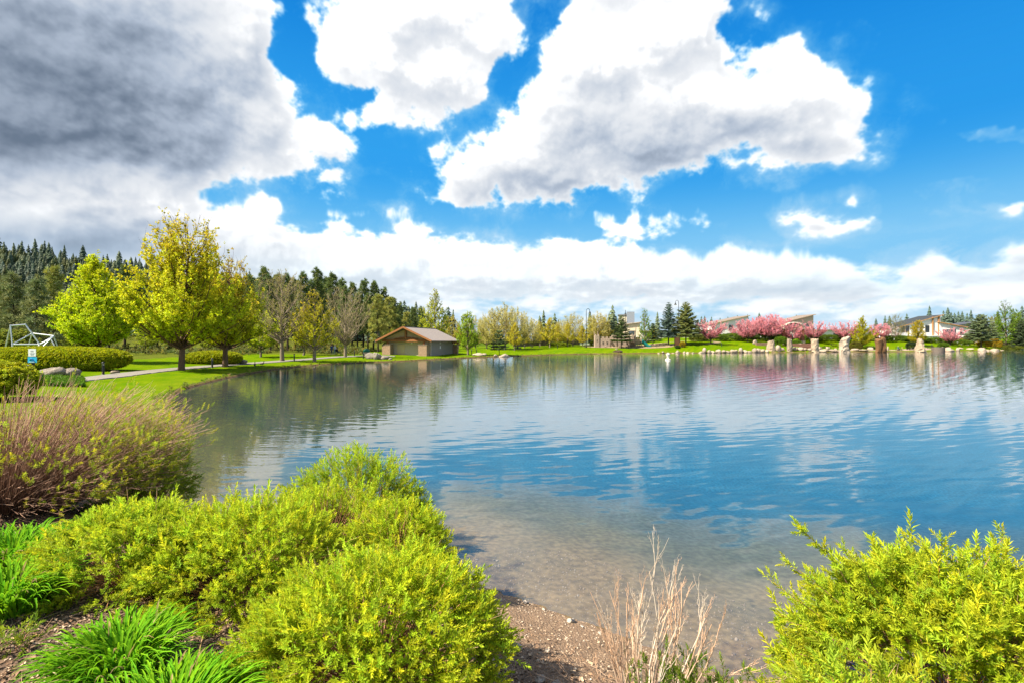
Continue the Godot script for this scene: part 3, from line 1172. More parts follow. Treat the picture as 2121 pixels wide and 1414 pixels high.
# far conifer: a trunk and jagged drooping boughs as one small crown mesh, 1 m high unit, to be scaled
func far_conifer_mesh(s: int, R: float, ragged: float, bare: float) -> LB:
	var r := rngs(s + 4000)
	var b := LB.new()
	var levels := 20
	for i in levels:
		var t := (i + r.randf_range(0.0, 0.6)) / levels
		var h := bare + (1.0 - bare) * t
		var L := R * (pow(1.0 - t, 0.8) + 0.05)
		var n := 7
		for k in n:
			if r.randf() < ragged * 0.35:
				continue
			var az := TAU * (k + r.randf_range(-0.35, 0.35)) / n + i
			var l := L * r.randf_range(1.0 - ragged, 1.1)
			var out := Vector3(cos(az), 0, sin(az))
			var side := Vector3(-sin(az), 0, cos(az))
			var a := Vector3(0, h + 0.05, 0)
			var e := a + out * l - Vector3.UP * (0.05 + l * 0.30)
			var m := a.lerp(e, 0.5)
			var w := l * 0.55
			var dn := Vector3.UP * (0.022 + l * 0.10)
			var col := Color.WHITE * r.randf_range(0.7, 1.2)
			b.tri(a, m + side * w - dn, e, col)
			b.tri(a, e, m - side * w - dn, col)
			b.tri(m + side * w - dn, e - dn * 0.8, e, col)
			b.tri(m - side * w - dn, e, e - dn * 0.8, col)
	b.tri(Vector3(-0.012, 0.93, 0), Vector3(0.012, 0.93, 0), Vector3(0, 1.02, 0), Color.WHITE)
	b.tri(Vector3(0, 0.93, -0.012), Vector3(0, 0.93, 0.012), Vector3(0, 1.02, 0), Color.WHITE)
	return b


func far_conifer(label: String, at: Vector3, H: float, kind: int, col: Color, turn: float, group: String, width := 1.0) -> Node3D:
	var key := "far_proto_%d" % kind
	if not LEAF.has(key):
		LEAF[key] = far_conifer_mesh(kind, [0.17, 0.13, 0.21, 0.15][kind], [0.25, 0.5, 0.4, 0.7][kind], [0.10, 0.22, 0.12, 0.34][kind]).mesh()
		var w := MB.new()
		w.tube(PackedVector3Array([Vector3(0, -0.06, 0), Vector3(0, 0.5, 0), Vector3(0, 1.0, 0)]), PackedFloat32Array([0.016, 0.011, 0.002]), 5, lin(0.07, 0.055, 0.045), lin(0.07, 0.055, 0.045))
		LEAF[key + "w"] = w.mesh()
	var ck := "far_%d" % int(roundf(col.g * 1000.0))
	if not MAT.has(ck):
		var m := leafy(ck, 0.7, 0.15)
		m.albedo_color = col.linear_to_srgb()
	var o := thing("distant_conifer", label, "tree", at, turn, group)
	o.scale = Vector3(H * width, H, H * width)
	part("trunk", LEAF[key + "w"], MAT.bark, o)
	part("crown", LEAF[key], MAT[ck], o, true)
	return o


# ---------------------------------------------------------------- shrubs
# clipped or loose rounded shrub covered with leaf tufts: half sizes, squareness
func shrub(called: String, label: String, category: String, at: Vector3, half: Vector3, turn: float, n: int, col: Color, s: int, opt := {}) -> Node3D:
	var r := rngs(s + 5000)
	var o := thing(called, label, category, at, turn, opt.get("group", ""))
	var wood := MB.new()
	var stem_c: Color = opt.get("stem", lin(0.10, 0.075, 0.05))
	for k in int(opt.get("stems", 14)):
		var d := (Vector3(r.randf_range(-1, 1), 0, r.randf_range(-1, 1))) * 0.8
		var a := Vector3(d.x * half.x * 0.5, -0.05, d.z * half.z * 0.5)
		var e := Vector3(d.x * half.x * 0.85, half.y * 1.5 * r.randf_range(0.7, 1.0), d.z * half.z * 0.85)
		wood.tube(PackedVector3Array([a, a.lerp(e, 0.5) + rdir(r) * 0.08, e]), PackedFloat32Array([0.03, 0.022, 0.01]), 4, stem_c, stem_c)
	part("stem", wood.mesh(), MAT.twig, o, true)
	var pw: float = opt.get("square", 2.0)
	var lump: float = opt.get("lump", 0.08)
	var sc := Scatter.new()
	var low: float = opt.get("low", -0.6)
	for k in n:
		var d := rdir(r)
		if d.y < low:
			d.y = -d.y
		var q := pow(pow(absf(d.x), pw) + pow(absf(d.y), pw) + pow(absf(d.z), pw), -1.0 / pw)
		var rr = q * (1.0 - pow(r.randf(), 2.5) * opt.get("depth", 0.25)) * (1.0 + lump * 2.0 * fine.get_noise_3d(d.x * 5.0 + s, d.y * 5.0, d.z * 5.0))
		var p = d * rr * half + Vector3.UP * half.y * opt.get("raise", 0.92)
		sc.add(p, along(d * half.y / half + Vector3.UP * 0.3 + rdir(r) * 0.6, r, opt.get("size", 1.0) * r.randf_range(0.7, 1.3)), hue(col, r, 0.14, opt.get("vary", 0.25)))
	scatter("foliage", LEAF[opt.get("leaf", "tuft")], MAT[opt.get("mat", "leaf")], sc, o)
	return o


# willow shrub near the camera: arching stems from the base to a dome of leafy shoots
func willow(label: String, at: Vector3, half: Vector3, s: int, opt := {}) -> Node3D:
	var r := rngs(s + 6000)
	var o := thing("willow_bush", label, "bush", at, 0.0, "golden willow bushes along the shore")
	var wood := MB.new()
	var sc := Scatter.new()
	var n: int = opt.get("stems", 240)
	var per: int = opt.get("shoots", 10)
	var c1: Color = opt.get("stem", lin(0.27, 0.155, 0.095))
	var c2: Color = opt.get("stem_tip", lin(0.46, 0.24, 0.11))
	var leafc: Color = opt.get("leaf", lin(0.49, 0.56, 0.020))
	var lean: Vector3 = opt.get("lean", Vector3.ZERO)
	var fork: float = opt.get("start", 0.66)
	for k in n:
		var az := k * 2.39996 + r.randf_range(-0.2, 0.2)
		var q := sqrt((k + 0.5) / n)
		var phi = q * opt.get("open", 1.5)
		var lumpy := 1.0 + 0.16 * fine.get_noise_3d(cos(az) * 4.0 + s * 3.0, phi * 3.0, sin(az) * 4.0)
		var tip := Vector3(cos(az) * sin(phi) * half.x, maxf(0.10, cos(phi)) * half.y, sin(az) * sin(phi) * half.z) * lumpy * r.randf_range(0.92, 1.03)
		tip += lean * tip.y
		var a := Vector3(cos(az) * half.x, 0, sin(az) * half.z) * q * 0.30
		a.y = -0.03
		var c := a.lerp(tip, 0.45) + Vector3.UP * half.y * 0.24 * q - Vector3(a.x, 0, a.z) * 0.1
		var lp := PackedVector3Array()
		var lw := PackedFloat32Array()
		var w0 := r.randf_range(0.0030, 0.0060)
		for i in 6:
			var u := i / 5.0
			lp.append(a * (1 - u) * (1 - u) + c * 2.0 * u * (1 - u) + tip * u * u + rdir(r) * 0.012 * u)
			lw.append(w0 * (1.0 - u * 0.75))
		var sh := r.randf_range(0.7, 1.25)
		wood.tube(lp, lw, 4, tint(c1, sh), tint(c2, sh))
		if k % 5 == 0:      # bare dead tips among the leaves
			var td := ((tip - a).normalized() + rdir(r) * 0.35).normalized()
			wood.tube(PackedVector3Array([tip, tip + td * r.randf_range(0.05, 0.13)]), PackedFloat32Array([w0 * 0.3, 0.0007]), 3, tint(c2, sh), tint(lin(0.50, 0.34, 0.22), sh))
		var bald: float = lerpf(0.10, 1.0, smoothstep(-0.36, 0.0, fine.get_noise_3d(tip.x * 1.6 + s * 5.0, tip.y * 1.6, tip.z * 1.6)))
		if opt.has("bald"):
			for bb in opt.bald:
				if Vector3(tip.x, 0, tip.z).distance_to(bb[0]) < bb[1]:
					bald = bb[2]
		for j in per:
			if r.randf() > bald:
				continue
			var u := lerpf(fork, 1.0, pow(r.randf(), 0.75))
			var ui := mini(int(u * 5.0), 4)
			var b := lp[ui].lerp(lp[ui + 1], u * 5.0 - ui)
			var tang := (lp[ui + 1] - lp[ui]).normalized()
			var d := (tang * 0.35 + Vector3.UP * 0.20 + (b - Vector3(0, half.y * 0.25, 0)).normalized() * 0.5 + rdir(r) * 0.8).normalized()
			var reach := r.randf_range(0.0, opt.get("spread", 0.075))
			var off := rdir(r) * reach
			if off.y < 0.0 and b.y < 0.15:
				off.y = -off.y
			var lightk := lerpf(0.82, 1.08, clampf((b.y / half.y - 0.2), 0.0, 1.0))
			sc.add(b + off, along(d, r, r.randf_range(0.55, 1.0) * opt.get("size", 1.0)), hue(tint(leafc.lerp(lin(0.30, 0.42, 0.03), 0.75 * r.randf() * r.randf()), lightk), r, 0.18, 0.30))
		if r.randf() < 0.09 * bald:
			sc.add(tip, along((tip - a).normalized() * 0.6 + Vector3.UP * 0.6, r, 1.35 * opt.get("size", 1.0)), hue(leafc, r, 0.2, 0.15))
	# long loose shoots that stand out beyond the dome
	for w in opt.get("whips", []):
		var a: Vector3 = w[0]
		var e: Vector3 = w[1]
		var q := PackedVector3Array()
		for i in 6:
			var u := i / 5.0
			q.append(a.lerp(e, u) + Vector3.UP * 0.05 * sin(PI * u) + rdir(r) * 0.008)
		wood.tube(q, PackedFloat32Array([0.004, 0.0036, 0.003, 0.0025, 0.002, 0.0012]), 4, c1, c2)
		for i in int(a.distance_to(e) * 34.0):
			var u := r.randf_range(0.15, 1.0)
			var ui := mini(int(u * 5.0), 4)
			sc.add(q[ui].lerp(q[ui + 1], u * 5.0 - ui), along((e - a).normalized() * 0.7 + rdir(r) * 0.55, r, r.randf_range(0.55, 0.85)), hue(leafc, r, 0.18, 0.2))
	part("stem", wood.mesh(), MAT.twig, o, true)
	scatter("foliage", LEAF[opt.get("mesh", "willow")], MAT.leaf, sc, o)
	return o


func strap_clump(label: String, at: Vector3, n: int, spread: float, tall: float, s: int) -> Node3D:
	var r := rngs(s + 7000)
	var o := thing("daylily_clump", label, "plant", at, 0.0, "daylily clumps on the mulch")
	var sc := Scatter.new()
	for k in n:
		var q := sqrt(r.randf())
		var az := r.randf() * TAU
		var p := Vector3(cos(az), 0, sin(az)) * q * spread * 0.62
		var face := az + r.randf_range(-0.8, 0.8)
		var tilt := r.randf_range(-0.2, 0.25) + q * 0.35
		var kx := r.randf_range(0.75, 1.2) * tall
		var b := Basis(Vector3.UP, PI / 2 - face) * Basis(Vector3.RIGHT, tilt) * Basis.from_scale(Vector3(r.randf_range(1.0, 1.6) * maxf(tall, 0.8), kx, kx * r.randf_range(0.7, 1.3)))
		var bc := hue(lin(0.12, 0.30, 0.010).lerp(lin(0.19, 0.40, 0.012), r.randf()), r, 0.22, 0.2)
		if r.randf() < 0.05:
			bc = hue(lin(0.34, 0.25, 0.11), r, 0.1, 0.3)
		sc.add(p, b, bc)
	scatter("foliage", LEAF.strap, MAT.blade, sc, o)
	return o


# ---------------------------------------------------------------- rocks
func rock(called: String, label: String, at: Vector3, size: Vector3, s: int, col: Color, group := "", opt := {}) -> MeshInstance3D:
	var r := rngs(s + 8000)
	var m := MB.new()
	var sm := SphereMesh.new()
	sm.radius = 0.5; sm.height = 1.0
	sm.radial_segments = opt.get("seg", 14); sm.rings = opt.get("rings", 8)
	var arr := sm.get_mesh_arrays()
	var vs: PackedVector3Array = arr[Mesh.ARRAY_VERTEX]
	var planes := []
	for k in int(opt.get("cuts", 9)):
		planes.append([rdir(r), r.randf_range(0.30, 0.44)])
	var off := Vector3(s * 3.7, s * 1.3, 0)
	var rough: float = opt.get("rough", 0.10)
	for p in vs:
		var q: Vector3 = p
		for pl in planes:
			var over: float = q.dot(pl[0]) - pl[1]
			if over > 0.0:
				q -= pl[0] * over * 0.9
		q *= 1.0 + rough * fine.get_noise_3d(q.x * 9.0 + off.x, q.y * 9.0 + off.y, q.z * 9.0) * 2.0
		if opt.has("tower"):     # upright stones: sides nearly straight, top rounded and broken
			var yy := q.y + 0.5
			var k: float = opt.tower
			var f := lerpf(1.0, k, yy) / maxf(0.25, sqrt(maxf(0.02, 1.0 - pow(clampf(p.y * 2.0, -0.93, 0.93), 2.0))))
			q.x *= minf(f, 2.1); q.z *= minf(f, 2.1)
			q.x += opt.get("lean", 0.0) * yy + 0.05 * fine.get_noise_2d(yy * 6.0, s * 9.0)
		m.vert((q + Vector3(0, 0.5, 0)) * size, Vector3.UP, tint(col, 1.0 + 0.22 * fine.get_noise_3d(q.x * 6.0 + off.x, q.y * 6.0, q.z * 6.0)))
	var ids: PackedInt32Array = arr[Mesh.ARRAY_INDEX]
	var nn := PackedVector3Array()
	nn.resize(m.v.size())
	for k in ids.size() / 3:
		var g := (m.v[ids[k * 3 + 2]] - m.v[ids[k * 3]]).cross(m.v[ids[k * 3 + 1]] - m.v[ids[k * 3]])
		for j in 3:
			nn[ids[k * 3 + j]] += g
	for k in nn.size():
		m.n[k] = nn[k].normalized() if nn[k].length() > 1e-9 else Vector3.UP
	m.ix = ids
	var o := part(called, m.mesh(), MAT.rock)
	o.position = at - Vector3(0, size.y * opt.get("sink", 0.18), 0)
	o.rotation.y = opt.get("turn", r.randf() * TAU)
	tag(o, label, opt.get("category", "boulder"), group)
	return o


# ---------------------------------------------------------------- bodies as one skin (surface nets over tapered capsules)
func body_mesh(bones: Array, cell: float, blend: float, paint: Callable) -> ArrayMesh:
	var lo := Vector3.ONE * 1e9
	var hi := -lo
	for b in bones:
		for e in [[b[0], b[2]], [b[1], b[3]]]:
			lo = lo.min(e[0] - Vector3.ONE * (e[1] + cell * 2.5))
			hi = hi.max(e[0] + Vector3.ONE * (e[1] + cell * 2.5))
	var nx := int((hi.x - lo.x) / cell) + 2
	var ny := int((hi.y - lo.y) / cell) + 2
	var nz := int((hi.z - lo.z) / cell) + 2
	var f := PackedFloat32Array()
	f.resize(nx * ny * nz)
	for k in nz:
		for j in ny:
			for i in nx:
				var p := lo + Vector3(i, j, k) * cell
				var best := 1e3
				for b in bones:
					var ab: Vector3 = b[1] - b[0]
					var t := clampf((p - b[0]).dot(ab) / maxf(ab.length_squared(), 1e-8), 0.0, 1.0)
					var dd: float = p.distance_to(b[0] + ab * t) - lerpf(b[2], b[3], t)
					var h := clampf(0.5 + 0.5 * (best - dd) / blend, 0.0, 1.0)
					best = lerpf(best, dd, h) - blend * h * (1.0 - h)
				f[(k * ny + j) * nx + i] = best
	var m := MB.new()
	var id := PackedInt32Array()
	id.resize(nx * ny * nz)
	id.fill(-1)
	for k in nz - 1:
		for j in ny - 1:
			for i in nx - 1:
				var sum := Vector3.ZERO
				var cnt := 0
				for e in 12:
					var ax := e / 4
					var q := [e & 1, (e >> 1) & 1]
					var a := Vector3i.ZERO
					a[(ax + 1) % 3] = q[0]; a[(ax + 2) % 3] = q[1]
					var b := a
					b[ax] = 1
					var va := f[((k + a.z) * ny + j + a.y) * nx + i + a.x]
					var vb := f[((k + b.z) * ny + j + b.y) * nx + i + b.x]
					if (va < 0.0) != (vb < 0.0):
						var t := va / (va - vb)
						sum += Vector3(a).lerp(Vector3(b), t)
						cnt += 1
				if cnt:
					var p := lo + (Vector3(i, j, k) + sum / cnt) * cell
					var i0 := (k * ny + j) * nx + i
					var g := Vector3(f[i0 + 1] - f[i0], f[i0 + nx] - f[i0], f[i0 + nx * ny] - f[i0])
					id[i0] = m.vert(p, g.normalized(), paint.call(p))
	for k in range(1, nz - 1):
		for j in range(1, ny - 1):
			for i in range(1, nx - 1):
				var i0 := (k * ny + j) * nx + i
				for ax in 3:
					var st: int = [1, nx, nx * ny][ax]
					var u: int = [1, nx, nx * ny][(ax + 1) % 3]
					var w: int = [1, nx, nx * ny][(ax + 2) % 3]
					if (f[i0] < 0.0) != (f[i0 + st] < 0.0):
						var q := [id[i0], id[i0 - u], id[i0 - u - w], id[i0 - w]]
						if q.min() >= 0:
							m.tri_i(q[0], q[1], q[2])
							m.tri_i(q[0], q[2], q[3])
	return m.mesh()


func person_mesh(seated: bool, shirt: Color, legs: Color, hair: Color, reach: Vector3) -> ArrayMesh:
	var hip := 0.48 if seated else 0.92
	var sh := hip + 0.50
	var b := [
		[Vector3(0, hip, 0), Vector3(0, hip + 0.22, 0.01), 0.135, 0.125], [Vector3(0, hip + 0.22, 0.01), Vector3(0, sh - 0.06, 0), 0.125, 0.15],
		[Vector3(-0.13, sh - 0.03, 0), Vector3(0.13, sh - 0.03, 0), 0.075, 0.075], [Vector3(0, sh, 0), Vector3(0, sh + 0.13, 0.015), 0.058, 0.055],
		[Vector3(0, sh + 0.20, 0.02), Vector3(0, sh + 0.27, 0.01), 0.085, 0.10], [Vector3(0, sh + 0.19, 0.10), Vector3(0, sh + 0.21, 0.115), 0.018, 0.014],
	]
	for s in [-1.0, 1.0]:
		var sd := float(s)
		if seated:
			b.append([Vector3(0.09 * sd, hip, 0), Vector3(0.11 * sd, hip + 0.01, 0.42), 0.09, 0.065])
			b.append([Vector3(0.11 * sd, hip + 0.01, 0.42), Vector3(0.11 * sd, 0.08, 0.44), 0.062, 0.045])
			b.append([Vector3(0.11 * sd, 0.05, 0.42), Vector3(0.12 * sd, 0.045, 0.58), 0.045, 0.038])
		else:
			var st := 0.14 * sd
			b.append([Vector3(0.085 * sd, hip, 0), Vector3(0.095 * sd, 0.50, st * 0.7 + 0.02), 0.095, 0.065])
			b.append([Vector3(0.095 * sd, 0.50, st * 0.7 + 0.02), Vector3(0.10 * sd, 0.09, st), 0.062, 0.045])
			b.append([Vector3(0.10 * sd, 0.05, st - 0.03), Vector3(0.115 * sd, 0.045, st + 0.14), 0.047, 0.037])
		var elbow := Vector3(0.235 * sd, sh - 0.30, -0.04)
		var hand := Vector3(0.20 * sd, sh - 0.50, 0.10)
		if reach != Vector3.ZERO:
			elbow = Vector3(0.22 * sd, sh - 0.27, 0.05)
			hand = Vector3(reach.x * sd, sh + reach.y, reach.z)
		b.append([Vector3(0.185 * sd, sh - 0.05, 0), elbow, 0.058, 0.045])
		b.append([elbow, hand, 0.044, 0.032])
		b.append([hand, hand + (hand - elbow).normalized() * 0.09, 0.035, 0.025])
	var skin := lin(0.45, 0.27, 0.19)
	var paint := func(p: Vector3) -> Color:
		if p.y > sh + 0.05:
			return hair if (p.y > sh + 0.285 or p.z < 0.0 and p.y > sh + 0.14) else skin
		if p.y < 0.10:
			return lin(0.06, 0.06, 0.06)
		if seated and p.z > 0.14 and p.y < hip + 0.12:
			return legs
		if p.y < hip + 0.06 and absf(p.x) < 0.2:
			return legs
		if absf(p.x) > 0.16 and p.y < sh - 0.33:
			return skin
		return shirt
	return body_mesh(b, 0.035, 0.05, paint)


func person(label: String, at: Vector3, turn: float, m: ArrayMesh, group := "") -> void:
	var o := thing("person", label, "person", at, turn, group)
	part("body", m, MAT.cloth, o)


func bird_mesh(back: Color, breast: Color, head: Color, swimming: bool) -> ArrayMesh:
	var y := 0.12 if swimming else 0.30
	var b := [[Vector3(0, y, -0.16), Vector3(0, y + 0.02, 0.12), 0.07, 0.11], [Vector3(0, y - 0.01, -0.16), Vector3(0, y + 0.03, -0.33), 0.06, 0.012], [Vector3(0, y + 0.05, 0.17), Vector3(0, y + 0.30, 0.22), 0.05, 0.03],
		[Vector3(0, y + 0.32, 0.22), Vector3(0, y + 0.33, 0.26), 0.042, 0.036], [Vector3(0, y + 0.32, 0.28), Vector3(0, y + 0.31, 0.35), 0.018, 0.008]]
	if not swimming:
		for s in [-1.0, 1.0]:
			var sd := float(s)
			b.append([Vector3(0.05 * sd, y - 0.05, 0.0), Vector3(0.05 * sd, 0.02, 0.02), 0.022, 0.014])
			b.append([Vector3(0.05 * sd, 0.015, 0.0), Vector3(0.05 * sd, 0.012, 0.09), 0.012, 0.012])
	var paint := func(p: Vector3) -> Color:
		if p.y > y + 0.18:
			return lin(0.25, 0.13, 0.02) if p.z > 0.29 else head
		return back if p.y > y + 0.01 else breast
	return body_mesh(b, 0.022, 0.03, paint)


func bird(label: String, at: Vector3, turn: float, m: ArrayMesh, size := 1.0, group := "") -> void:
	var o := thing("water_bird", label, "bird", at, turn, group)
	o.scale = Vector3.ONE * size
	part("body", m, MAT.cloth, o)


# ---------------------------------------------------------------- street furniture
func bollard(label: String, at: Vector3) -> void:
	var o := thing("bollard_light", label, "bollard light", at, 0.0, "bollard lights along the paths")
	var m := MB.new()
	m.lathe(Vector3.ZERO, PackedVector2Array([Vector2(0.0, -0.2), Vector2(0.11, -0.2), Vector2(0.11, 0.02), Vector2(0.085, 0.05), Vector2(0.085, 0.72)]), 12, Color.WHITE)
	part("post", m.mesh(), MAT.dark_metal, o)
	var g := MB.new()
	g.lathe(Vector3.ZERO, PackedVector2Array([Vector2(0.06, 0.72), Vector2(0.06, 0.88)]), 12, lin(0.6, 0.6, 0.56))
	part("lens", g.mesh(), MAT.painted, o)
	for k in 3:
		var f := MB.new()
		f.lathe(Vector3(0, 0.745 + 0.05 * k, 0), PackedVector2Array([Vector2(0.055, 0.008), Vector2(0.1, 0.0), Vector2(0.1, 0.012), Vector2(0.055, 0.02)]), 12, Color.WHITE)
		part("louvre", f.mesh(), MAT.dark_metal, o)
	var c := MB.new()
	c.lathe(Vector3.ZERO, PackedVector2Array([Vector2(0.1, 0.88), Vector2(0.105, 0.92), Vector2(0.07, 0.99), Vector2(0.0, 1.02)]), 12, Color.WHITE)
	part("cap", c.mesh(), MAT.dark_metal, o)


func street_lamp(label: String, at: Vector3, H: float, turn: float) -> void:
	var o := thing("street_lamp", label, "street lamp", at, turn, "street lamps beyond the pond")
	var m := MB.new()
	m.lathe(Vector3.ZERO, PackedVector2Array([Vector2(0.0, -0.3), Vector2(0.22, -0.3), Vector2(0.22, 0.5), Vector2(0.11, 0.75), Vector2(0.10, H * 0.5), Vector2(0.075, H - 0.9)]), 10, Color.WHITE)
	part("pole", m.mesh(), MAT.dark_metal, o)
	var a := MB.new()
	var p := PackedVector3Array()
	var w := PackedFloat32Array()
	for i in 9:
		var t := PI * i / 8.0
		p.append(Vector3(0.5 - 0.5 * cos(t), H - 0.9 + 0.8 * sin(t), 0)); w.append(0.065)
	a.tube(p, w, 7, Color.WHITE, Color.WHITE)
	part("arm", a.mesh(), MAT.dark_metal, o)
	var s := MB.new()
	s.lathe(Vector3(1.0, H - 1.5, 0), PackedVector2Array([Vector2(0.42, 0.0), Vector2(0.36, 0.16), Vector2(0.16, 0.34), Vector2(0.12, 0.6), Vector2(0.0, 0.62)]), 14, Color.WHITE)
	part("lamp_shade", s.mesh(), MAT.dark_metal, o)
	var g := MB.new()
	g.lathe(Vector3(1.0, H - 1.54, 0), PackedVector2Array([Vector2(0.0, -0.1), Vector2(0.26, 0.0), Vector2(0.36, 0.03)]), 14, lin(0.7, 0.7, 0.66))
	part("lens", g.mesh(), MAT.painted, o)


func one(called: String, parent: Node3D, mat: Material, draw: Callable) -> MeshInstance3D:
	var m := MB.new()
	draw.call(m)
	return part(called, m.mesh(), mat, parent)


func boxes(called: String, parent: Node3D, mat: Material, at: Vector3, size: Vector3, col: Color, b := Basis.IDENTITY, ch := 0.0) -> MeshInstance3D:
	var m := MB.new()
	m.box(at, size, col, b, ch)
	return part(called, m.mesh(), mat, parent)


func bar(called: String, parent: Node3D, mat: Material, a: Vector3, b: Vector3, w: float, col := Color.WHITE, sides := 6) -> MeshInstance3D:
	var m := MB.new()
	m.tube(PackedVector3Array([a, b]), PackedFloat32Array([w, w]), sides, col, col, true)
	return part(called, m.mesh(), mat, parent)


func bench(label: String, at: Vector3, turn: float, col: Color, table := false) -> void:
	var o := thing("picnic_table" if table else "park_bench", label, "picnic table" if table else "bench", at, turn)
	if table:
		for k in 4:
			boxes("plank", o, MAT.timber, Vector3(0, 0.75, -0.3 + 0.2 * k), Vector3(1.9, 0.05, 0.18), col)
		for s in [-1.0, 1.0]:
			boxes("seat", o, MAT.timber, Vector3(0, 0.45, 0.72 * s), Vector3(1.9, 0.05, 0.26), col)
			bar("leg", o, MAT.dark_metal, Vector3(0.7 * s, -0.05, -0.6), Vector3(0.7 * s, 0.72, 0.12), 0.035)
			bar("leg", o, MAT.dark_metal, Vector3(0.7 * s, -0.05, 0.6), Vector3(0.7 * s, 0.72, -0.12), 0.035)
			bar("brace", o, MAT.dark_metal, Vector3(0.74 * s, 0.40, -0.75), Vector3(0.74 * s, 0.40, 0.75), 0.03)
		return
	for k in 4:
		boxes("slat", o, MAT.timber, Vector3(0, 0.45, -0.18 + 0.115 * k), Vector3(1.8, 0.035, 0.095), col)
	for k in 3:
		boxes("slat", o, MAT.timber, Vector3(0, 0.58 + 0.13 * k, -0.26 - 0.02 * k), Vector3(1.8, 0.10, 0.03), col)
	for s in [-1.0, 1.0]:
		bar("leg", o, MAT.dark_metal, Vector3(0.75 * s, -0.05, 0.16), Vector3(0.75 * s, 0.43, 0.14), 0.03)
		bar("leg", o, MAT.dark_metal, Vector3(0.75 * s, -0.05, -0.26), Vector3(0.75 * s, 0.9, -0.31), 0.03)
		bar("armrest", o, MAT.dark_metal, Vector3(0.78 * s, 0.63, 0.16), Vector3(0.78 * s, 0.63, -0.27), 0.025)


# ---------------------------------------------------------------- buildings
# wall with rectangular openings, each filled with a framed window; u along the wall, thickness inward
func wall_panel(o: Node3D, mat: Material, a: Vector3, b: Vector3, h0: float, h1: float, col: Color, thick := 0.25) -> void:
	# a vertical wall from a to b with top heights h0 and h1
	var m := MB.new()
	var u := (b - a).normalized()
	var n := Vector3(-u.z, 0, u.x)
	var p := [a, b, b + Vector3.UP * h1, a + Vector3.UP * h0]
	var q := []
	for x in p:
		q.append(x - n * thick)
	m.quad(p[0], p[1], p[2], p[3], col, n)
	m.quad(q[0], q[1], q[2], q[3], col, -n)
	m.quad(p[3], p[2], q[2], q[3], col, Vector3.UP)
	m.quad(p[0], p[3], q[3], q[0], col, -u)
	m.quad(p[1], p[2], q[2], q[1], col, u)
	part("wall", m.mesh(), mat, o)


func window(o: Node3D, a: Vector3, u: Vector3, w: float, h: float, frame: Color, panes := 2) -> void:
	# a stands at the lower start of the opening, proud of the wall by 3 cm
	var n := Vector3(-u.z, 0, u.x)
	var bs := Basis(u, Vector3.UP, n)
	var f := boxes("window", o, MAT.window_glass, a + u * w * 0.5 + Vector3.UP * h * 0.5 + n * 0.02, Vector3(w, h, 0.06), Color.WHITE, bs)
	var m := MB.new()
	for s in [0.0, 1.0]:
		m.box(a + u * w * s + Vector3.UP * h * 0.5 + n * 0.05, Vector3(0.09, h + 0.09, 0.09), frame, bs)
		m.box(a + u * w * 0.5 + Vector3.UP * h * s + n * 0.05, Vector3(w - 0.092, 0.09, 0.085), frame, bs)
	for k in range(1, panes):
		m.box(a + u * w * k / panes + Vector3.UP * h * 0.5 + n * 0.05, Vector3(0.06, h - 0.1, 0.08), frame, bs)
	part("frame", m.mesh(), MAT.painted, f)


func slab(o: Node3D, called: String, mat: Material, corners: Array, thick: float, col: Color) -> MeshInstance3D:
	# four corners seen from above, going round
	var m := MB.new()
	var d := Vector3.DOWN * thick
	m.quad(corners[0], corners[1], corners[2], corners[3], col, Vector3.UP)
	m.quad(corners[0] + d, corners[1] + d, corners[2] + d, corners[3] + d, col, Vector3.DOWN)
	var mid: Vector3 = (corners[0] + corners[1] + corners[2] + corners[3]) / 4.0
	for k in 4:
		var p: Vector3 = corners[k]
		var q: Vector3 = corners[(k + 1) % 4]
		m.quad(p, q, q + d, p + d, col, Vector3((p + q).x * 0.5 - mid.x, 0, (p + q).z * 0.5 - mid.z))
	return part(called, m.mesh(), mat, o)


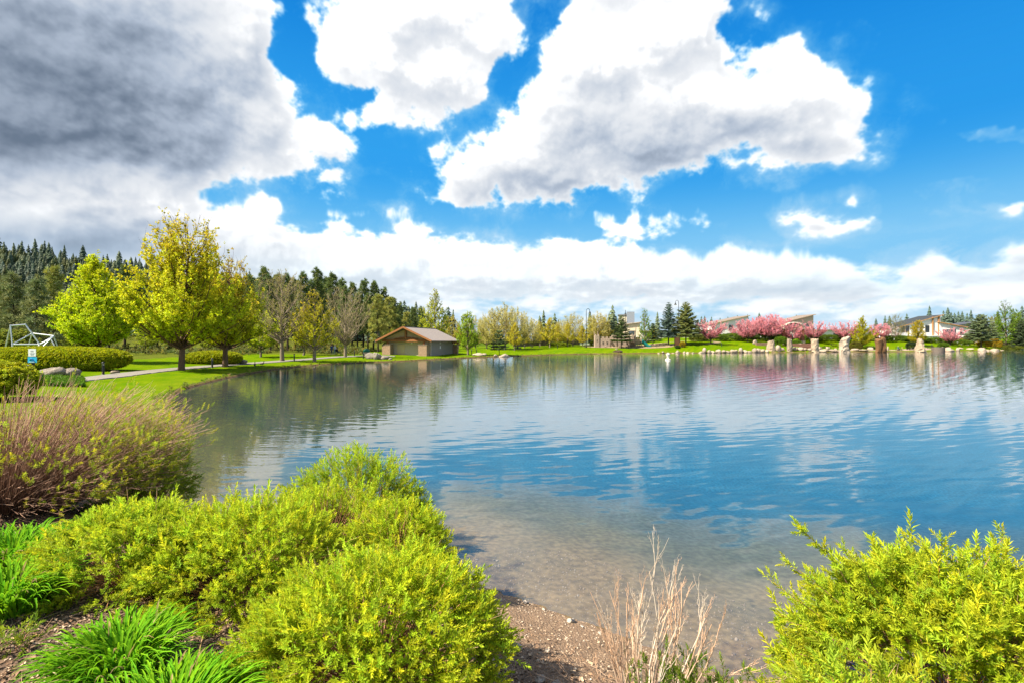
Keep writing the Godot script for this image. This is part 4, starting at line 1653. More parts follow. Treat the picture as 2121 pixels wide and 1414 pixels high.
func restroom(at: Vector3, turn: float) -> void:
	var o := thing("restroom_building", "low stone and wood park restroom with gable roof beside the lawn path", "building", at, turn)
	# front faces +z, width along x, depth to -z; origin at the front right corner of the walls
	var W := 9.0
	var L := 13.4
	var E := 2.85
	var block := lin(0.56, 0.46, 0.38)
	var stone := lin(0.56, 0.40, 0.28)
	var wood := lin(0.36, 0.16, 0.065)
	var b0 := Vector3(-W, -0.3, -2.4)
	wall_panel(o, MAT.render_wall, Vector3(-W, -0.3, -1.75), Vector3(0, -0.3, -1.75), E + 0.3, E + 0.3, block)
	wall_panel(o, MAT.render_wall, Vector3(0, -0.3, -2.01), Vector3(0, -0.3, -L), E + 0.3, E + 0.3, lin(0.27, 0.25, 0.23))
	wall_panel(o, MAT.render_wall, Vector3(-0.26, -0.3, -L), Vector3(-W + 0.26, -0.3, -L), E + 0.3, E + 0.3, block)
	wall_panel(o, MAT.render_wall, Vector3(-W, -0.3, -L), Vector3(-W, -0.3, -2.01), E + 0.3, E + 0.3, block)
	# gable above the front wall: tan boards in two panels
	var peak := 5.35
	var apex := Vector3(-W * 0.5, peak - 0.35, -1.6)
	var tan_c := lin(0.60, 0.45, 0.26)
	one("gable_panel", o, MAT.timber, func(m: MB) -> void: m.tri(Vector3(-W - 0.2, E + 0.12, -0.82), Vector3(-W * 0.5 - 0.1, E + 0.12, -0.82), Vector3(-W * 0.5 - 0.1, peak - 0.4, -0.82), tan_c, Vector3.BACK))
	one("gable_panel", o, MAT.timber, func(m: MB) -> void: m.tri(Vector3(0.2, E + 0.12, -0.82), Vector3(-W * 0.5 + 0.1, E + 0.12, -0.82), Vector3(-W * 0.5 + 0.1, peak - 0.4, -0.82), tan_c, Vector3.BACK))
	boxes("soffit", o, MAT.timber, Vector3(-W * 0.5, E + 0.05, -1.3), Vector3(W - 0.4, 0.1, 0.9), tan_c)
	# roof: two slopes with deep overhangs
	var ov := 1.1
	var ze := 0.45
	var zb := -L - 0.9
	var ye := E - 0.05
	var rk := Vector3(-W * 0.5, peak, ze)
	var rb := Vector3(-W * 0.5, peak, zb)
	var rc := lin(0.33, 0.285, 0.26)
	slab(o, "roof", MAT.roofing, [rk, Vector3(ov, ye, ze), Vector3(ov, ye, zb), rb], 0.16, rc)
	slab(o, "roof", MAT.roofing, [rk, rb, Vector3(-W - ov, ye, zb), Vector3(-W - ov, ye, ze)], 0.16, rc)
	boxes("ridge_cap", o, MAT.roofing, Vector3(-W * 0.5, peak + 0.015, (ze + zb) * 0.5), Vector3(0.35, 0.05, ze - zb - 0.1), tint(rc, 0.8))
	for s in [-1.0, 1.0]:
		var e := Vector3(-W * 0.5 + s * (W * 0.5 + ov), ye - 0.10, ze + 0.05)
		var k := Vector3(-W * 0.5, peak - 0.10, ze + 0.05)
		var dd := (e - k).normalized()
		boxes("bargeboard", o, MAT.timber, (e + k) * 0.5, Vector3(k.distance_to(e), 0.32, 0.09), wood, Basis(dd, Vector3(-dd.y * s, dd.x * s, 0) if s > 0 else Vector3(dd.y, -dd.x, 0), Vector3.BACK))
		boxes("gutter", o, MAT.painted, Vector3(-W * 0.5 + s * (W * 0.5 + ov + 0.06), ye - 0.12, (ze + zb) * 0.5), Vector3(0.1, 0.12, ze - zb), lin(0.20, 0.12, 0.08))
		# stone piers carrying the tie beam
		var px = -W * 0.5 + s * (W * 0.5 - 0.85)
		boxes("stone_pier", o, MAT.masonry, Vector3(px, 0.85, -0.6), Vector3(1.7, 2.3, 1.2), stone, Basis.IDENTITY, 0.05)
		boxes("pier_cap", o, MAT.masonry, Vector3(px, 2.04, -0.6), Vector3(1.85, 0.1, 1.34), lin(0.45, 0.38, 0.3), Basis.IDENTITY, 0.02)
		boxes("post", o, MAT.timber, Vector3(px, 2.33, -0.6), Vector3(0.3, 0.48, 0.3), wood)
	boxes("tie_beam", o, MAT.timber, Vector3(-W * 0.5, E - 0.05, -0.6), Vector3(W + 0.5, 0.42, 0.3), wood, Basis.IDENTITY, 0.02)
	boxes("king_post", o, MAT.timber, Vector3(-W * 0.5, E + 1.2, -0.6), Vector3(0.32, 2.06, 0.28), wood)
	one("arch_brace", o, MAT.timber, func(m: MB) -> void:
		var p := PackedVector3Array()
		for i in 9:
			var t := i / 8.0
			p.append(Vector3(-W * 0.5 - 2.4 + 4.8 * t, E + 0.2 + 0.28 * sin(PI * t), -0.6))
		m.tube(p, PackedFloat32Array([0.12, 0.13, 0.14, 0.14, 0.14, 0.14, 0.14, 0.13, 0.12]), 4, wood, wood))
	for k in 2:      # rear porch piers
		boxes("stone_pier", o, MAT.masonry, Vector3(0.35, 0.85, -L - 0.2 + 0.0 - k * 0.0) if k == 0 else Vector3(-W + 0.4, 0.85, -L - 0.62), Vector3(1.2, 2.3, 0.8), stone, Basis.IDENTITY, 0.05)
	for k in 3:
		boxes("rafter_tail", o, MAT.timber, Vector3(0.55, 2.42, -L + 0.7 - 0.6 * k), Vector3(0.9, 0.3, 0.14), wood)
	var d := boxes("door", o, MAT.painted, Vector3(-W + 3.0, 0.98, -1.71), Vector3(1.5, 2.2, 0.08), lin(0.52, 0.40, 0.25))
	boxes("handle", d, MAT.bare_steel, Vector3(-W + 3.55, 1.0, -1.64), Vector3(0.06, 0.2, 0.06), Color.WHITE)
	for lx in [[-3.8, -1.68, 0.0], [0.03, -6.2, 1.0]]:
		boxes("wall_lamp", o, MAT.painted, Vector3(lx[0], 2.35, lx[1]), Vector3(0.28, 0.3, 0.14) if lx[2] == 0.0 else Vector3(0.14, 0.3, 0.28), lin(0.7, 0.68, 0.62), Basis.IDENTITY, 0.03)
	boxes("sign_plate", o, MAT.painted, Vector3(0.02, 1.55, -6.3), Vector3(0.04, 0.5, 0.35), lin(0.75, 0.75, 0.74))
	boxes("drinking_fountain", o, MAT.bare_steel, Vector3(-1.9, 0.7, -1.5), Vector3(0.4, 0.5, 0.4), Color.WHITE, Basis.IDENTITY, 0.04)


# house with a single sloping roof: x along the front, front faces +z
func shed_house(called: String, label: String, at: Vector3, turn: float, W: float, D: float, hl: float, hr: float, wall_c: Color, roof_c: Color, trim: Color, wins: Array, group := "") -> Node3D:
	var o := thing(called, label, "house", at, turn, group)
	wall_panel(o, MAT.render_wall, Vector3(-W / 2, -3, D / 2), Vector3(W / 2, -3, D / 2), hl + 3, hr + 3, wall_c)
	wall_panel(o, MAT.render_wall, Vector3(W / 2, -3, D / 2 - 0.26), Vector3(W / 2, -3, -D / 2), hr + 3, hr + 3, wall_c)
	wall_panel(o, MAT.render_wall, Vector3(W / 2 - 0.26, -3, -D / 2), Vector3(-W / 2 + 0.26, -3, -D / 2), hr + 2.9, hl + 2.9, wall_c)
	wall_panel(o, MAT.render_wall, Vector3(-W / 2, -3, -D / 2), Vector3(-W / 2, -3, D / 2 - 0.26), hl + 3, hl + 3, wall_c)
	var k := (hr - hl) / W
	var ov := 0.6
	var l := -W / 2 - ov
	var r := W / 2 + ov
	var yl := hl - k * ov + 0.24
	var yr := hr + k * ov + 0.24
	slab(o, "roof", MAT.roofing, [Vector3(l, yl, D / 2 + ov), Vector3(r, yr, D / 2 + ov), Vector3(r, yr, -D / 2 - ov), Vector3(l, yl, -D / 2 - ov)], 0.2, roof_c)
	var u := Vector3(1, k, 0).normalized()
	boxes("fascia", o, MAT.timber, Vector3(0, (yl + yr) * 0.5 - 0.10, D / 2 + ov + 0.05), Vector3(Vector2(r - l, yr - yl).length(), 0.24, 0.08), trim, Basis(u, Vector3(-u.y, u.x, 0), Vector3.BACK))
	for w in wins:
		window(o, Vector3(w[0], w[1], D / 2), Vector3.RIGHT, w[2], w[3], w[4] if w.size() > 4 else lin(0.05, 0.05, 0.05), 2 if w[2] > 1.2 else 1)
	return o


func _ready() -> void:
	# camera, sky, sun, exposure
	var cam := Camera3D.new()
	cam.name = "camera"
	cam.position = Vector3(0, EYE, 0)
	cam.fov = rad_to_deg(2.0 * atan(K * 707.0))
	cam.near = 0.05
	cam.far = 6000.0
	add_child(cam)
	cam.current = true
	var env := Environment.new()
	env.background_mode = Environment.BG_SKY
	env.sky = make_sky()
	env.background_energy_multiplier = 0.425
	env.tonemap_mode = Environment.TONE_MAPPER_LINEAR
	env.tonemap_exposure = 2.8
	env.sdfgi_enabled = true
	env.ssao_enabled = true
	env.ssil_enabled = true
	var we := WorldEnvironment.new()
	we.name = "environment"
	we.environment = env
	add_child(we)
	var sun := DirectionalLight3D.new()
	sun.name = "sun"
	sun.light_energy = 1.6
	sun.light_color = Color(1.0, 0.955, 0.87)
	sun.light_angular_distance = 0.5
	sun.shadow_enabled = true
	add_child(sun)
	sun.look_at_from_position(Vector3.ZERO, Vector3(0.61, -0.75, -0.26))
	big.seed = 2; big.frequency = 1.0; big.fractal_octaves = 3
	fine.seed = 8; fine.frequency = 1.0; fine.fractal_octaves = 3
	make_materials()
	make_leaves()
	pond = curve_points([Vector2(-20.3, 30), Vector2(-17.2, 24.5), Vector2(-13.2, 19), Vector2(-11.2, 15.2), Vector2(-9.4, 11.9), Vector2(-7.3, 9.5), Vector2(-4.3, 7.9), Vector2(-1.7, 6.9), Vector2(-0.1, 5.8), Vector2(0.95, 5.1), Vector2(1.9, 4.35), Vector2(3.4, 3.95), Vector2(6, 4.2), Vector2(12, 4.6), Vector2(25, 5), Vector2(48, 8), Vector2(78, 20), Vector2(112, 45), Vector2(155, 90), Vector2(200, 145), Vector2(212, 182), Vector2(196, 192), Vector2(170, 172), Vector2(150, 158), Vector2(120, 145), Vector2(87, 139.5), Vector2(55, 130), Vector2(42, 127), Vector2(16, 117), Vector2(-2, 98.5), Vector2(-9.9, 87), Vector2(-16.9, 74.5), Vector2(-22.4, 67.5), Vector2(-25.0, 60.5), Vector2(-25.4, 51.5), Vector2(-23.3, 39.5)], 2.6, true)
	path_line = curve_points([Vector2(-48, 25), Vector2(-36, 25.5), Vector2(-29.4, 29), Vector2(-29.6, 35), Vector2(-31.2, 42), Vector2(-32.0, 52), Vector2(-31.0, 62), Vector2(-28.4, 76), Vector2(-25.0, 84), Vector2(-20.5, 85.5)], 1.2, false)
	build_land()
	waterside_left()
	lawn_things()
	woods()
	far_shore()
	plaza_side()
	foreground()


# ---------------------------------------------------------------- left shore: hedges, sign, rocks, climbing frame
func waterside_left() -> void:
	var hedge_c := lin(0.33, 0.36, 0.008)
	shrub("clipped_hedge", "long clipped yellow-green hedge with rounded top behind the boulders", "hedge", on(95, 42), Vector3(6.6, 0.92, 1.5), 0.06, 15000, hedge_c, 1, {"square": 3.0, "lump": 0.03, "depth": 0.10, "low": -0.9, "size": 1.35, "raise": 0.95, "stems": 20})
	shrub("clipped_hedge", "low oval clipped hedge between the two maples beside the path", "hedge", on(442, 56), Vector3(2.9, 0.72, 1.5), 0.1, 5200, hedge_c, 2, {"square": 2.6, "lump": 0.03, "depth": 0.1, "low": -0.9, "size": 1.3, "stems": 8})
	shrub("leafy_shrub", "loose yellow-green shrub cut off by the picture edge near the sign", "shrub", on(-12, 22), Vector3(1.5, 0.85, 1.3), 0.0, 3600, lin(0.36, 0.38, 0.012), 3, {"size": 1.0, "lump": 0.15})
	shrub("leafy_shrub", "olive shrub under the edge trees behind the long hedge", "shrub", on(20, 60), Vector3(2.6, 1.7, 2.0), 0.0, 2600, lin(0.22, 0.25, 0.03), 4, {"size": 1.8, "lump": 0.2})
	# rough grass along the turf edge
	var edge := Scatter.new()
	var re := rngs(78)
	var line := curve_points(Array(pond), 0.35, true)
	for k in line.size():
		var p := line[k]
		if p.y < 19.0 or p.length() < 19.0 or p.x > 60.0:
			continue
		for j in 3:
			var q := p + Vector2(re.randf_range(-0.5, 0.5), re.randf_range(-0.5, 0.5))
			if not Geometry2D.is_point_in_polygon(q, pond) and fine.get_noise_2d(q.x * 0.4, q.y * 0.4) > -0.2:
				var c := lin(0.15, 0.24, 0.01).lerp(lin(0.34, 0.27, 0.09), re.randf() * re.randf())
				edge.add(place(q.x, q.y, 0.03), along(Vector3.UP + rdir(re) * 0.4, re, re.randf_range(0.7, 1.7)), hue(c, re))
	scatter("bank_grass", LEAF.tuft, MAT.leaf, edge)
	# low ground cover by the sign
	var cover := Scatter.new()
	var r := rngs(77)
	for k in 2600:
		var px := r.randf_range(42, 172)
		var d := r.randf_range(28.6, 33.0)
		var p := on(px, d)
		if fine.get_noise_2d(p.x * 0.6, p.z * 0.6) > -0.25:
			cover.add(p + Vector3.UP * r.randf_range(0.0, 0.22), along(Vector3.UP + rdir(r) * 0.6, r, r.randf_range(0.9, 1.6)), hue(lin(0.10, 0.20, 0.012), r))
	scatter("ground_cover", LEAF.tuft, MAT.leaf, cover)
	# rule sign on a timber post
	var at := on(68, 29.0)
	var o := thing("park_sign", "brown post carrying a white notice above a blue picture sign", "sign", at, 0.12)
	var brown := lin(0.10, 0.05, 0.03)
	boxes("post", o, MAT.timber, Vector3(0, 0.95, 0), Vector3(0.11, 2.1, 0.11), brown, Basis.IDENTITY, 0.01)
	var wp := boxes("white_panel", o, MAT.painted, Vector3(0, 1.93, 0.08), Vector3(0.40, 0.44, 0.02), lin(0.72, 0.73, 0.75))
	boxes("print", wp, MAT.painted, Vector3(-0.01, 2.02, 0.094), Vector3(0.14, 0.08, 0.006), lin(0.35, 0.36, 0.38))
	for k in 3:
		boxes("print", wp, MAT.painted, Vector3(0, 1.90 - 0.05 * k, 0.094), Vector3(0.26 - 0.05 * k, 0.018, 0.006), lin(0.38, 0.39, 0.4))
	var bp := boxes("blue_panel", o, MAT.painted, Vector3(0.01, 1.50, 0.08), Vector3(0.48, 0.34, 0.02), lin(0.03, 0.38, 0.62))
	one("emblem", bp, MAT.painted, func(m: MB) -> void:
		var p := PackedVector3Array()
		for i in 9:
			var t := i / 8.0
			p.append(Vector3(-0.13 + 0.28 * t, 1.47 + 0.09 * sin(t * PI * 1.3), 0.094))
		m.tube(p, PackedFloat32Array([0.012, 0.03, 0.04, 0.045, 0.045, 0.04, 0.03, 0.02, 0.03]), 6, lin(0.01, 0.13, 0.38), lin(0.01, 0.13, 0.38)))
	boxes("print", bp, MAT.painted, Vector3(0.0, 1.38, 0.094), Vector3(0.3, 0.03, 0.006), lin(0.6, 0.7, 0.75))
	boxes("dispenser", o, MAT.painted, Vector3(-0.17, 0.95, 0.1), Vector3(0.16, 0.5, 0.12), lin(0.02, 0.02, 0.022), Basis.IDENTITY, 0.02)
	boxes("label_plate", o, MAT.painted, Vector3(-0.17, 0.85, 0.165), Vector3(0.1, 0.07, 0.01), lin(0.6, 0.6, 0.6))
	var bin := thing("litter_bin", "dark teal cylindrical litter bin at the foot of the sign", "bin", on(79, 28.8), 0.0)
	one("bin_body", bin, MAT.painted, func(m: MB) -> void: m.lathe(Vector3.ZERO, PackedVector2Array([Vector2(0.0, -0.1), Vector2(0.17, -0.1), Vector2(0.19, 0.62), Vector2(0.20, 0.64), Vector2(0.20, 0.68)]), 16, lin(0.012, 0.055, 0.06)))
	one("lid", bin, MAT.painted, func(m: MB) -> void: m.lathe(Vector3.ZERO, PackedVector2Array([Vector2(0.205, 0.68), Vector2(0.18, 0.74), Vector2(0.0, 0.78)]), 16, lin(0.015, 0.07, 0.075)))
	var grey := lin(0.36, 0.33, 0.29)
	rock("boulder", "largest flat-topped grey boulder in front of the long hedge", on(109, 34.5), Vector3(1.75, 0.95, 1.1), 1, grey, "boulders by the long hedge", {"turn": 0.2, "seg": 24, "rings": 14})
	rock("boulder", "squarish grey boulder next to the flat one, in front of the hedge", on(148, 35), Vector3(1.15, 0.78, 0.9), 2, grey, "boulders by the long hedge", {"turn": 0.3, "seg": 24, "rings": 14})
	rock("boulder", "small low grey boulder half hidden behind the sign post", on(52, 35.5), Vector3(0.9, 0.55, 0.7), 3, grey, "boulders by the long hedge")
	rock("boulder", "pale flat stone in the grass past the first bollard light", on(238, 39), Vector3(0.8, 0.32, 0.5), 4, lin(0.42, 0.36, 0.28), "boulders by the long hedge")
	rock("boulder", "pale rounded stone beside the end of the oval hedge", on(503, 57), Vector3(1.1, 0.75, 0.8), 5, lin(0.4, 0.35, 0.3))
	bollard("dark bollard light at the end of the long clipped hedge", on(213, 37.5))
	bollard("dark bollard light in front of the oval hedge by the path", on(439, 50))
	# geodesic climbing frame
	var f := thing("climbing_dome", "silver tubular climbing frame of open polygons behind the long hedge", "climbing frame", on(60, 52), 0.25)
	f.scale = Vector3(0.95, 1.38, 1.0)
	var pts := {"a": Vector3(-2.3, 0, 0.3), "b": Vector3(-1.35, 2.75, 0.6), "c": Vector3(-0.25, 2.85, 0.2), "d": Vector3(1.2, 1.35, 0.4), "e": Vector3(2.0, 1.75, 0.0), "f": Vector3(2.75, 0.9, 0.3), "g": Vector3(2.7, -0.1, 0.2), "h": Vector3(-1.0, 1.35, 0.9), "i": Vector3(0.5, 0.0, 1.3), "j": Vector3(-0.6, 0.1, 1.5), "k": Vector3(-1.5, 0.0, -1.6), "l": Vector3(-0.6, 2.2, -1.4), "m": Vector3(1.5, 2.0, -1.3), "n": Vector3(2.3, 0.0, -1.5)}
	for e in ["ab", "bc", "cd", "de", "ef", "fg", "hd", "hj", "hb", "di", "ei", "kl", "lc", "lm", "me", "mn", "lh", "kh", "md", "nf"]:
		bar("tube", f, MAT.bare_steel, pts[e[0]], pts[e[1]], 0.062, Color.WHITE, 8)
	for e in "bcdefhlm":
		one("joint", f, MAT.bare_steel, func(m: MB) -> void:
			m.lathe(pts[e] - Vector3(0, 0.085, 0), PackedVector2Array([Vector2(0, 0), Vector2(0.06, 0.02), Vector2(0.088, 0.085), Vector2(0.06, 0.15), Vector2(0, 0.17)]), 8, Color.WHITE))


# ---------------------------------------------------------------- lawn: maples, building, walkers
func lawn_things() -> void:
	var gold := lin(0.56, 0.61, 0.010)
	var warm := lin(0.62, 0.52, 0.02)
	var red_wood := lin(0.20, 0.135, 0.095)
	var grey_wood := lin(0.34, 0.28, 0.22)
	var row := "maples and young trees along the lawn path"
	tree("maple_tree", "rounded golden-green maple behind the long clipped hedge", on(196, 53), {"H": 11.9, "R": 4.4, "base": 1.9, "form": "ovate", "limbs": 84, "twigs": 11, "low": lin(0.49, 0.61, 0.010), "high": gold, "wood": red_wood, "gap": 0.20, "size": 0.95, "thin_top": 0.35, "rise": 1.1}, 11, row)
	tree("maple_tree", "tallest spreading golden maple with brushy orange top on the lakeside lawn", on(375, 45), {"H": 14.2, "R": 6.1, "base": 2.6, "form": "fan", "limbs": 108, "twigs": 11, "low": lin(0.52, 0.61, 0.010), "high": warm, "wood": red_wood, "twig": lin(0.20, 0.10, 0.06), "trunk": 0.26, "gap": 0.22, "size": 0.92, "thin_top": 0.62, "rise": 1.0, "lift": 0.45}, 24, row)
	tree("maple_tree", "golden maple with bare pinkish tip behind the tallest one", on(466, 51.5), {"H": 11.9, "R": 4.6, "base": 2.4, "form": "fan", "limbs": 80, "twigs": 11, "low": lin(0.58, 0.62, 0.01), "high": lin(0.52, 0.40, 0.05), "wood": red_wood, "twig": lin(0.26, 0.14, 0.09), "gap": 0.21, "size": 0.95, "thin_top": 0.75, "rise": 1.1, "lift": 0.4}, 13, row)
	tree("bare_tree", "tall grey almost leafless tree past the golden maples", on(584, 65), {"H": 12.1, "R": 3.8, "base": 3.0, "form": "round", "limbs": 58, "twigs": 8, "fork": 3, "low": lin(0.32, 0.33, 0.04), "high": lin(0.38, 0.34, 0.08), "wood": grey_wood, "twig": lin(0.42, 0.34, 0.24), "leaf": "sparse", "fill": 0.5, "gap": 0.3, "size": 0.9, "twig_w": 0.016, "lift": 0.5}, 14, row)
	tree("maple_tree", "half bare yellow tree with grey limbs showing, between two bare ones", on(651, 66), {"H": 10.0, "R": 3.7, "base": 2.0, "form": "ovate", "limbs": 54, "twigs": 9, "low": lin(0.46, 0.46, 0.012), "high": lin(0.50, 0.42, 0.03), "wood": grey_wood, "twig": lin(0.40, 0.31, 0.20), "fill": 0.85, "gap": 0.24, "size": 0.85, "thin_top": 0.6}, 15, row)
	tree("bare_tree", "wide vase-shaped bare tree with tan twigs in front of the pines", on(715, 79), {"H": 10.8, "R": 4.1, "base": 2.3, "form": "vase", "limbs": 56, "twigs": 8, "fork": 3, "low": lin(0.36, 0.34, 0.07), "high": lin(0.40, 0.35, 0.12), "wood": grey_wood, "twig": lin(0.46, 0.38, 0.26), "leaf": "sparse", "fill": 0.35, "gap": 0.32, "size": 0.85, "twig_w": 0.017, "rise": 1.4}, 16, row)
	tree("maple_tree", "small yellow tree with short trunk set back behind the half bare one", on(629, 82), {"H": 8.2, "R": 3.3, "base": 1.7, "form": "ovate", "limbs": 36, "twigs": 8, "low": lin(0.40, 0.44, 0.012), "high": warm, "wood": grey_wood, "size": 1.0, "gap": 0.25}, 17, row)
	tree("maple_tree", "low yellow-green tree under the pines, left of the wide bare tree", on(540, 74), {"H": 7.0, "R": 3.4, "base": 1.4, "form": "round", "limbs": 34, "twigs": 8, "low": lin(0.36, 0.42, 0.012), "high": gold, "wood": grey_wood, "size": 1.0, "gap": 0.25}, 117, row)
	restroom(on(884, 88.5) + Vector3(0, 0.0, 0), deg_to_rad(-14.0))
	# behind and beside the building
	tree("maple_tree", "bright lemon-yellow tree with pale thin top rising behind the building", on(901, 118), {"H": 15.0, "R": 4.0, "base": 3.0, "form": "ovate", "limbs": 56, "twigs": 8, "low": lin(0.46, 0.50, 0.010), "high": lin(0.44, 0.45, 0.10), "wood": grey_wood, "size": 1.25, "gap": 0.3, "thin_top": 0.55}, 18)
	tree("ornamental_tree", "fresh green twin-trunk tree just past the building corner", on(969, 98), {"H": 8.6, "R": 2.9, "base": 1.3, "form": "column", "limbs": 50, "twigs": 8, "low": lin(0.26, 0.40, 0.012), "high": lin(0.33, 0.42, 0.02), "wood": grey_wood, "size": 0.95, "gap": 0.24}, 19)
	tree("ornamental_tree", "pale yellow tree peeking over the far end of the building roof", on(937, 132), {"H": 8.8, "R": 3.2, "base": 1.5, "form": "round", "limbs": 34, "twigs": 8, "low": lin(0.42, 0.38, 0.04), "high": lin(0.45, 0.38, 0.07), "wood": grey_wood, "size": 1.1, "gap": 0.3, "fill": 0.8}, 20)
	spruce("spruce_tree", "small dark spruce on the bank beside the white rocks", on(1034, 101), 4.9, 1.7, 0.9, lin(0.09, 0.13, 0.05), 1)
	# bollards, bin, rocks
	bollard("dark bollard light beside the tall bare tree", on(609, 66))
	bollard("slim bollard light near the wide bare tree", on(734, 82))
	bollard("bollard light by the green bin and the angular rocks", on(752.5, 76))
	var bin := thing("litter_bin", "green domed litter bin behind the angular rocks", "bin", on(759, 82), 0.0)
	one("bin_body", bin, MAT.painted, func(m: MB) -> void: m.lathe(Vector3.ZERO, PackedVector2Array([Vector2(0.0, -0.1), Vector2(0.50, -0.1), Vector2(0.55, 0.75)]), 16, lin(0.30, 0.27, 0.22)))
	one("lid", bin, MAT.painted, func(m: MB) -> void: m.lathe(Vector3.ZERO, PackedVector2Array([Vector2(0.58, 0.75), Vector2(0.56, 1.0), Vector2(0.36, 1.22), Vector2(0.0, 1.3)]), 16, lin(0.01, 0.11, 0.07)))
	var pale := lin(0.40, 0.37, 0.33)
	var rl := [[769, 76, 2.0, 1.25, 1.3, "broad angular grey rock nearest the green bin"], [778, 75, 1.0, 1.45, 1.0, "upright split rock leaning between the two angular ones"], [784, 76, 1.3, 1.1, 1.0, "pointed grey rock, last of the angular cluster"], [797, 76, 1.7, 0.75, 1.1, "low whitish rock apart from the angular cluster"], [808, 76, 0.9, 0.3, 0.6, "thin flat pale stone lying in front of the building"]]
	for k in rl.size():
		var q: Array = rl[k]
		rock("boulder", q[5], on(q[0], q[1]), Vector3(q[2], q[3], q[4]), 20 + k, pale, "rocks on the lawn before the building", {"turn": 0.3 * k, "cuts": 12})
	var wl := [[984, 96, 1.2, 0.5, "small white rock, first of the low row by the twin-trunk tree"], [992, 96, 1.9, 0.75, "white rounded rock in the middle of the low row"], [1001, 97, 1.8, 0.6, "flat white rock closing the low row"], [1026, 97, 1.0, 0.6, "small pale rock at the foot of the little spruce"], [1044, 97, 2.4, 1.15, "largest white boulder beside the little spruce"], [1029, 94.5, 1.1, 0.5, "pale stone at the water line under the little spruce"], [1056, 98, 1.3, 0.5, "pale stone at the water line past the big white boulder"]]
	for k in wl.size():
		var q: Array = wl[k]
		rock("boulder", q[4], on(q[0], q[1]), Vector3(q[2], q[3], q[2] * 0.7), 30 + k, lin(0.62, 0.54, 0.44), "white rocks on the bank past the building", {"turn": 0.2 * k})
	# walkers with a pushchair
	var walk := person_mesh(false, lin(0.03, 0.07, 0.22), lin(0.08, 0.09, 0.13), lin(0.10, 0.07, 0.05), Vector3.ZERO)
	person("walker in a dark blue shirt beside the person with the pushchair", on(686.5, 84.5, 0.07), -2.9, walk)
	var push := person_mesh(false, lin(0.42, 0.50, 0.58), lin(0.16, 0.24, 0.36), lin(0.5, 0.45, 0.36), Vector3(0.16, -0.42, 0.42))
	person("walker in a light blue top pushing a dark pushchair", on(693.5, 84.5, 0.07), 1.4, push)
	pushchair(on(701, 84.5, 0.07), 1.4)
	var goose := bird_mesh(lin(0.16, 0.12, 0.08), lin(0.42, 0.36, 0.28), lin(0.05, 0.04, 0.035), false)
	bird("brown goose with a pale breast standing on the lawn", on(649, 58), 1.2, goose, 1.15)
	var dark := bird_mesh(lin(0.05, 0.045, 0.04), lin(0.16, 0.13, 0.1), lin(0.03, 0.03, 0.025), false)
	bird("dark goose grazing in the maple shade, nearer the water", on(527, 52.5), 0.6, dark, 1.0)
	bird("dark goose in the maple shade, further up the lawn", on(542, 55), 2.0, dark, 0.9)


func pushchair(at: Vector3, turn: float) -> void:
	var o := thing("pushchair", "dark pushchair with hood in front of the light blue walker", "pushchair", at, turn)
	var dk := lin(0.02, 0.02, 0.025)
	one("hood", o, MAT.cloth, func(m: MB) -> void:
		for i in 6:
			var a := -0.5 + i * 0.36
			var b := a + 0.36
			m.quad(Vector3(-0.24, 0.72 + 0.36 * sin(a), -0.1 + 0.36 * -cos(a)), Vector3(0.24, 0.72 + 0.36 * sin(a), -0.1 + 0.36 * -cos(a)), Vector3(0.24, 0.72 + 0.36 * sin(b), -0.1 - 0.36 * cos(b)), Vector3(-0.24, 0.72 + 0.36 * sin(b), -0.1 - 0.36 * cos(b)), dk))
	boxes("seat", o, MAT.cloth, Vector3(0, 0.5, 0.05), Vector3(0.44, 0.12, 0.5), dk, Basis.IDENTITY, 0.03)
	boxes("backrest", o, MAT.cloth, Vector3(0, 0.72, -0.22), Vector3(0.44, 0.5, 0.08), dk, Basis(Vector3.RIGHT, -0.3), 0.02)
	for s in [-1.0, 1.0]:
		bar("frame", o, MAT.dark_metal, Vector3(0.25 * s, 1.02, -0.52), Vector3(0.25 * s, 0.12, 0.5), 0.018)
		bar("frame", o, MAT.dark_metal, Vector3(0.25 * s, 0.62, 0.0), Vector3(0.25 * s, 0.16, -0.36), 0.018)
		for z in [-0.38, 0.5]:
			var w := MB.new()
			var p := PackedVector3Array()
			var rr := PackedFloat32Array()
			for i in 13:
				p.append(Vector3(0.28 * s, 0.14 + 0.11 * sin(TAU * i / 12.0), z + 0.11 * cos(TAU * i / 12.0))); rr.append(0.03)
			w.tube(p, rr, 6, lin(0.03, 0.03, 0.03), lin(0.03, 0.03, 0.03))
			part("wheel", w.mesh(), MAT.cloth, o)
	bar("handle", o, MAT.dark_metal, Vector3(-0.25, 1.02, -0.52), Vector3(0.25, 1.02, -0.52), 0.02)


# a label with its place in a row, counted from the picture edge by the climbing dome
var counts := {}


func counted(what: String, px: float, stretches: Array) -> String:
	var names := ["first", "second", "third", "fourth", "fifth", "sixth", "seventh", "eighth", "ninth", "tenth", "eleventh", "twelfth", "thirteenth", "fourteenth", "fifteenth", "sixteenth"]
	for s in stretches:
		if px < s[0]:
			var key: String = what + s[1]
			var k: int = counts.get(key, 0)
			counts[key] = k + 1
			return names[mini(k, 15)] + " " + key
	return what


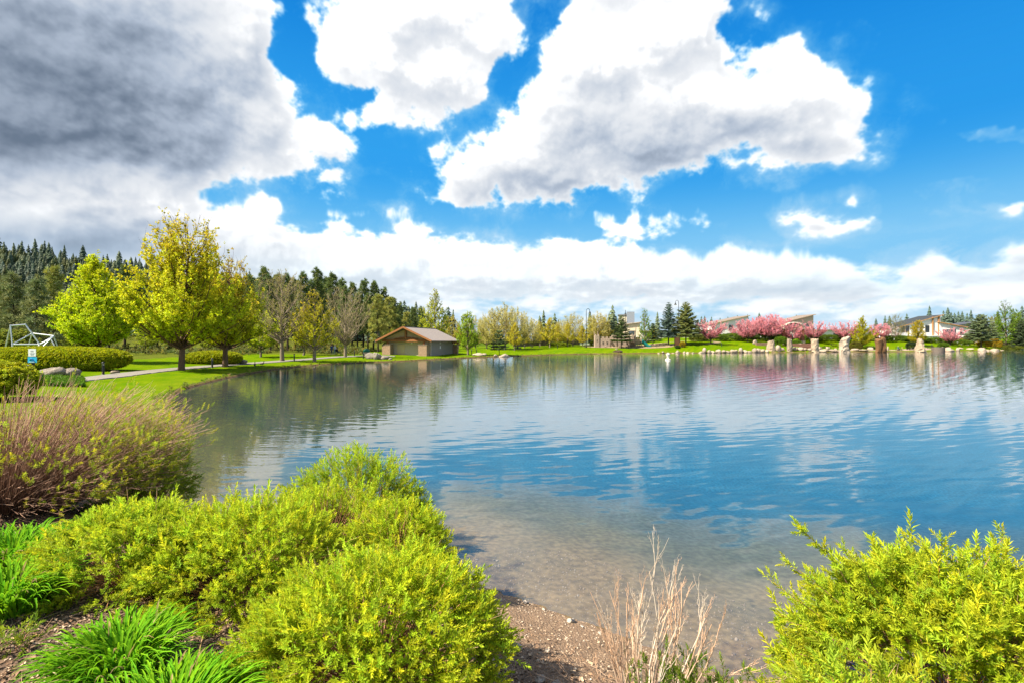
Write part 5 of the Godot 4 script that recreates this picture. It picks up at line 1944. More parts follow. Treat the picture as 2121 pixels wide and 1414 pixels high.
# ---------------------------------------------------------------- pine belt and hillside
func woods() -> void:
	var r := rngs(300)
	var protos := []
	var cols := [lin(0.17, 0.225, 0.06), lin(0.23, 0.27, 0.065), lin(0.25, 0.28, 0.11), lin(0.36, 0.37, 0.08)]
	var first := [["pine_tree", "grey-green pine at the picture edge, taller than the hedge shrub", 30, 70, 11.5, 3.2, 1.2, 2], ["pine_tree", "grey-green pine behind the climbing frame", 78, 66, 10.6, 3.0, 1.0, 2], ["pine_tree", "slim pine close behind the rounded golden maple", 112, 74, 13.0, 2.7, 1.6, 3], ["pine_tree", "tall dark pine in the belt above the wide bare tree", 690, 112, 17.5, 3.2, 4.5, 0], ["pine_tree", "dark pine with pointed top behind the half bare tree", 660, 106, 17.5, 3.0, 5, 0]]
	for k in first.size():
		var q: Array = first[k]
		protos.append(pine(q[0], q[1], on(q[2], q[3]), q[4], q[5], q[6], cols[q[7]], k + 1, "pines of the belt behind the lawn"))
	protos.append(pine("pine_tree", "light olive pine between the building and the wide bare tree", on(783, 103), 12.0, 3.4, 1.8, cols[3], 8, "pines of the belt behind the lawn"))
	var belt := [[-30, 72, 0.95, 2], [5, 84, 1.1, 0], [150, 86, 0.95, 1], [178, 92, 0.9, 4], [225, 95, 1.0, 2], [258, 98, 0.95, 3], [292, 104, 0.95, 4], [325, 100, 0.85, 2], [350, 108, 0.95, 3], [392, 104, 0.8, 4], [420, 110, 0.9, 3], [452, 106, 0.85, 4], [486, 112, 0.95, 3], [505, 98, 0.95, 1], [520, 116, 1.02, 4], [545, 108, 1.0, 3], [560, 96, 0.85, 4], [572, 118, 1.05, 3], [596, 106, 0.95, 4], [612, 120, 1.03, 3], [625, 104, 0.92, 4], [640, 118, 1.0, 4], [676, 120, 1.08, 3], [704, 118, 0.92, 4], [712, 104, 0.78, 3], [729, 122, 1.0, 3], [740, 108, 0.72, 4], [752, 124, 0.95, 4], [762, 112, 0.72, 3], [773, 126, 1.02, 3], [795, 128, 0.86, 4], [806, 116, 1.0, 5], [815, 130, 0.78, 3], [828, 134, 0.72, 4], [842, 128, 0.85, 5], [856, 138, 0.7, 3], [872, 136, 0.66, 4], [664, 128, 1.05, 4], [584, 128, 1.05, 4], [535, 126, 1.0, 3]]
	belt.sort_custom(func(x, y): return x[0] < y[0])
	var stretch := [[160, "belt behind the climbing dome"], [300, "belt behind the rounded golden maple"], [430, "belt behind the tallest golden maple"], [530, "belt over the oval hedge"], [610, "belt behind the tall bare tree"], [690, "belt behind the half bare yellow tree"], [755, "belt behind the wide bare tree"], [2000, "belt over the building roof"]]
	for k in belt.size():
		var q: Array = belt[k]
		copy_of(protos[q[3]], "pine_tree", counted("pine in the " + ("front of the " if q[1] < 106 else ""), q[0], stretch), on(q[0], q[1], -0.1), r.randf() * TAU, q[2] * r.randf_range(0.93, 1.05), "tree", "pines of the belt behind the lawn")
	# understorey below the belt
	var under := Scatter.new()
	for k in 5200:
		var px := r.randf_range(-60, 900)
		var d := r.randf_range(80.0, 108.0) if px < 520 else r.randf_range(88.0, 118.0)
		if px > 760 and d < 104.0:
			continue
		var p := on(px, d)
		if p.x > -26.0 and p.z > -100.0:
			continue
		var dens := fine.get_noise_2d(p.x * 0.09, p.z * 0.09)
		if dens < -0.05:
			continue
		under.add(p + Vector3.UP * r.randf_range(0.0, 1.3) * (0.4 + dens * 2.0), along(Vector3.UP + rdir(r) * 0.7, r, r.randf_range(2.0, 4.2)), hue(lin(0.17, 0.18, 0.04), r, 0.3, 0.4))
	scatter("undergrowth", LEAF.tuft, MAT.leaf, under)
	# young yellow-green broadleaf trees showing between trunks
	var yt := [[300, 84, 0.7], [430, 92, 0.75], [705, 98, 0.62], [150, 80, 0.7], [810, 112, 0.7], [500, 92, 0.6]]
	var yl := ["small lime-green tree at the foot of the pines behind the tallest maple", "small lime-green tree glimpsed beyond the oval hedge", "small lime-green tree glimpsed behind the wide bare tree", "small lime-green tree between the grey-green pines and the rounded maple", "small lime-green tree at the left eave of the building", "small lime-green tree in the gap beside the tall bare tree"]
	var yproto: Node3D
	for k in yt.size():
		var q: Array = yt[k]
		if k == 0:
			yproto = tree("understorey_tree", yl[0], on(q[0], q[1]), {"H": 6.5, "R": 2.6, "base": 1.0, "form": "round", "limbs": 30, "twigs": 7, "low": lin(0.30, 0.38, 0.015), "high": lin(0.36, 0.40, 0.02), "size": 1.1, "gap": 0.28}, 40, "young trees under the pines")
			yproto.scale = Vector3.ONE * q[2]
		else:
			copy_of(yproto, "understorey_tree", yl[k], on(q[0], q[1]), k * 1.3, q[2], "tree", "young trees under the pines")
	# trees that stand up from the ridge line, and the wood below them
	var dk := [lin(0.070, 0.105, 0.072), lin(0.088, 0.128, 0.075), lin(0.115, 0.150, 0.078)]  # distance haze is mixed into these crown colours, paler and bluer
	var ridge := [-25, -8, 6, 12, 26, 38, 43, 58, 70, 86, 92, 101, 106, 124, 133, 158, 170, 184, 212, 220, 231, 246, 251, 262, 270, 281, 288, 302, 318, 336, 352, 371, 402, 430, 468, 511, 517, 524, 534, 548, 561, 575, 590, 606, 618, 634, 820, 826, 838, 846, 853, 861, 869, 877, 886, 921, 930, 940]
	var sky_over := [[50, "above the picture edge shrub"], [110, "above the climbing dome"], [200, "above the grey-green pines"], [300, "above the rounded golden maple"], [420, "behind the tallest golden maple"], [520, "above the oval hedge"], [580, "behind the tall bare tree"], [700, "above the yellow half bare tree"], [850, "above the near roof edge of the building"], [2000, "beside the lemon-yellow tree"]]
	for k in ridge.size():
		var px: float = ridge[k] + r.randf_range(-1.5, 1.5)
		var d := r.randf_range(325, 350) if px < 700 else r.randf_range(215, 260)
		var H := r.randf_range(9.0, 18.0) if px < 700 else r.randf_range(12.0, 17.0)
		if k in [1, 3, 5, 10, 21]:
			H += 4.0
		far_conifer(counted("conifer on the hill skyline ", ridge[k], sky_over), on(px, d), H, r.randi() % 4, dk[r.randi() % 3], r.randf() * TAU, "conifers along the ridge", r.randf_range(1.1, 1.75))
	var hillwood := Scatter.new()
	for k in 4800:
		var px := r.randf_range(-220, 860) if k < 3400 else r.randf_range(-900, -220)
		var d := r.randf_range(190, 352)
		var p := on(px, d, -0.4)
		if hill(p.x, d) < 1.0:
			continue
		var H := r.randf_range(9.0, 14.0) * lerpf(1.0, 0.62, smoothstep(290.0, 345.0, d))
		var w := H * r.randf_range(1.0, 1.7)
		var c: Color = dk[r.randi() % 3]
		if fine.get_noise_2d(p.x * 0.02, d * 0.02) > 0.2:
			c = lin(0.10, 0.125, 0.035)
		hillwood.add(p, Basis(Vector3.UP, r.randf() * TAU) * Basis.from_scale(Vector3(w, H, w)), hue(c, r, 0.12, 0.3))
	scatter("hillside_wood", LEAF["far_proto_0"], MAT.needle, hillwood)
	# dark conifers that show over the far trees
	var far := [[1118, 172, 10.5, 0], [1126, 176, 12.5, 1], [1137, 174, 9.5, 0], [1149, 170, 11.0, 2], [1157, 172, 9.0, 1], [1222, 175, 12.0, 0], [1229, 178, 10.5, 1], [1262, 172, 11.0, 2], [1269, 160, 13.2, 2], [1276, 168, 10.0, 0], [1206, 182, 8.0, 2], [1176, 185, 9.0, 1], [1298, 176, 11.0, 0], [1362, 172, 10.0, 1], [1446, 250, 13.0, 0], [1453, 255, 15.0, 2], [1460, 262, 16.0, 0], [1466, 250, 12.0, 1], [1474, 265, 15.5, 2], [1481, 270, 13.0, 0], [1492, 268, 15.0, 1], [1500, 262, 13.5, 2], [1508, 270, 16.0, 0], [1516, 266, 15.0, 1], [1528, 272, 17.0, 2], [1549, 268, 17.5, 1], [1573, 262, 18.5, 0], [1650, 265, 17.0, 2], [1655, 270, 15.0, 1], [1815, 290, 16.0, 0], [1834, 280, 17.5, 1], [1843, 290, 18.0, 2], [1926, 300, 27.0, 1], [1879, 295, 20.0, 2], [1955, 265, 20.0, 2], [1964, 260, 22.0, 0], [1971, 268, 19.0, 2], [1978, 262, 18.5, 0], [1986, 266, 19.5, 2], [1994, 270, 20.0, 0], [2004, 264, 18.0, 2], [2012, 268, 21.0, 1], [2068, 262, 20.0, 0], [2100, 258, 21.0, 1], [2118, 262, 23.0, 2]]
	far.sort_custom(func(x, y): return x[0] < y[0])
	var behind := [[1165, "behind the board fence trees"], [1215, "behind the whitish airy tree"], [1240, "beside the tall street lamp"], [1300, "behind the play castle"], [1400, "between the tall spruces"], [1478, "between the olive spruce and the first white house"], [1520, "over the low roof end of the first white house"], [1600, "over the high roof end of the first white house"], [1700, "behind the brick arch house"], [1860, "behind the yellow tree"], [1940, "over the large house ridge"], [1985, "over the large house wing"], [2030, "behind the broad spruce"], [3000, "behind the tall poplar"]]
	for q in far:
		far_conifer(counted("far dark conifer ", q[0], behind), on(q[0], q[1]), q[2] * (0.74 if q[0] > 1400 else 1.0), q[3], dk[2] if q[0] < 1400 else lin(0.075, 0.115, 0.085), r.randf() * TAU, "dark conifers behind the houses" if q[0] > 1400 else "dark conifers behind the pale trees", 1.25)


# ---------------------------------------------------------------- far shore: pale trees, fence, playground, spruces
func far_shore() -> void:
	var r := rngs(500)
	var straw := lin(0.52, 0.47, 0.10)
	var gold := lin(0.52, 0.47, 0.03)
	var gw := lin(0.34, 0.29, 0.22)
	var grp := "pale spring trees along the far lawn"
	var a := tree("pale_tree", "tall pale straw-coloured tree, biggest of the airy group above the little spruce", on(1046, 128), {"H": 11.6, "R": 4.6, "base": 1.8, "form": "round", "limbs": 54, "twigs": 8, "fork": 2, "low": straw, "high": lin(0.56, 0.50, 0.18), "wood": gw, "twig": lin(0.42, 0.36, 0.24), "leaf": "sparse", "size": 1.7, "gap": 0.24, "fill": 0.9, "twig_w": 0.02}, 51, grp)
	var b := tree("golden_tree", "rounded amber tree before the pair of dark conifers", on(1139, 142), {"H": 8.4, "R": 3.1, "base": 1.7, "form": "ovate", "limbs": 44, "twigs": 8, "low": gold, "high": lin(0.56, 0.48, 0.05), "wood": gw, "size": 1.15, "gap": 0.24, "leaf": "small"}, 52, grp)
	var rows := [[a, 1022, 131, 0.9, "straw-coloured tree between the twin-trunk tree and the little spruce"], [a, 1072, 133, 0.92, "pale airy tree at the end of the fence, next to the biggest straw one"], [a, 1008, 140, 0.75, "lower straw-coloured tree behind the white rocks"], [b, 1066, 122, 0.8, "amber tree low in front of the airy group by the dark bench"], [a, 1103, 146, 0.72, "thin straw-coloured tree beyond the fence near the bench"], [b, 1086, 146, 0.8, "amber tree against the fence, half behind the airy group"], [b, 1176, 144, 0.8, "shorter amber tree past the pair of dark conifers"], [a, 1187, 152, 0.86, "whitish airy tree behind the shorter amber tree"], [b, 1207, 148, 0.72, "small amber tree close to the tall street lamp"], [b, 1232, 157, 1.04, "amber tree to the playground side of the tall street lamp"], [a, 1240, 156, 0.9, "whitish airy tree between the two amber trees by the playground"], [b, 1252, 158, 1.08, "amber tree nearest the climbing rock"], [b, 1155, 150, 0.78, "amber tree in the gap behind the rounded one"], [a, 1162, 158, 0.7, "faint airy tree over the fence end"], [b, 1119, 158, 0.9, "golden tree standing under the pair of dark conifers"], [b, 1353, 165, 0.7, "yellow tree glimpsed between the two green spruces"], [a, 985, 150, 0.8, "airy tree over the roof end of the building"], [b, 950, 140, 0.8, "amber tree between the building and the twin-trunk tree"]]
	for q in rows:
		copy_of(q[0], q[0].name.rstrip("0123456789_"), q[4], on(q[1], q[2], -0.05), r.randf() * TAU, q[3], "tree", grp)
	# board fence
	var f := thing("board_fence", "long grey-brown board fence with lighter top rail under the pale trees", "fence", Vector3.ZERO)
	var p0 := on(1062, 158)
	var p1 := on(1202, 168)
	var len0 := Vector2(p1.x - p0.x, p1.z - p0.z).length()
	var u := Vector3(p1.x - p0.x, 0, p1.z - p0.z).normalized()
	var bs := Basis(u, Vector3.UP, Vector3(-u.z, 0, u.x))
	var pm := []
	for k in 4:
		var m := MB.new()
		m.box(Vector3.ZERO, Vector3(0.285, 1.75, 0.03), tint(lin(0.19, 0.15, 0.125), 0.85 + 0.1 * k))
		pm.append(m.mesh())
	var n := int(len0 / 0.3)
	for k in n:
		var q := p0 + u * (k + 0.5) * 0.3
		var pl := part("plank", pm[(k * 7 + k / 3) % 4], MAT.paving, f)
		pl.transform = Transform3D(bs, Vector3(q.x, ground(q.x, -q.z) + 0.78, q.z))
	for k in int(len0 / 2.4):
		var q := p0 + u * k * 2.4 + bs.z * 0.07
		boxes("post", f, MAT.paving, Vector3(q.x, ground(q.x, -q.z) + 0.9, q.z), Vector3(0.12, 2.1, 0.1), lin(0.2, 0.15, 0.11), bs)
	var mid := (p0 + p1) * 0.5
	boxes("rail", f, MAT.paving, Vector3(mid.x, ground(mid.x, -mid.z) + 1.75, mid.z) + bs.z * 0.03, Vector3(len0, 0.16, 0.1), lin(0.42, 0.24, 0.14), Basis(u, Vector3.UP, bs.z))
	# small houses behind the fence
	shed_house("white_house", "low white bungalow with a square window behind the tall street lamp", on(1207, 176), 0.1, 9, 7, 2.6, 3.4, lin(0.78, 0.76, 0.72), lin(0.3, 0.28, 0.27), lin(0.55, 0.45, 0.35), [[-2.6, 0.9, 1.3, 1.2], [1.2, 0.9, 1.3, 1.2]])
	shed_house("white_house", "pale house strip with dark opening behind the amber trees", on(1236, 180), 0.05, 14, 7, 2.3, 2.7, lin(0.55, 0.57, 0.6), lin(0.28, 0.27, 0.26), lin(0.5, 0.4, 0.32), [[-3.0, 0.4, 1.6, 1.9], [2.5, 0.8, 1.6, 1.2]])
	var hm := shed_house("modern_house", "tall cream house with stacked flat roofs behind the play castle", on(1288, 172), -0.2, 12, 9, 6.2, 7.6, lin(0.62, 0.53, 0.38), lin(0.22, 0.22, 0.23), lin(0.6, 0.55, 0.5), [[-4.6, 3.2, 1.8, 1.3], [2.2, 3.4, 2.2, 1.4]])
	boxes("tower", hm, MAT.render_wall, Vector3(1.2, 8.6, 0.4), Vector3(4.6, 3.4, 5), lin(0.62, 0.56, 0.42))
	boxes("roof", hm, MAT.roofing, Vector3(1.2, 10.42, 0.4), Vector3(5.2, 0.3, 5.6), lin(0.25, 0.26, 0.28))
	boxes("stair_block", hm, MAT.render_wall, Vector3(2.9, 9.4, 2.4), Vector3(2.6, 4.0, 3), lin(0.26, 0.29, 0.34))
	boxes("porch_roof", hm, MAT.painted, Vector3(3.4, 2.9, 6.2), Vector3(6, 0.35, 3.6), lin(0.72, 0.70, 0.66))
	shed_house("white_house", "white low house glimpsed under the two big spruces", on(1395, 185), 0.0, 26, 8, 2.2, 2.6, lin(0.62, 0.6, 0.56), lin(0.3, 0.28, 0.26), lin(0.5, 0.4, 0.3), [[-8.0, 0.4, 2.4, 1.3], [-3.0, 0.4, 2.4, 1.3], [3.0, 0.4, 2.4, 1.3], [8, 0.4, 2, 1.3]])
	# conifers of the far lawn
	spruce("spruce_tree", "dark green spruce standing in front of the play castle", on(1287, 139), 9.0, 2.6, 1.8, lin(0.12, 0.16, 0.055), 2)
	spruce("spruce_tree", "blue-green spruce, first of the two tall ones on the far lawn", on(1385, 145), 12.6, 2.9, 2.2, lin(0.13, 0.19, 0.15), 3)
	spruce("spruce_tree", "broad olive-green spruce, second of the two tall ones on the far lawn", on(1421, 143), 12.4, 4.1, 2.2, lin(0.21, 0.235, 0.07), 4)
	spruce("spruce_tree", "short dark spruce tucked behind the narrow green tree", on(1353, 152), 6.6, 2.2, 1.2, lin(0.10, 0.15, 0.07), 5)
	spruce("spruce_tree", "dark bluish spruce peeping between the amber trees and the play castle", on(1266, 158), 8.0, 2.4, 1.0, lin(0.10, 0.15, 0.10), 6)
	tree("narrow_tree", "narrow fresh green tree with feathery pointed top by the green slide", on(1336, 142), {"H": 11.4, "R": 2.3, "base": 1.8, "form": "column", "limbs": 54, "twigs": 7, "low": lin(0.20, 0.34, 0.012), "high": lin(0.22, 0.31, 0.04), "wood": gw, "size": 0.95, "gap": 0.25, "leaf": "small", "thin_top": 0.45}, 60)
	street_lamp("tall dark street lamp with hooked arm beside the amber trees", on(1214.5, 140), 11.2, 0.0)
	street_lamp("dark street lamp behind the cream house and the play castle", on(1296, 165), 12.0, 1.4)
	street_lamp("dark street lamp with hooked arm rising between the two tall spruces", on(1406, 150), 13.2, 3.14)
	play_castle(on(1283, 143.5), 0.0)
	rock("climbing_rock", "pointed pinkish artificial climbing rock beside the play castle", on(1254, 144), Vector3(2.9, 2.9, 2.0), 70, lin(0.58, 0.48, 0.41), "", {"category": "climbing rock", "tower": 0.25, "sink": 0.08})
	var slide := thing("play_tower", "timber play tower with green tube slide beside the play castle", "play tower", on(1321, 142), 0.0)
	for x in [-2.6, -0.9, 0.9]:
		for z in [-0.9, 0.9]:
			boxes("post", slide, MAT.timber, Vector3(x, 1.7, z), Vector3(0.16, 3.8, 0.16), lin(0.36, 0.28, 0.2))
	boxes("deck", slide, MAT.timber, Vector3(-0.85, 1.5, 0), Vector3(3.7, 0.12, 2.0), lin(0.3, 0.22, 0.16))
	for z in [-0.9, 0.9]:
		boxes("railing", slide, MAT.timber, Vector3(-0.85, 2.1, z), Vector3(3.7, 0.7, 0.05), lin(0.4, 0.3, 0.22))
	one("slide", slide, MAT.painted, func(m: MB) -> void:
		m.tube(PackedVector3Array([Vector3(0.7, 2.1, 0), Vector3(1.3, 1.95, 0.1), Vector3(2.1, 1.2, 0.3), Vector3(2.8, 0.5, 0.4), Vector3(3.6, 0.3, 0.4)]), PackedFloat32Array([0.5, 0.5, 0.5, 0.5, 0.5]), 12, lin(0.01, 0.14, 0.13), lin(0.01, 0.14, 0.13)))
	rock("driftwood_stump", "dark tangled driftwood stump at the water edge below the play castle", on(1280, 123.5, -0.3), Vector3(2.6, 0.9, 0.9), 71, lin(0.10, 0.07, 0.05), "", {"category": "stump", "rough": 0.3, "sink": 0.0})
	bird("goose perched on the driftwood stump", on(1277, 123.5, 0.5), 1.3, bird_mesh(lin(0.2, 0.15, 0.1), lin(0.4, 0.34, 0.26), lin(0.05, 0.04, 0.03), false), 1.3)
	bench("dark bench on the lawn under the amber trees", on(1073, 121), 0.1, lin(0.03, 0.045, 0.035))
	bench("dark bench beneath the tall street lamp", on(1217, 138), 0.0, lin(0.05, 0.05, 0.04))
	bench("low bench beside the narrow green tree", on(1364, 146), 0.2, lin(0.16, 0.11, 0.08), true)
	bench("picnic table on the gravel between the spruces and the play tower", on(1377, 147), 0.6, lin(0.16, 0.11, 0.08), true)
	bollard("bollard light alone on the far lawn below the fence", on(1155, 132))
	bollard("bollard light between the fence and the dark bench", on(1087, 140))
	bollard("bollard light at the fence beside a straw-coloured tree", on(1100, 141))
	bollard("bollard light at the end of the fence", on(1117, 143))
	bollard("bollard light below the twin-trunk tree", on(977, 101))
	bollard("bollard light on the lawn past the twin-trunk tree", on(987, 104))
	# notice kiosk
	var ki := thing("notice_kiosk", "brown notice board between dark posts beneath the big spruces", "notice board", on(1403, 140), 0.0)
	boxes("board", ki, MAT.timber, Vector3(0, 1.5, 0), Vector3(1.3, 2.2, 0.12), lin(0.17, 0.085, 0.05), Basis.IDENTITY, 0.02)
	for s in [-1.0, 1.0]:
		boxes("post", ki, MAT.timber, Vector3(0.75 * s, 1.4, 0), Vector3(0.16, 3.2, 0.16), lin(0.06, 0.04, 0.03))
	shrub("small_shrub", "orange-yellow small shrub by the notice board", "shrub", on(1414, 138), Vector3(0.8, 0.8, 0.8), 0, 300, lin(0.35, 0.24, 0.01), 21, {"size": 1.5})
	shrub("small_shrub", "dark clipped ball shrub at the foot of the notice board", "shrub", on(1404, 136), Vector3(0.7, 0.4, 0.6), 0, 240, lin(0.05, 0.09, 0.02), 22, {"size": 1.3})
	shrub("small_shrub", "green mounded shrub before the pale house strip", "shrub", on(1238, 150), Vector3(2.4, 0.9, 1.4), 0, 500, lin(0.16, 0.22, 0.012), 23, {"size": 2.0})
	shrub("small_shrub", "lime-green mound on the lawn in front of the fence", "shrub", on(1158, 148), Vector3(3.6, 0.6, 1.6), 0, 600, lin(0.20, 0.26, 0.012), 24, {"size": 2.0})
	# playground floor of pale sand
	var sand := MB.new()
	var sp := curve_points([Vector2(33, 139.2), Vector2(46, 140.5), Vector2(58, 143.5), Vector2(64, 151), Vector2(50, 156), Vector2(34, 154), Vector2(22, 149), Vector2(24, 141)], 1.5, true)
	var ids := Geometry2D.triangulate_polygon(sp)
	for q in sp:
		sand.vert(Vector3(q.x, ground(q.x, q.y) + 0.06, -q.y), Vector3.UP, lin(0.42, 0.33, 0.2))
	for k in ids.size() / 3:
		sand.tri_i(ids[k * 3], ids[k * 3 + 1], ids[k * 3 + 2])
	struct("playground_ground", sand.mesh(), MAT.silt)
	# white lantern in the water
	var la := thing("water_lantern", "small white lantern-shaped float standing in the pond", "lantern", Vector3((1384 - 1060.5) * K * 79.5, 0, -79.5))
	la.scale = Vector3.ONE * 0.9
	var wh := lin(0.58, 0.54, 0.47)
	one("base", la, MAT.render_wall, func(m: MB) -> void: m.lathe(Vector3.ZERO, PackedVector2Array([Vector2(0.0, -0.2), Vector2(0.48, -0.2), Vector2(0.50, 0.10), Vector2(0.42, 0.20), Vector2(0.24, 0.24)]), 16, wh))
	one("stem", la, MAT.render_wall, func(m: MB) -> void: m.lathe(Vector3.ZERO, PackedVector2Array([Vector2(0.24, 0.24), Vector2(0.20, 0.5), Vector2(0.24, 0.72), Vector2(0.30, 0.74), Vector2(0.30, 0.98), Vector2(0.24, 1.0)]), 16, wh))
	one("cap", la, MAT.render_wall, func(m: MB) -> void: m.lathe(Vector3.ZERO, PackedVector2Array([Vector2(0.2, 1.0), Vector2(0.40, 1.04), Vector2(0.40, 1.10), Vector2(0.18, 1.22), Vector2(0.10, 1.24), Vector2(0.06, 1.36), Vector2(0.0, 1.38)]), 16, wh))


func play_castle(at: Vector3, turn: float) -> void:
	var o := thing("play_castle", "pale stone-patterned play castle with battlements behind the dark green spruce", "play structure", at, turn)
	var c := lin(0.60, 0.50, 0.42)
	for w in [[-4.2, 4.6], [1.4, 5.2]]:
		boxes("wall", o, MAT.masonry, Vector3(w[0], 1.1, 0), Vector3(w[1], 2.9, 0.5), c, Basis.IDENTITY, 0.03)
		for k in 4:
			boxes("merlon", o, MAT.masonry, Vector3(w[0] - w[1] * 0.5 + w[1] * (k + 0.5) / 4.0, 2.8, 0), Vector3(w[1] / 7.0, 0.5, 0.46), c, Basis.IDENTITY, 0.02)
	for x in [-6.6, -1.5, 4.2]:
		boxes("tower", o, MAT.masonry, Vector3(x, 1.5, -0.3), Vector3(1.3, 3.8, 1.5), tint(c, 0.95), Basis.IDENTITY, 0.04)
		for s in [-1.0, 1.0]:
			boxes("merlon", o, MAT.masonry, Vector3(x + 0.42 * s, 3.6, 0.2), Vector3(0.34, 0.42, 0.34), c, Basis.IDENTITY, 0.02)
		boxes("arrow_slit", o, MAT.painted, Vector3(x, 1.9, 0.46), Vector3(0.2, 0.7, 0.02), lin(0.08, 0.07, 0.06))
	for x in [-4.8, -3.6, 0.8, 2.2]:
		boxes("opening", o, MAT.painted, Vector3(x, 1.2, 0.26), Vector3(0.45, 0.9, 0.02), lin(0.09, 0.075, 0.06))
	for x in [-7.1, -6.1, 5.0, 5.9]:
		boxes("post", o, MAT.timber, Vector3(x, 2.2, -1.6), Vector3(0.18, 5.0, 0.18), lin(0.42, 0.33, 0.24))


# ---------------------------------------------------------------- plaza side: standing stones, cherries, houses
func plaza_side() -> void:
	var r := rngs(700)
	# cherry trees
	var pinkl := lin(0.68, 0.26, 0.31)
	var pinkh := lin(0.80, 0.40, 0.44)
	var cw := lin(0.10, 0.075, 0.06)
	var grp := "pink cherry trees on the rise"
	var c1 := tree("cherry_tree", "low wide pink cherry nearest the olive-green spruce", on(1473, 143), {"H": 6.6, "R": 4.6, "base": 1.7, "form": "vase", "limbs": 44, "twigs": 9, "low": pinkl, "high": pinkh, "wood": cw, "twig": cw, "leaf": "petal", "mat": "blossom", "size": 0.95, "gap": 0.24, "fill": 0.72, "trunk": 0.2, "rise": 1.1}, 71, grp)
	var c2 := tree("cherry_tree", "tallest fullest pink cherry beside the brick arch", on(1594, 156), {"H": 8.6, "R": 4.6, "base": 1.8, "form": "round", "limbs": 52, "twigs": 10, "low": pinkl, "high": pinkh, "wood": cw, "twig": cw, "leaf": "petal", "mat": "blossom", "size": 1.0, "gap": 0.22, "fill": 0.8, "trunk": 0.2, "lift": 0.4}, 72, grp)
	var list := [[c2, 1549, 153, 0.82, "round pink cherry beside the first white house"], [c1, 1528, 160, 0.66, "small pink cherry in front of the first white house window"], [c2, 1616, 162, 0.88, "pink cherry just behind the tallest one"], [c2, 1641, 158, 0.78, "pink cherry overhanging the brick arch pillar"], [c1, 1687, 160, 1.0, "fan-shaped pink cherry past the brick arch"], [c1, 1752, 161, 1.0, "fan-shaped deep pink cherry beside the yellow tree"], [c2, 1823, 168, 0.72, "pink cherry between the yellow tree and the white blossom"], [c1, 1969, 166, 0.85, "small pink cherry in front of the large white house"], [c2, 1573, 164, 0.85, "pink cherry filling the gap before the tallest one"], [c1, 1560, 166, 0.8, "pink cherry low over the mounded hedge"]]
	for q in list:
		copy_of(q[0], "cherry_tree", q[4], on(q[1], q[2], -0.05), r.randf() * TAU, q[3], "tree", grp)
	tree("white_blossom_tree", "small white blossoming tree in front of the large house", on(1848, 170), {"H": 5.4, "R": 2.6, "base": 1.2, "form": "round", "limbs": 30, "twigs": 7, "low": lin(0.62, 0.5, 0.47), "high": lin(0.72, 0.62, 0.58), "wood": cw, "leaf": "petal", "mat": "blossom", "size": 0.7, "gap": 0.28, "fill": 0.7}, 73)
	tree("yellow_tree", "pointed yellow-green tree above the brown stone", on(1787, 154), {"H": 9.6, "R": 3.7, "base": 1.3, "form": "ovate", "limbs": 56, "twigs": 9, "low": lin(0.38, 0.37, 0.010), "high": lin(0.42, 0.40, 0.012), "wood": cw, "leaf": "small", "size": 1.15, "gap": 0.22}, 74)
	tree("yellow_tree", "blunt golden tree in front of the large white house", on(1901, 158), {"H": 8.2, "R": 3.0, "base": 1.0, "form": "column", "limbs": 52, "twigs": 9, "low": lin(0.40, 0.35, 0.012), "high": lin(0.44, 0.35, 0.02), "wood": cw, "leaf": "small", "size": 1.1, "gap": 0.22}, 75)
	tree("pale_tree", "thin pale tree with bare twigs beside the large house roof", on(1856, 184), {"H": 9.6, "R": 3.4, "base": 1.5, "form": "round", "limbs": 36, "twigs": 7, "fork": 2, "low": lin(0.24, 0.22, 0.06), "high": lin(0.28, 0.25, 0.08), "wood": lin(0.24, 0.2, 0.15), "twig": lin(0.28, 0.24, 0.16), "leaf": "sparse", "size": 1.4, "gap": 0.28, "fill": 0.8}, 76)
	tree("pale_tree", "pale yellow tree rising behind the broad spruce", on(2058, 196), {"H": 12.5, "R": 4.6, "base": 2.5, "form": "round", "limbs": 36, "twigs": 7, "low": lin(0.24, 0.24, 0.05), "high": lin(0.28, 0.26, 0.07), "wood": cw, "leaf": "small", "size": 1.4, "gap": 0.32}, 77)
	spruce("spruce_tree", "broad blue-green spruce with clear trunk on the grass past the large house", on(2033, 174), 11.6, 5.2, 2.4, lin(0.18, 0.23, 0.11), 7)
	spruce("spruce_tree", "dark spruce cut by the picture edge at the pond end", on(2118, 184), 12.5, 4.4, 0.8, lin(0.09, 0.125, 0.06), 8)
	tree("poplar_tree", "tall fresh green tree with loose open top near the pond end", on(2086, 188), {"H": 19.0, "R": 5.6, "base": 2.2, "form": "column", "limbs": 60, "twigs": 8, "low": lin(0.20, 0.34, 0.015), "high": lin(0.18, 0.27, 0.04), "wood": lin(0.25, 0.22, 0.17), "size": 1.35, "gap": 0.34, "thin_top": 0.75}, 78)
	tree("poplar_tree", "second green leafy tree beside the tall one, at the picture edge", on(2108, 194), {"H": 14.5, "R": 4.4, "base": 1.6, "form": "ovate", "limbs": 46, "twigs": 8, "low": lin(0.20, 0.33, 0.015), "high": lin(0.23, 0.33, 0.03), "wood": lin(0.25, 0.22, 0.17), "size": 1.35, "gap": 0.34}, 79)
	# hedges and shrubs on the rise
	var hg := lin(0.12, 0.19, 0.015)
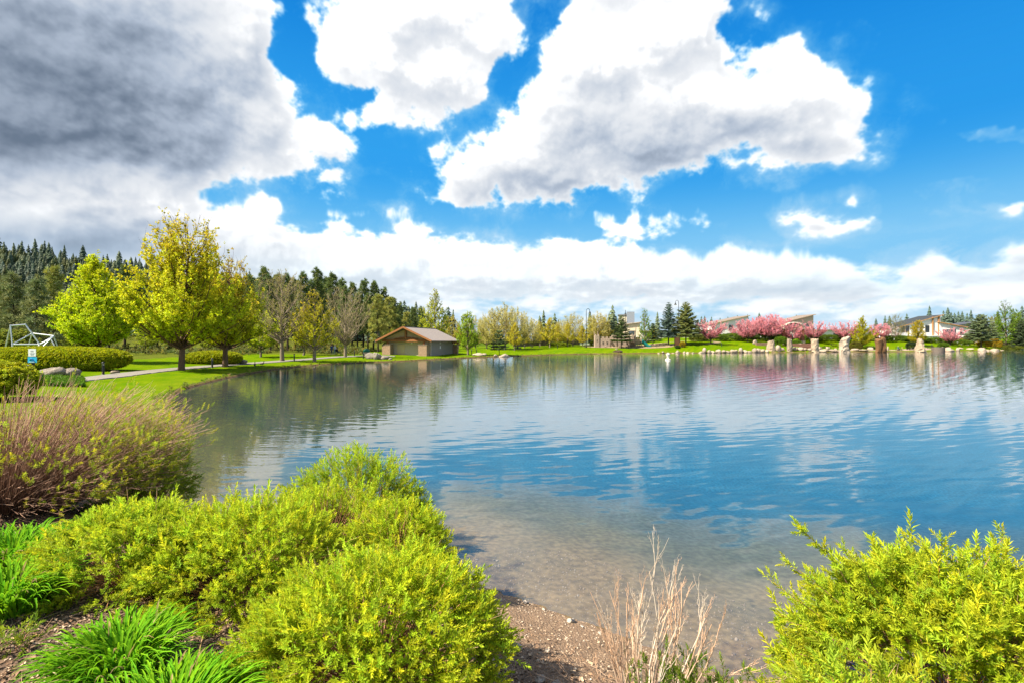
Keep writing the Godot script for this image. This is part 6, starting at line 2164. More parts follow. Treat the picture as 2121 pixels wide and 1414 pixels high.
	var hs := [[1448, 152, 3.0, 0.9, "olive shrub mound under the olive-green spruce", lin(0.13, 0.15, 0.02)], [1480, 155, 4.4, 1.0, "green mounded hedge behind the low wide cherry", hg], [1516, 157, 4.4, 1.1, "green mounded hedge below the first white house", hg], [1548, 159, 3.4, 1.1, "dark hedge under the round cherry", lin(0.08, 0.13, 0.02)], [1580, 160, 4.0, 1.2, "dark hedge under the tallest cherry", lin(0.08, 0.13, 0.02)], [1610, 160, 2.6, 1.0, "dark hedge beside the brick arch", lin(0.08, 0.13, 0.02)], [1680, 163, 4.2, 0.9, "hedge below the fan-shaped cherry", hg], [1716, 164, 4.2, 0.9, "hedge in front of the grey roofed house", hg], [1752, 166, 3.4, 1.0, "dark hedge below the deep pink cherry", lin(0.08, 0.13, 0.02)], [1650, 152, 1.6, 0.9, "rounded green shrub at the foot of the brick pillar", lin(0.11, 0.2, 0.012)], [1812, 170, 4.2, 1.0, "hedge under the cherry past the yellow tree", hg], [1856, 171, 5.0, 1.0, "hedge below the white blossom", hg], [1900, 172, 4.6, 1.0, "hedge behind the golden tree", hg], [1942, 172, 4.6, 1.0, "hedge below the large house wall", hg], [1985, 172, 4.4, 1.0, "hedge past the small cherry", hg], [1618, 146.5, 2.0, 1.3, "bright green shrub between the standing stones and the arch", lin(0.12, 0.22, 0.012)], [1773, 146, 1.8, 1.3, "olive conical shrub beside the widest standing stone", lin(0.16, 0.15, 0.02)], [1889, 150, 1.6, 1.25, "dark round shrub behind the people by the water", lin(0.045, 0.07, 0.025)], [1955, 154, 1.6, 0.9, "green shrub behind the round stone planter", lin(0.11, 0.19, 0.012)]]
	for k in hs.size():
		var q: Array = hs[k]
		shrub("shrub_mound", q[4], "shrub", on(q[0], q[1]), Vector3(q[2], q[3], q[2] * 0.5), 0.0, int(260 * q[2]), q[5], 100 + k, {"size": 2.1, "lump": 0.14, "group": "shrubs and hedges on the rise"})
	var fs := [[2003, 178, 2.2, 1.6, "yellow-orange flowering bush behind the white boulders"], [2021, 182, 2.6, 2.0, "yellow flowering bush left of the broad spruce trunk"], [2041, 178, 2.2, 1.5, "bright orange-yellow bush just past the broad spruce trunk"], [2060, 184, 2.4, 1.8, "dull orange bush under the tall green tree"]]
	for k in fs.size():
		var q: Array = fs[k]
		shrub("forsythia_bush", q[4], "bush", on(q[0], q[1]), Vector3(q[2], q[3], q[2] * 0.7), 0.0, 620, lin(0.42, 0.28, 0.012), 130 + k, {"size": 2.0, "lump": 0.15, "group": "yellow flowering bushes"})
	var gs := [[2072, 190, "dull green shrub at the pond end under the tall tree"], [2096, 186, "leafy shrub between the tall tree and the dark spruce"], [2110, 183, "shrub below the dark spruce at the picture edge"]]
	for k in gs.size():
		shrub("shrub_mound", gs[k][2], "shrub", on(gs[k][0], gs[k][1]), Vector3(2.6, 1.3, 1.8), 0.0, 620, lin(0.14, 0.17, 0.02), 140 + k, {"size": 2.0, "lump": 0.15, "group": "shrubs and hedges on the rise"})
	# standing stones in the water
	var st := lin(0.56, 0.46, 0.35)
	var sl := [[1597, 137.5, 2.5, 3.6, 0.62, "broad pale standing stone, first of the row in the water", st, 0.02], [1636, 138.5, 2.0, 4.1, 0.55, "slim grey standing stone with pointed top, second of the row", lin(0.45, 0.38, 0.31), 0.06], [1688, 136, 2.4, 4.5, 0.72, "tall cream standing stone with notched top, third of the row", st, 0.0], [1751, 136, 3.3, 4.7, 0.78, "widest creased cream standing stone, fourth of the row", lin(0.6, 0.52, 0.43), -0.04], [1907, 138.5, 3.0, 4.2, 0.68, "cream standing stone with rounded head, last of the row", st, 0.05]]
	for k in sl.size():
		var q: Array = sl[k]
		rock("standing_stone", q[5], Vector3((q[0] - 1060.5) * K * q[1], -0.5, -q[1]), Vector3(q[2] * 1.18, q[3] * 0.96 + 0.5, q[2] * 0.9), 150 + k, q[6], "standing stones in the water", {"category": "standing stone", "tower": q[4], "lean": q[7], "sink": 0.0, "seg": 26, "rings": 20, "cuts": 16, "rough": 0.16, "turn": 0.3 * k})
	var br := lin(0.24, 0.135, 0.065)
	for s in 2:
		rock("standing_stone", ["brown split standing stone, half with the white bird on it", "brown split standing stone, half turned to the seated people"][s], Vector3((1820 + 11.5 * s - 1060.5) * K * 137, -0.5, -137 - 0.3 * s), Vector3(2.0, 4.7, 1.9), 160 + s, br, "standing stones in the water", {"category": "standing stone", "tower": 0.85, "sink": 0.0, "seg": 20, "rings": 16, "turn": 0.5, "rough": 0.05})
	bird("white gull on top of the brown split stone", Vector3((1823 - 1060.5) * K * 137, 3.85, -137), -1.0, bird_mesh(lin(0.7, 0.7, 0.7), lin(0.75, 0.75, 0.74), lin(0.75, 0.75, 0.74), false), 1.25)
	bird("brown duck swimming in front of the standing stones", Vector3((1663 - 1060.5) * K * 92, -0.06, -92), 0.9, bird_mesh(lin(0.12, 0.08, 0.05), lin(0.3, 0.2, 0.13), lin(0.16, 0.05, 0.03), true), 1.4)
	# boulders along the water line
	var bl := lin(0.66, 0.57, 0.46)
	var shore_rocks := [[1367, 125.2, 1.0, 0.6], [1374, 125.6, 0.8, 0.45], [1393, 126, 0.9, 0.4], [1405, 126.4, 1.0, 0.8], [1417, 126.6, 0.9, 0.75], [1426, 127, 1.0, 0.85], [1436, 127, 0.8, 0.6], [1452, 128.2, 1.5, 0.8], [1460, 128.6, 1.4, 0.95], [1468, 128.8, 1.5, 1.05], [1478, 129.2, 1.5, 1.0], [1489, 129.6, 2.0, 0.95], [1498, 130, 1.5, 1.0], [1508, 130.4, 1.4, 1.1], [1517, 130.8, 1.8, 1.15], [1526, 131.2, 1.4, 0.95], [1534, 131.6, 1.4, 1.2], [1545, 132, 1.5, 0.9], [1553, 132.4, 1.2, 1.0], [1562, 132.8, 2.0, 1.2], [1572, 133.2, 1.6, 1.1], [1581, 133.6, 1.9, 1.4], [1589, 134.2, 1.3, 1.2], [1611, 136.5, 1.9, 1.5], [1622, 138.2, 1.6, 1.0], [1649, 139.2, 1.7, 1.1], [1658, 139.6, 1.9, 1.3], [1668, 139.8, 1.5, 0.9], [1676, 140, 1.4, 1.2], [1701, 139.6, 2.3, 1.2], [1712, 140.6, 1.9, 1.0], [1721, 140.6, 1.6, 0.9], [1732, 140.9, 1.4, 0.8], [1771, 142.4, 2.6, 0.8], [1791, 143, 3.4, 0.7], [1838, 144.6, 0.7, 1.7], [1953, 148.5, 2.5, 1.2], [1964, 148.2, 3.4, 1.7], [1973, 149.5, 2.0, 1.6], [1984, 151, 1.6, 1.1], [2033, 156.8, 3.2, 1.5], [1565, 147, 1.7, 1.7], [1627, 148, 2.2, 0.9], [1700, 150, 1.6, 1.1], [1715, 151, 1.3, 0.9], [1660, 149, 2.2, 1.0], [1992, 157, 1.6, 0.7], [2010, 159, 2.0, 0.8], [2046, 161, 2.4, 0.9], [2060, 164, 2.6, 1.0], [2076, 168, 2.6, 0.9], [2092, 172, 2.8, 1.0], [2108, 178, 2.8, 1.0], [1803, 152, 2.2, 0.9]]
	var near_what := {1367: "below the picnic table", 1452: "where the far lawn meets the rocky shore", 1581: "hard against the broad first standing stone", 1611: "between the first two standing stones", 1701: "just past the notched standing stone", 1791: "flat and wide before the plaza edge", 1838: "narrow and upright beside the brown split stone", 1964: "largest, sloping, beside the round planter", 2033: "big and square alone near the pond end", 1565: "up on the lawn before the first standing stone", 1627: "beside the bright green shrub", 1803: "flat, on the grass above the brown stone", 1973: "rounded, leaning on the sloping one"}
	var reach := [[1420, "in the loose string below the notice board"], [1445, "in the loose string below the olive-green spruce"], [1500, "in the close row below the low wide cherry"], [1545, "in the close row below the bollard mound"], [1600, "in the close row before the first standing stone"], [1640, "heaped by the second standing stone"], [1690, "heaped before the notched standing stone"], [1760, "heaped beyond the notched standing stone"], [1850, "by the brown split stone"], [1985, "on the plaza shore near the planter"], [2050, "in the grass edging below the broad spruce"], [3000, "in the grass edging below the tall poplar"]]
	shore_rocks.sort_custom(func(x, y): return x[0] < y[0])
	for k in shore_rocks.size():
		var q: Array = shore_rocks[k]
		var lab: String
		if near_what.has(int(q[0])):
			lab = "pale boulder, " + near_what[int(q[0])]
		else:
			lab = counted("pale shore boulder ", q[0], reach)
		var jit := 0.62 + 0.75 * pow(fmod(k * 0.618, 1.0), 1.4)
		rock("boulder", lab, on(q[0] + 4.0 * (fmod(k * 0.414, 1.0) - 0.5), q[1] + 0.8 * fmod(k * 0.73, 1.0)), Vector3(q[2] * (0.7 + 0.6 * fmod(k * 0.271, 1.0)), q[3] * 1.15 * jit, q[2] * 0.8), 200 + k, tint(bl.lerp(lin(0.42, 0.36, 0.30), fmod(k * 0.83, 1.0) * 0.8), 0.85 + 0.2 * fmod(k * 0.37, 1.0)), "boulders along the far shore")
	# terraced brick steps and low walls
	var brick := lin(0.30, 0.16, 0.12)
	for k in 3:
		var p := on(1660, 144.5 + 1.6 * k)
		var o := boxes("terrace_wall", null, MAT.masonry, Vector3(0, 0.2, 0), Vector3(9.5, 0.7, 0.5), tint(brick, 1.0 + 0.15 * k), Basis.IDENTITY, 0.03)
		o.position = Vector3(p.x, 0.55 + 0.62 * k, p.z)
		tag(o, ["lowest brick terrace wall behind the standing stones", "middle brick terrace wall behind the standing stones", "top brick terrace wall below the arch"][k], "wall", "brick terraces")
	var low := boxes("terrace_wall", null, MAT.masonry, Vector3(0, 0.3, 0), Vector3(3.4, 1.1, 0.6), lin(0.36, 0.24, 0.18), Basis.IDENTITY, 0.03)
	low.position = on(1578, 145)
	tag(low, "short brown wall between the lawn boulder and the first standing stone", "wall", "brick terraces")
	# plaza paving at the water
	var line := curve_points([Vector2(89, 143.6), Vector2(105, 147), Vector2(120, 150.4), Vector2(131, 154)], 1.5, false)
	ribbon("plaza_pavement", line, 3.2, 0.10, lin(0.46, 0.34, 0.26), MAT.paving)
	# round planter, bollards, rails
	var plt := thing("stone_planter", "low grey block planter at the plaza corner by the water", "planter", on(1944, 147.5), 0.0)
	one("rim", plt, MAT.masonry, func(m: MB) -> void: m.lathe(Vector3.ZERO, PackedVector2Array([Vector2(0.0, -0.3), Vector2(1.5, -0.3), Vector2(1.6, 1.25), Vector2(1.62, 1.4), Vector2(1.3, 1.42), Vector2(1.25, 1.15), Vector2(0.0, 1.1)]), 18, lin(0.24, 0.21, 0.19)))
	bollard("dark bollard light on the grass mound before the low wide cherry", on(1495, 139))
	bollard("dark bollard light on the bank past the sloping boulder", on(1985, 154))
	bollard("dark bollard light beside the dark round shrub", on(1931, 156))
	bollard("dark bollard light under the tall green tree", on(2075, 180))
	for q in [[1705, 147, "metal railing beside the notched standing stone"], [1722, 148, "metal railing at the plaza steps"], [1741, 149, "metal railing behind the widest standing stone"], [1862, 146, "metal railing in front of the seated people"], [1936, 149, "metal railing at the planter"]]:
		var ra := thing("handrail", q[2], "railing", on(q[0], q[1]), 0.2, "railings round the plaza")
		for x in [-1.0, 0.0, 1.0]:
			bar("post", ra, MAT.dark_metal, Vector3(x, -0.1, 0), Vector3(x, 1.05, 0), 0.04)
		bar("rail", ra, MAT.dark_metal, Vector3(-1.1, 1.05, 0), Vector3(1.1, 1.05, 0), 0.045)
		bar("rail", ra, MAT.dark_metal, Vector3(-1.0, 0.6, 0), Vector3(1.0, 0.6, 0), 0.03)
	bench("dark wood table on the plaza between the notched and widest stones", on(1712, 153), 0.3, lin(0.07, 0.05, 0.04), true)
	bench("dark wood table by the railing on the plaza", on(1728, 156), -0.2, lin(0.07, 0.05, 0.04), true)
	bench("pale stone-topped table beyond the brown stone", on(1806, 155), 0.1, lin(0.5, 0.45, 0.38), true)
	bench("dark bench near the planter", on(1928, 152), -0.4, lin(0.05, 0.04, 0.035))
	var seat := person_mesh(true, lin(0.04, 0.14, 0.24), lin(0.03, 0.04, 0.06), lin(0.2, 0.12, 0.07), Vector3(0.12, -0.3, 0.3))
	rock("boulder", "low dark seat stone under the person in blue", on(1861, 147), Vector3(1.0, 0.62, 0.7), 291, lin(0.2, 0.17, 0.14), "", {"sink": 0.15})
	person("seated person in a blue jacket by the plaza water edge", on(1861, 147, 0.02), 0.4, seat)
	var child := person_mesh(false, lin(0.35, 0.38, 0.06), lin(0.2, 0.18, 0.1), lin(0.3, 0.2, 0.1), Vector3.ZERO)
	person("small child in yellow next to the seated person in blue", on(1869, 147), -0.6, child)
	get_node(used_last("person")).scale = Vector3.ONE * 0.62
	var vis := person_mesh(false, lin(0.5, 0.5, 0.5), lin(0.03, 0.03, 0.04), lin(0.05, 0.04, 0.03), Vector3.ZERO)
	person("visitor in a pale top standing by the brick pillar", on(1614, 153), 0.3, vis)
	person("visitor standing in front of the arch opening", on(1633, 155), 2.3, person_mesh(false, lin(0.04, 0.04, 0.045), lin(0.04, 0.045, 0.07), lin(0.04, 0.03, 0.02), Vector3.ZERO))
	brick_arch()
	houses()


func used_last(called: String) -> String:
	var k: int = used[called] - 1
	return called if k == 0 else "%s_%03d" % [called, k]


func brick_arch() -> void:
	var base := on(1644, 158)
	var o := thing("brick_arch", "arched pergola gate on square red brick pillars among the cherries", "gate", base)
	var red := lin(0.36, 0.14, 0.10)
	var cap := lin(0.55, 0.47, 0.38)
	for s in [-1.0, 1.0]:
		boxes("pillar", o, MAT.masonry, Vector3(2.7 * s, 2.2, 0), Vector3(1.15, 4.6, 1.15), red, Basis.IDENTITY, 0.03)
		boxes("plinth", o, MAT.masonry, Vector3(2.7 * s, 0.3, 0), Vector3(1.5, 1.2, 1.5), cap, Basis.IDENTITY, 0.04)
		boxes("pillar_cap", o, MAT.masonry, Vector3(2.7 * s, 4.6, 0), Vector3(1.45, 0.3, 1.45), cap, Basis.IDENTITY, 0.04)
	for z in [-0.4, 0.4]:
		one("arch_beam", o, MAT.painted, func(m: MB) -> void:
			var p := PackedVector3Array()
			var w := PackedFloat32Array()
			for i in 15:
				var t := PI * i / 14.0
				p.append(Vector3(-3.3 * cos(t), 4.75 + 1.9 * sin(t), z)); w.append(0.24)
			m.tube(p, w, 4, lin(0.42, 0.36, 0.30), lin(0.42, 0.36, 0.30)))
	for i in 7:
		var t := PI * (i + 1) / 8.0
		boxes("rafter", o, MAT.timber, Vector3(-3.3 * cos(t), 4.95 + 1.9 * sin(t), 0), Vector3(0.12, 0.18, 2.0), lin(0.30, 0.36, 0.36))


func houses() -> void:
	var white := lin(0.82, 0.81, 0.79)
	var dark := lin(0.05, 0.055, 0.065)
	shed_house("white_house", "white house with a rising single-slope roof behind the round cherry", on(1499, 186), 0.12, 14.0, 9, 4.9, 7.9, white, lin(0.25, 0.2, 0.17), lin(0.55, 0.42, 0.28), [[-0.4, 2.6, 1.5, 2.0], [3.6, 2.6, 1.4, 2.0], [-5.0, 2.0, 1.6, 1.4]], "white single-slope houses")
	shed_house("white_house", "white house with tan rising roof edge behind the brick arch", on(1641, 190), 0.1, 11.0, 9, 6.0, 8.6, lin(0.55, 0.46, 0.30), lin(0.25, 0.2, 0.17), lin(0.55, 0.42, 0.3), [[-4.6, 3.4, 1.6, 1.8], [2.0, 3.4, 1.6, 1.8]], "white single-slope houses")
	shed_house("white_house", "long low white house with slate grey roof below the fan-shaped cherries", on(1712, 180), 0.0, 30, 8, 2.9, 3.1, white, lin(0.15, 0.155, 0.17), lin(0.4, 0.4, 0.42), [[-11.0, 0.6, 2.0, 1.2], [-6.0, 0.6, 2.0, 1.2], [0.0, 0.6, 2.0, 1.2], [6.0, 0.6, 2.0, 1.2]])
	shed_house("white_house", "long low white garden wall house glimpsed under the cherries by the arch", on(1602, 182), 0.0, 26, 6, 2.6, 2.8, white, lin(0.3, 0.28, 0.27), lin(0.5, 0.4, 0.32), [[-6.0, 0.6, 1.8, 1.2], [4.0, 0.6, 1.8, 1.2]])
	# large house: two opposed slopes, timber posts
	var o := shed_house("large_white_house", "large white two-storey house with dark sloping roofs and timber posts", on(1880, 192), -0.05, 16.5, 11, 4.6, 9.3, white, dark, lin(0.62, 0.36, 0.18), [[-6.2, 3.0, 1.2, 2.4, lin(0.3, 0.15, 0.06)], [-4.6, 3.0, 1.2, 2.4, lin(0.3, 0.15, 0.06)], [-1.8, 3.0, 1.0, 2.4, lin(0.3, 0.15, 0.06)], [2.6, 3.0, 1.4, 2.6], [-3.0, -1.2, 2.0, 1.2], [3.6, -1.2, 1.6, 1.4]])
	for x in [5.2, 7.4]:
		boxes("timber_post", o, MAT.timber, Vector3(x, 4.4, 5.72), Vector3(0.45, 7.8 + x * 0.2, 0.3), lin(0.55, 0.30, 0.14))
	boxes("balcony", o, MAT.render_wall, Vector3(1.5, 1.6, 6.5), Vector3(18, 0.25, 2.2), white)
	boxes("lower_wall", o, MAT.render_wall, Vector3(1.5, -0.4, 7.3), Vector3(18, 3.4, 0.3), white)
	var w := shed_house("large_white_house", "lower wing of the large house with roof falling away from the ridge", on(1953, 190), -0.05, 9.5, 9, 7.4, 5.6, white, lin(0.5, 0.3, 0.16), lin(0.62, 0.36, 0.18), [[-3.4, 2.2, 4.6, 2.6], [2.6, 2.9, 1.4, 1.0]])
	boxes("lower_wall", w, MAT.render_wall, Vector3(0, -0.4, 5.6), Vector3(10, 3.2, 0.3), white)
	boxes("garage_door", w, MAT.timber, Vector3(-2.0, -0.2, 5.77), Vector3(3.4, 2.4, 0.06), lin(0.45, 0.22, 0.09))
	shed_house("dark_roof_house", "house with dark roof showing past the large white house", on(1985, 210), 0.0, 12, 9, 6.4, 8.2, lin(0.5, 0.5, 0.5), lin(0.08, 0.09, 0.11), lin(0.1, 0.1, 0.12), [[-4.0, 3.0, 1.6, 1.4]])


# ---------------------------------------------------------------- foreground: willows, daylilies, mulch, beach
func foreground() -> void:
	var r := rngs(900)
	var bare := lin(0.26, 0.125, 0.075)
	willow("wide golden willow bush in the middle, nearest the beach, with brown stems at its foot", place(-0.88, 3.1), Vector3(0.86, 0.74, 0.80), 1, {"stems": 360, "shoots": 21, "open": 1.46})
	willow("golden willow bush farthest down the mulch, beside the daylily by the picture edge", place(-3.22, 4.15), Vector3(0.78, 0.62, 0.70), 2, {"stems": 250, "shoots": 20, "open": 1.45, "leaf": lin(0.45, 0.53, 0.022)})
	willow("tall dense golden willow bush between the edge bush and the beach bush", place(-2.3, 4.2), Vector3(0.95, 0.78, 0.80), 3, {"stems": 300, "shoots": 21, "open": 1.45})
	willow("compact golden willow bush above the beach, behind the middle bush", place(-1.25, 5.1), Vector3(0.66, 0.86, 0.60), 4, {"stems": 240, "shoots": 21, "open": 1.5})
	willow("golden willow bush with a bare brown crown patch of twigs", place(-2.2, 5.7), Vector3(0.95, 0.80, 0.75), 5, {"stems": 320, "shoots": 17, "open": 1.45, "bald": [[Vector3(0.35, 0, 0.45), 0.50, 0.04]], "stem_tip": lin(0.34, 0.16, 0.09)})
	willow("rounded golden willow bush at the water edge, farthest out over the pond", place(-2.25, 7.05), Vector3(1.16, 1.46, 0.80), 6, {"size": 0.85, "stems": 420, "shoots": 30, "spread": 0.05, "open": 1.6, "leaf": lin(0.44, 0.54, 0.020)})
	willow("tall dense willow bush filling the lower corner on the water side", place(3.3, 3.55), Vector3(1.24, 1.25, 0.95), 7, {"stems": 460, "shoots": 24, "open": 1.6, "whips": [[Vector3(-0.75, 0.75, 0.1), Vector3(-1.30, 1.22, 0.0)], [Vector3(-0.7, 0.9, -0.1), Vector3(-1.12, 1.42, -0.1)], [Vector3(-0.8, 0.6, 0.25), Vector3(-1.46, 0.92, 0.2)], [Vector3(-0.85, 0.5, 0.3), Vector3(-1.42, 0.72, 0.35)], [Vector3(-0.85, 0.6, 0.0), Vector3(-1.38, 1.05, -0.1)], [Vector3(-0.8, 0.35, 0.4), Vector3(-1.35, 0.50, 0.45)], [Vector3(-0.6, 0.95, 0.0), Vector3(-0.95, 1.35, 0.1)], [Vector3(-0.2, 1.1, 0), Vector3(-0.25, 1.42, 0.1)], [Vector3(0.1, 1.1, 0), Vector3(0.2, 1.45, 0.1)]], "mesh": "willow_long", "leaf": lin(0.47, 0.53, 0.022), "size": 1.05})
	willow("young willow bush with long loose shoots before the tall corner bush", place(1.95, 2.62), Vector3(0.62, 0.60, 0.42), 8, {"stems": 90, "shoots": 8, "open": 1.5, "mesh": "willow_long", "leaf": lin(0.44, 0.52, 0.03), "start": 0.4, "size": 1.0})
	willow("upright green willow bush between the osier and the pond", place(-5.55, 7.35), Vector3(0.72, 1.50, 0.70), 10, {"stems": 220, "shoots": 16, "open": 1.5, "leaf": lin(0.36, 0.44, 0.025), "start": 0.45})
	# purple-brown osier with few leaves
	var g := place(-6.75, 6.6)
	osier(g, r)
	dry_bush(place(0.87, 3.2), r)
	strap_clump("dark green daylily clump below the osier at the picture edge", place(-4.45, 4.35), 560, 0.50, 0.62, 1)
	strap_clump("green daylily clump by the picture edge, between osier and mulch", place(-3.62, 3.5), 460, 0.42, 0.60, 2)
	strap_clump("bright daylily clump below the farthest willow on the mulch", place(-2.30, 2.86), 560, 0.36, 0.58, 3)
	strap_clump("largest bright daylily clump at the bottom edge of the mulch", place(-1.66, 2.36), 620, 0.36, 0.58, 4)
	strap_clump("small bright daylily clump under the middle willow stems", place(-1.12, 2.14), 240, 0.26, 0.50, 5)
	willow("tiny willow sprig alone on the mulch near the daylilies", place(-3.1, 3.05), Vector3(0.12, 0.10, 0.10), 9, {"stems": 9, "shoots": 4, "leaf": lin(0.22, 0.30, 0.02)})
	# bark chips of the mulch
	var chip := LB.new()
	chip.tri(Vector3(-0.020, 0, -0.006), Vector3(0.018, 0.004, -0.007), Vector3(0.022, 0, 0.006), Color.WHITE)
	chip.tri(Vector3(-0.020, 0, -0.006), Vector3(0.022, 0, 0.006), Vector3(-0.016, 0.005, 0.008), Color.WHITE)
	chip.tri(Vector3(-0.020, 0, -0.006), Vector3(0.018, 0.004, -0.007), Vector3(0, -0.006, 0), Color.WHITE * 0.7)
	chip.tri(Vector3(0.022, 0, 0.006), Vector3(-0.016, 0.005, 0.008), Vector3(0, -0.006, 0), Color.WHITE * 0.7)
	var ch := Scatter.new()
	for k in 26000:
		var d := 1.7 + 4.6 * pow(r.randf(), 1.4)
		var x := r.randf_range(-1.06, 0.45) * d
		var s := shore_distance(Vector2(x, d))
		if s < 0.9 + r.randf() * 1.3 or s > 8.0:
			continue
		var c := lin(0.19, 0.12, 0.075)
		var q := r.randf()
		if q > 0.86:
			c = lin(0.42, 0.31, 0.21)
		elif q > 0.6:
			c = lin(0.28, 0.18, 0.115)
		elif q < 0.25:
			c = lin(0.10, 0.065, 0.045)
		ch.add(Vector3(x, land(x, d, s) + 0.004, -d), Basis.from_euler(Vector3(r.randf_range(-0.5, 0.5), r.randf() * TAU, r.randf_range(-0.5, 0.5))) * Basis.from_scale(Vector3(r.randf_range(0.4, 1.1), 1.0, r.randf_range(0.6, 1.3))), hue(c, r, 0.08, 0.2))
	scatter("bark_mulch_gravel", chip.mesh(), MAT.blade_dry, ch)
	# grit and pebbles of the beach, above and below the water line
	var sm := SphereMesh.new()
	sm.radius = 0.5; sm.height = 0.8; sm.radial_segments = 7; sm.rings = 4
	var pb := Scatter.new()
	for k in 15000:
		var d := r.randf_range(2.2, 7.5)
		var x := r.randf_range(-0.9, 2.9)
		var s := shore_distance(Vector2(x, d))
		if s > 2.3 or s < -1.9:
			continue
		var z := 0.0025 + 0.008 * pow(r.randf(), 6.0)
		if s < 0.25 and r.randf() < 0.06:
			z *= 1.8
		var c := lin(0.34, 0.25, 0.17).lerp(lin(0.46, 0.39, 0.32), r.randf() * r.randf())
		if s < 0.0:
			c = tint(c, 0.6)
		pb.add(Vector3(x, land(x, d, s) + z * 0.2, -d), Basis.from_euler(Vector3(r.randf() * 0.6, r.randf() * TAU, r.randf() * 0.6)) * Basis.from_scale(Vector3(z * r.randf_range(0.8, 1.6), z * 0.8, z) * 2.0), hue(c, r, 0.06, 0.2))
	scatter("beach_gravel", sm, MAT.pebble, pb)
	var stones := [[1074, 5.55, 0.030], [1088, 5.48, 0.045], [1093, 5.5, 0.03], [1126, 5.35, 0.03], [1181, 5.05, 0.055], [1186, 5.08, 0.04], [1206, 4.95, 0.03], [1244, 4.80, 0.045], [1070, 3.82, 0.07], [1052, 3.6, 0.06], [1134, 3.9, 0.04], [1118, 3.35, 0.06], [1150, 3.3, 0.07], [1098, 3.15, 0.05], [1010, 3.05, 0.06]]
	var slope := ["whitish stone on the beach slope, largest of those above the shade edge", "flat pale stone tucked under the middle willow fringe", "pale stone on the beach slope nearest the dry shrub", "pale stone low on the beach, in the willow shade", "flat whitish stone at the bottom of the shaded slope", "small pale stone just above the frame bottom on the beach", "pale stone under the overhanging middle willow leaves"]
	for k in stones.size():
		var q: Array = stones[k]
		rock("shore_stone", counted("pale pebble at the water line, from the middle willow outward, ", k, [[99, "on the near beach"]]) if q[1] > 4.5 else slope[k - 8], on(q[0], q[1]), Vector3(q[2] * 1.5, q[2], q[2] * 1.2), 400 + k, lin(0.55, 0.50, 0.45), "pale stones on the near beach", {"category": "stone", "seg": 10, "rings": 6})
	# litter of thin fallen twigs
	var tw := MB.new()
	tw.tube(PackedVector3Array([Vector3(-0.08, 0, 0), Vector3(0, 0.006, 0.008), Vector3(0.09, 0, -0.006)]), PackedFloat32Array([0.002, 0.0018, 0.001]), 4, Color.WHITE, Color.WHITE)
	var ts := Scatter.new()
	for k in 260:
		var d := r.randf_range(1.9, 4.6)
		var x := r.randf_range(-1.05, 0.4) * d
		var s := shore_distance(Vector2(x, d))
		if s < 0.3:
			continue
		ts.add(Vector3(x, land(x, d, s) + 0.008, -d), Basis(Vector3.UP, r.randf() * TAU) * Basis.from_scale(Vector3.ONE * r.randf_range(0.6, 1.8)), hue(lin(0.32, 0.22, 0.15), r, 0.1, 0.4))
	scatter("fallen_twig_litter", tw.mesh(), MAT.twig, ts)


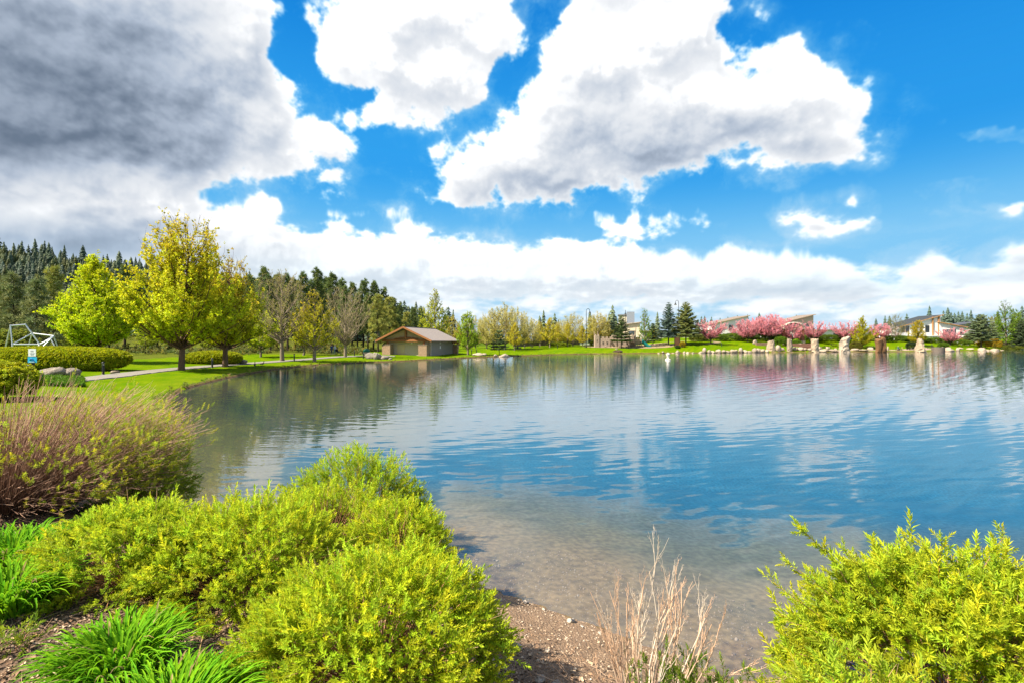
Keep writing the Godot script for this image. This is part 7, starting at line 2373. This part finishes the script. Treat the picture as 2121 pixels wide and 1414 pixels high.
# many straight purple-brown shoots fanning from one stool, combed to one side, leaves on the outside only
func osier(at: Vector3, r: RandomNumberGenerator) -> void:
	var o := thing("osier_bush", "big purple-brown twiggy osier bush with thin yellow-green leaf caps", "bush", at)
	var wood := MB.new()
	var sc := Scatter.new()
	var leafc := lin(0.40, 0.43, 0.03)
	for k in 1900:
		var az := k * 2.39996
		var q := sqrt((k + 0.5) / 1900.0)
		var phi := q * 1.58
		var L := r.randf_range(0.78, 1.04) * (1.0 + 0.10 * fine.get_noise_3d(cos(az) * 3.0, phi * 2.0, sin(az) * 3.0))
		var tip := Vector3(cos(az) * sin(phi) * 2.05, 0.16 + pow(cos(minf(phi, 1.55)), 0.62) * 1.50, sin(az) * sin(phi) * 1.9) * L
		tip += Vector3(0.30, 0.02, -0.1) * tip.y
		var a := Vector3(cos(az), 0, sin(az)) * q * 0.62
		a.y = -0.05
		var c := a.lerp(tip, 0.5) + Vector3.UP * 0.20 * q + Vector3(-0.06, 0, 0)
		var lp := PackedVector3Array()
		var lw := PackedFloat32Array()
		var w0 := r.randf_range(0.0035, 0.0065)
		for i in 5:
			var u := i / 4.0
			lp.append(a * (1 - u) * (1 - u) + c * 2.0 * u * (1 - u) + tip * u * u + rdir(r) * 0.018 * u)
			lw.append(w0 * (1.0 - 0.65 * u))
		var kk := r.randf_range(0.65, 1.3)
		wood.tube(lp, lw, 3, tint(lin(0.19, 0.115, 0.08), kk), tint(lin(0.36, 0.215, 0.15), kk))
		# side twigs
		for j in 3:
			var u := r.randf_range(0.45, 0.95)
			var ui := mini(int(u * 4.0), 3)
			var b := lp[ui].lerp(lp[ui + 1], u * 4.0 - ui)
			var d := ((lp[ui + 1] - lp[ui]).normalized() + rdir(r) * 0.45 + Vector3(0.15, 0.15, 0)).normalized()
			wood.tube(PackedVector3Array([b, b + d * r.randf_range(0.12, 0.30)]), PackedFloat32Array([0.0026, 0.0012]), 3, tint(lin(0.33, 0.20, 0.14), kk), tint(lin(0.44, 0.285, 0.20), kk))
		# leaf caps: the far crest, the pond side and a patch on top
		var wanted := 0.010
		if tip.x > 1.65:
			wanted = 0.35
		elif tip.z < -1.2:
			wanted = 0.14
		elif fine.get_noise_2d(tip.x * 1.6 + 4.0, tip.z * 1.6) > 0.30 and tip.y > 0.9:
			wanted = 0.45
		for j in 9:
			if r.randf() < wanted:
				var u := lerpf(0.62, 1.0, r.randf())
				var ui := mini(int(u * 4.0), 3)
				var b := lp[ui].lerp(lp[ui + 1], u * 4.0 - ui) + rdir(r) * 0.08
				var d := ((lp[ui + 1] - lp[ui]).normalized() * 0.6 + Vector3.UP * 0.4 + rdir(r) * 0.5).normalized()
				sc.add(b, along(d, r, r.randf_range(0.7, 1.15)), hue(leafc, r, 0.2, 0.25))
	part("stem", wood.mesh(), MAT.twig, o, true)
	scatter("foliage", LEAF.willow, MAT.leaf, sc, o)


# pale leafless shrub with forked upright stems and green shoots at its foot
func dry_bush(at: Vector3, r: RandomNumberGenerator) -> void:
	var o := thing("dry_shrub", "leafless pale tan twig shrub with forked tips at the water edge", "bush", at)
	var wood := MB.new()
	for k in 40:
		var az := r.randf() * TAU
		var q := sqrt(r.randf())
		var a := Vector3(cos(az) * 0.16 * q, -0.04, sin(az) * 0.12 * q)
		var tip := Vector3(cos(az) * q * 0.50 + 0.02, r.randf_range(0.55, 0.98) * (1.0 - 0.25 * q), sin(az) * q * 0.30)
		if k % 9 == 0:
			tip = Vector3(cos(az) * 0.75, r.randf_range(0.15, 0.4), sin(az) * 0.4)
		var c1 := lin(0.46, 0.37, 0.29)
		var c2 := lin(0.52, 0.33, 0.21)
		var kk := r.randf_range(0.75, 1.15)
		if r.randf() < 0.3:
			c1 = lin(0.55, 0.49, 0.41); c2 = lin(0.55, 0.45, 0.35)
		stick(wood, a, tip, r.randf_range(0.0045, 0.0075), tint(c1, kk), tint(c2, kk), r, 3)
	part("stem", wood.mesh(), MAT.twig, o, true)
	var sh := thing("green_sprout_clump", "thin fresh green shoots coming up round the leafless shrub", "plant", at + Vector3(0.18, 0, 0.05))
	var sc := Scatter.new()
	var st := MB.new()
	for k in 90:
		var x := r.randf_range(-0.28, 0.62)
		var z := r.randf_range(-0.22, 0.25)
		var h := r.randf_range(0.15, 0.46)
		var y := ground(at.x + 0.18 + x, -(at.z + 0.05 + z)) - at.y
		var a := Vector3(x, y - 0.02, z)
		var e := a + Vector3(r.randf_range(-0.08, 0.08), h, r.randf_range(-0.05, 0.05))
		st.tube(PackedVector3Array([a, e]), PackedFloat32Array([0.0022, 0.001]), 3, lin(0.22, 0.14, 0.07), lin(0.2, 0.2, 0.05))
		for j in int(h * 9.0):
			var u := r.randf_range(0.25, 1.0)
			sc.add(a.lerp(e, u), along((e - a).normalized() + rdir(r) * 0.5, r, r.randf_range(0.45, 0.8)), hue(lin(0.17, 0.26, 0.02), r, 0.2, 0.2))
	part("stem", st.mesh(), MAT.twig, sh, true)
	scatter("foliage", LEAF.willow_long, MAT.leaf, sc, sh)


func stick(wood: MB, a: Vector3, e: Vector3, w: float, c1: Color, c2: Color, r: RandomNumberGenerator, depth: int) -> void:
	var p := PackedVector3Array()
	var lw := PackedFloat32Array()
	var n := 6
	var bend := rdir(r) * a.distance_to(e) * 0.07
	for i in n:
		var u := float(i) / (n - 1)
		p.append(a.lerp(e, u) + bend * sin(PI * u) + rdir(r) * 0.006 * (1.0 if i > 0 else 0.0))
		lw.append(w * (1.0 - 0.62 * u))
	wood.tube(p, lw, 4, c1, c2)
	if depth <= 0 or w < 0.0006:
		return
	for k in [0, 2, 3, 4][depth]:
		var u := r.randf_range(0.4, 0.95)
		var ui := mini(int(u * (n - 1)), n - 2)
		var b := p[ui].lerp(p[ui + 1], u * (n - 1) - ui)
		var d := ((e - a).normalized() + rdir(r) * 0.45 + Vector3.UP * 0.25).normalized()
		stick(wood, b, b + d * a.distance_to(e) * r.randf_range(0.18, 0.40), w * (1.0 - 0.62 * u) * 0.8, c1.lerp(c2, u), c2, r, depth - 1)
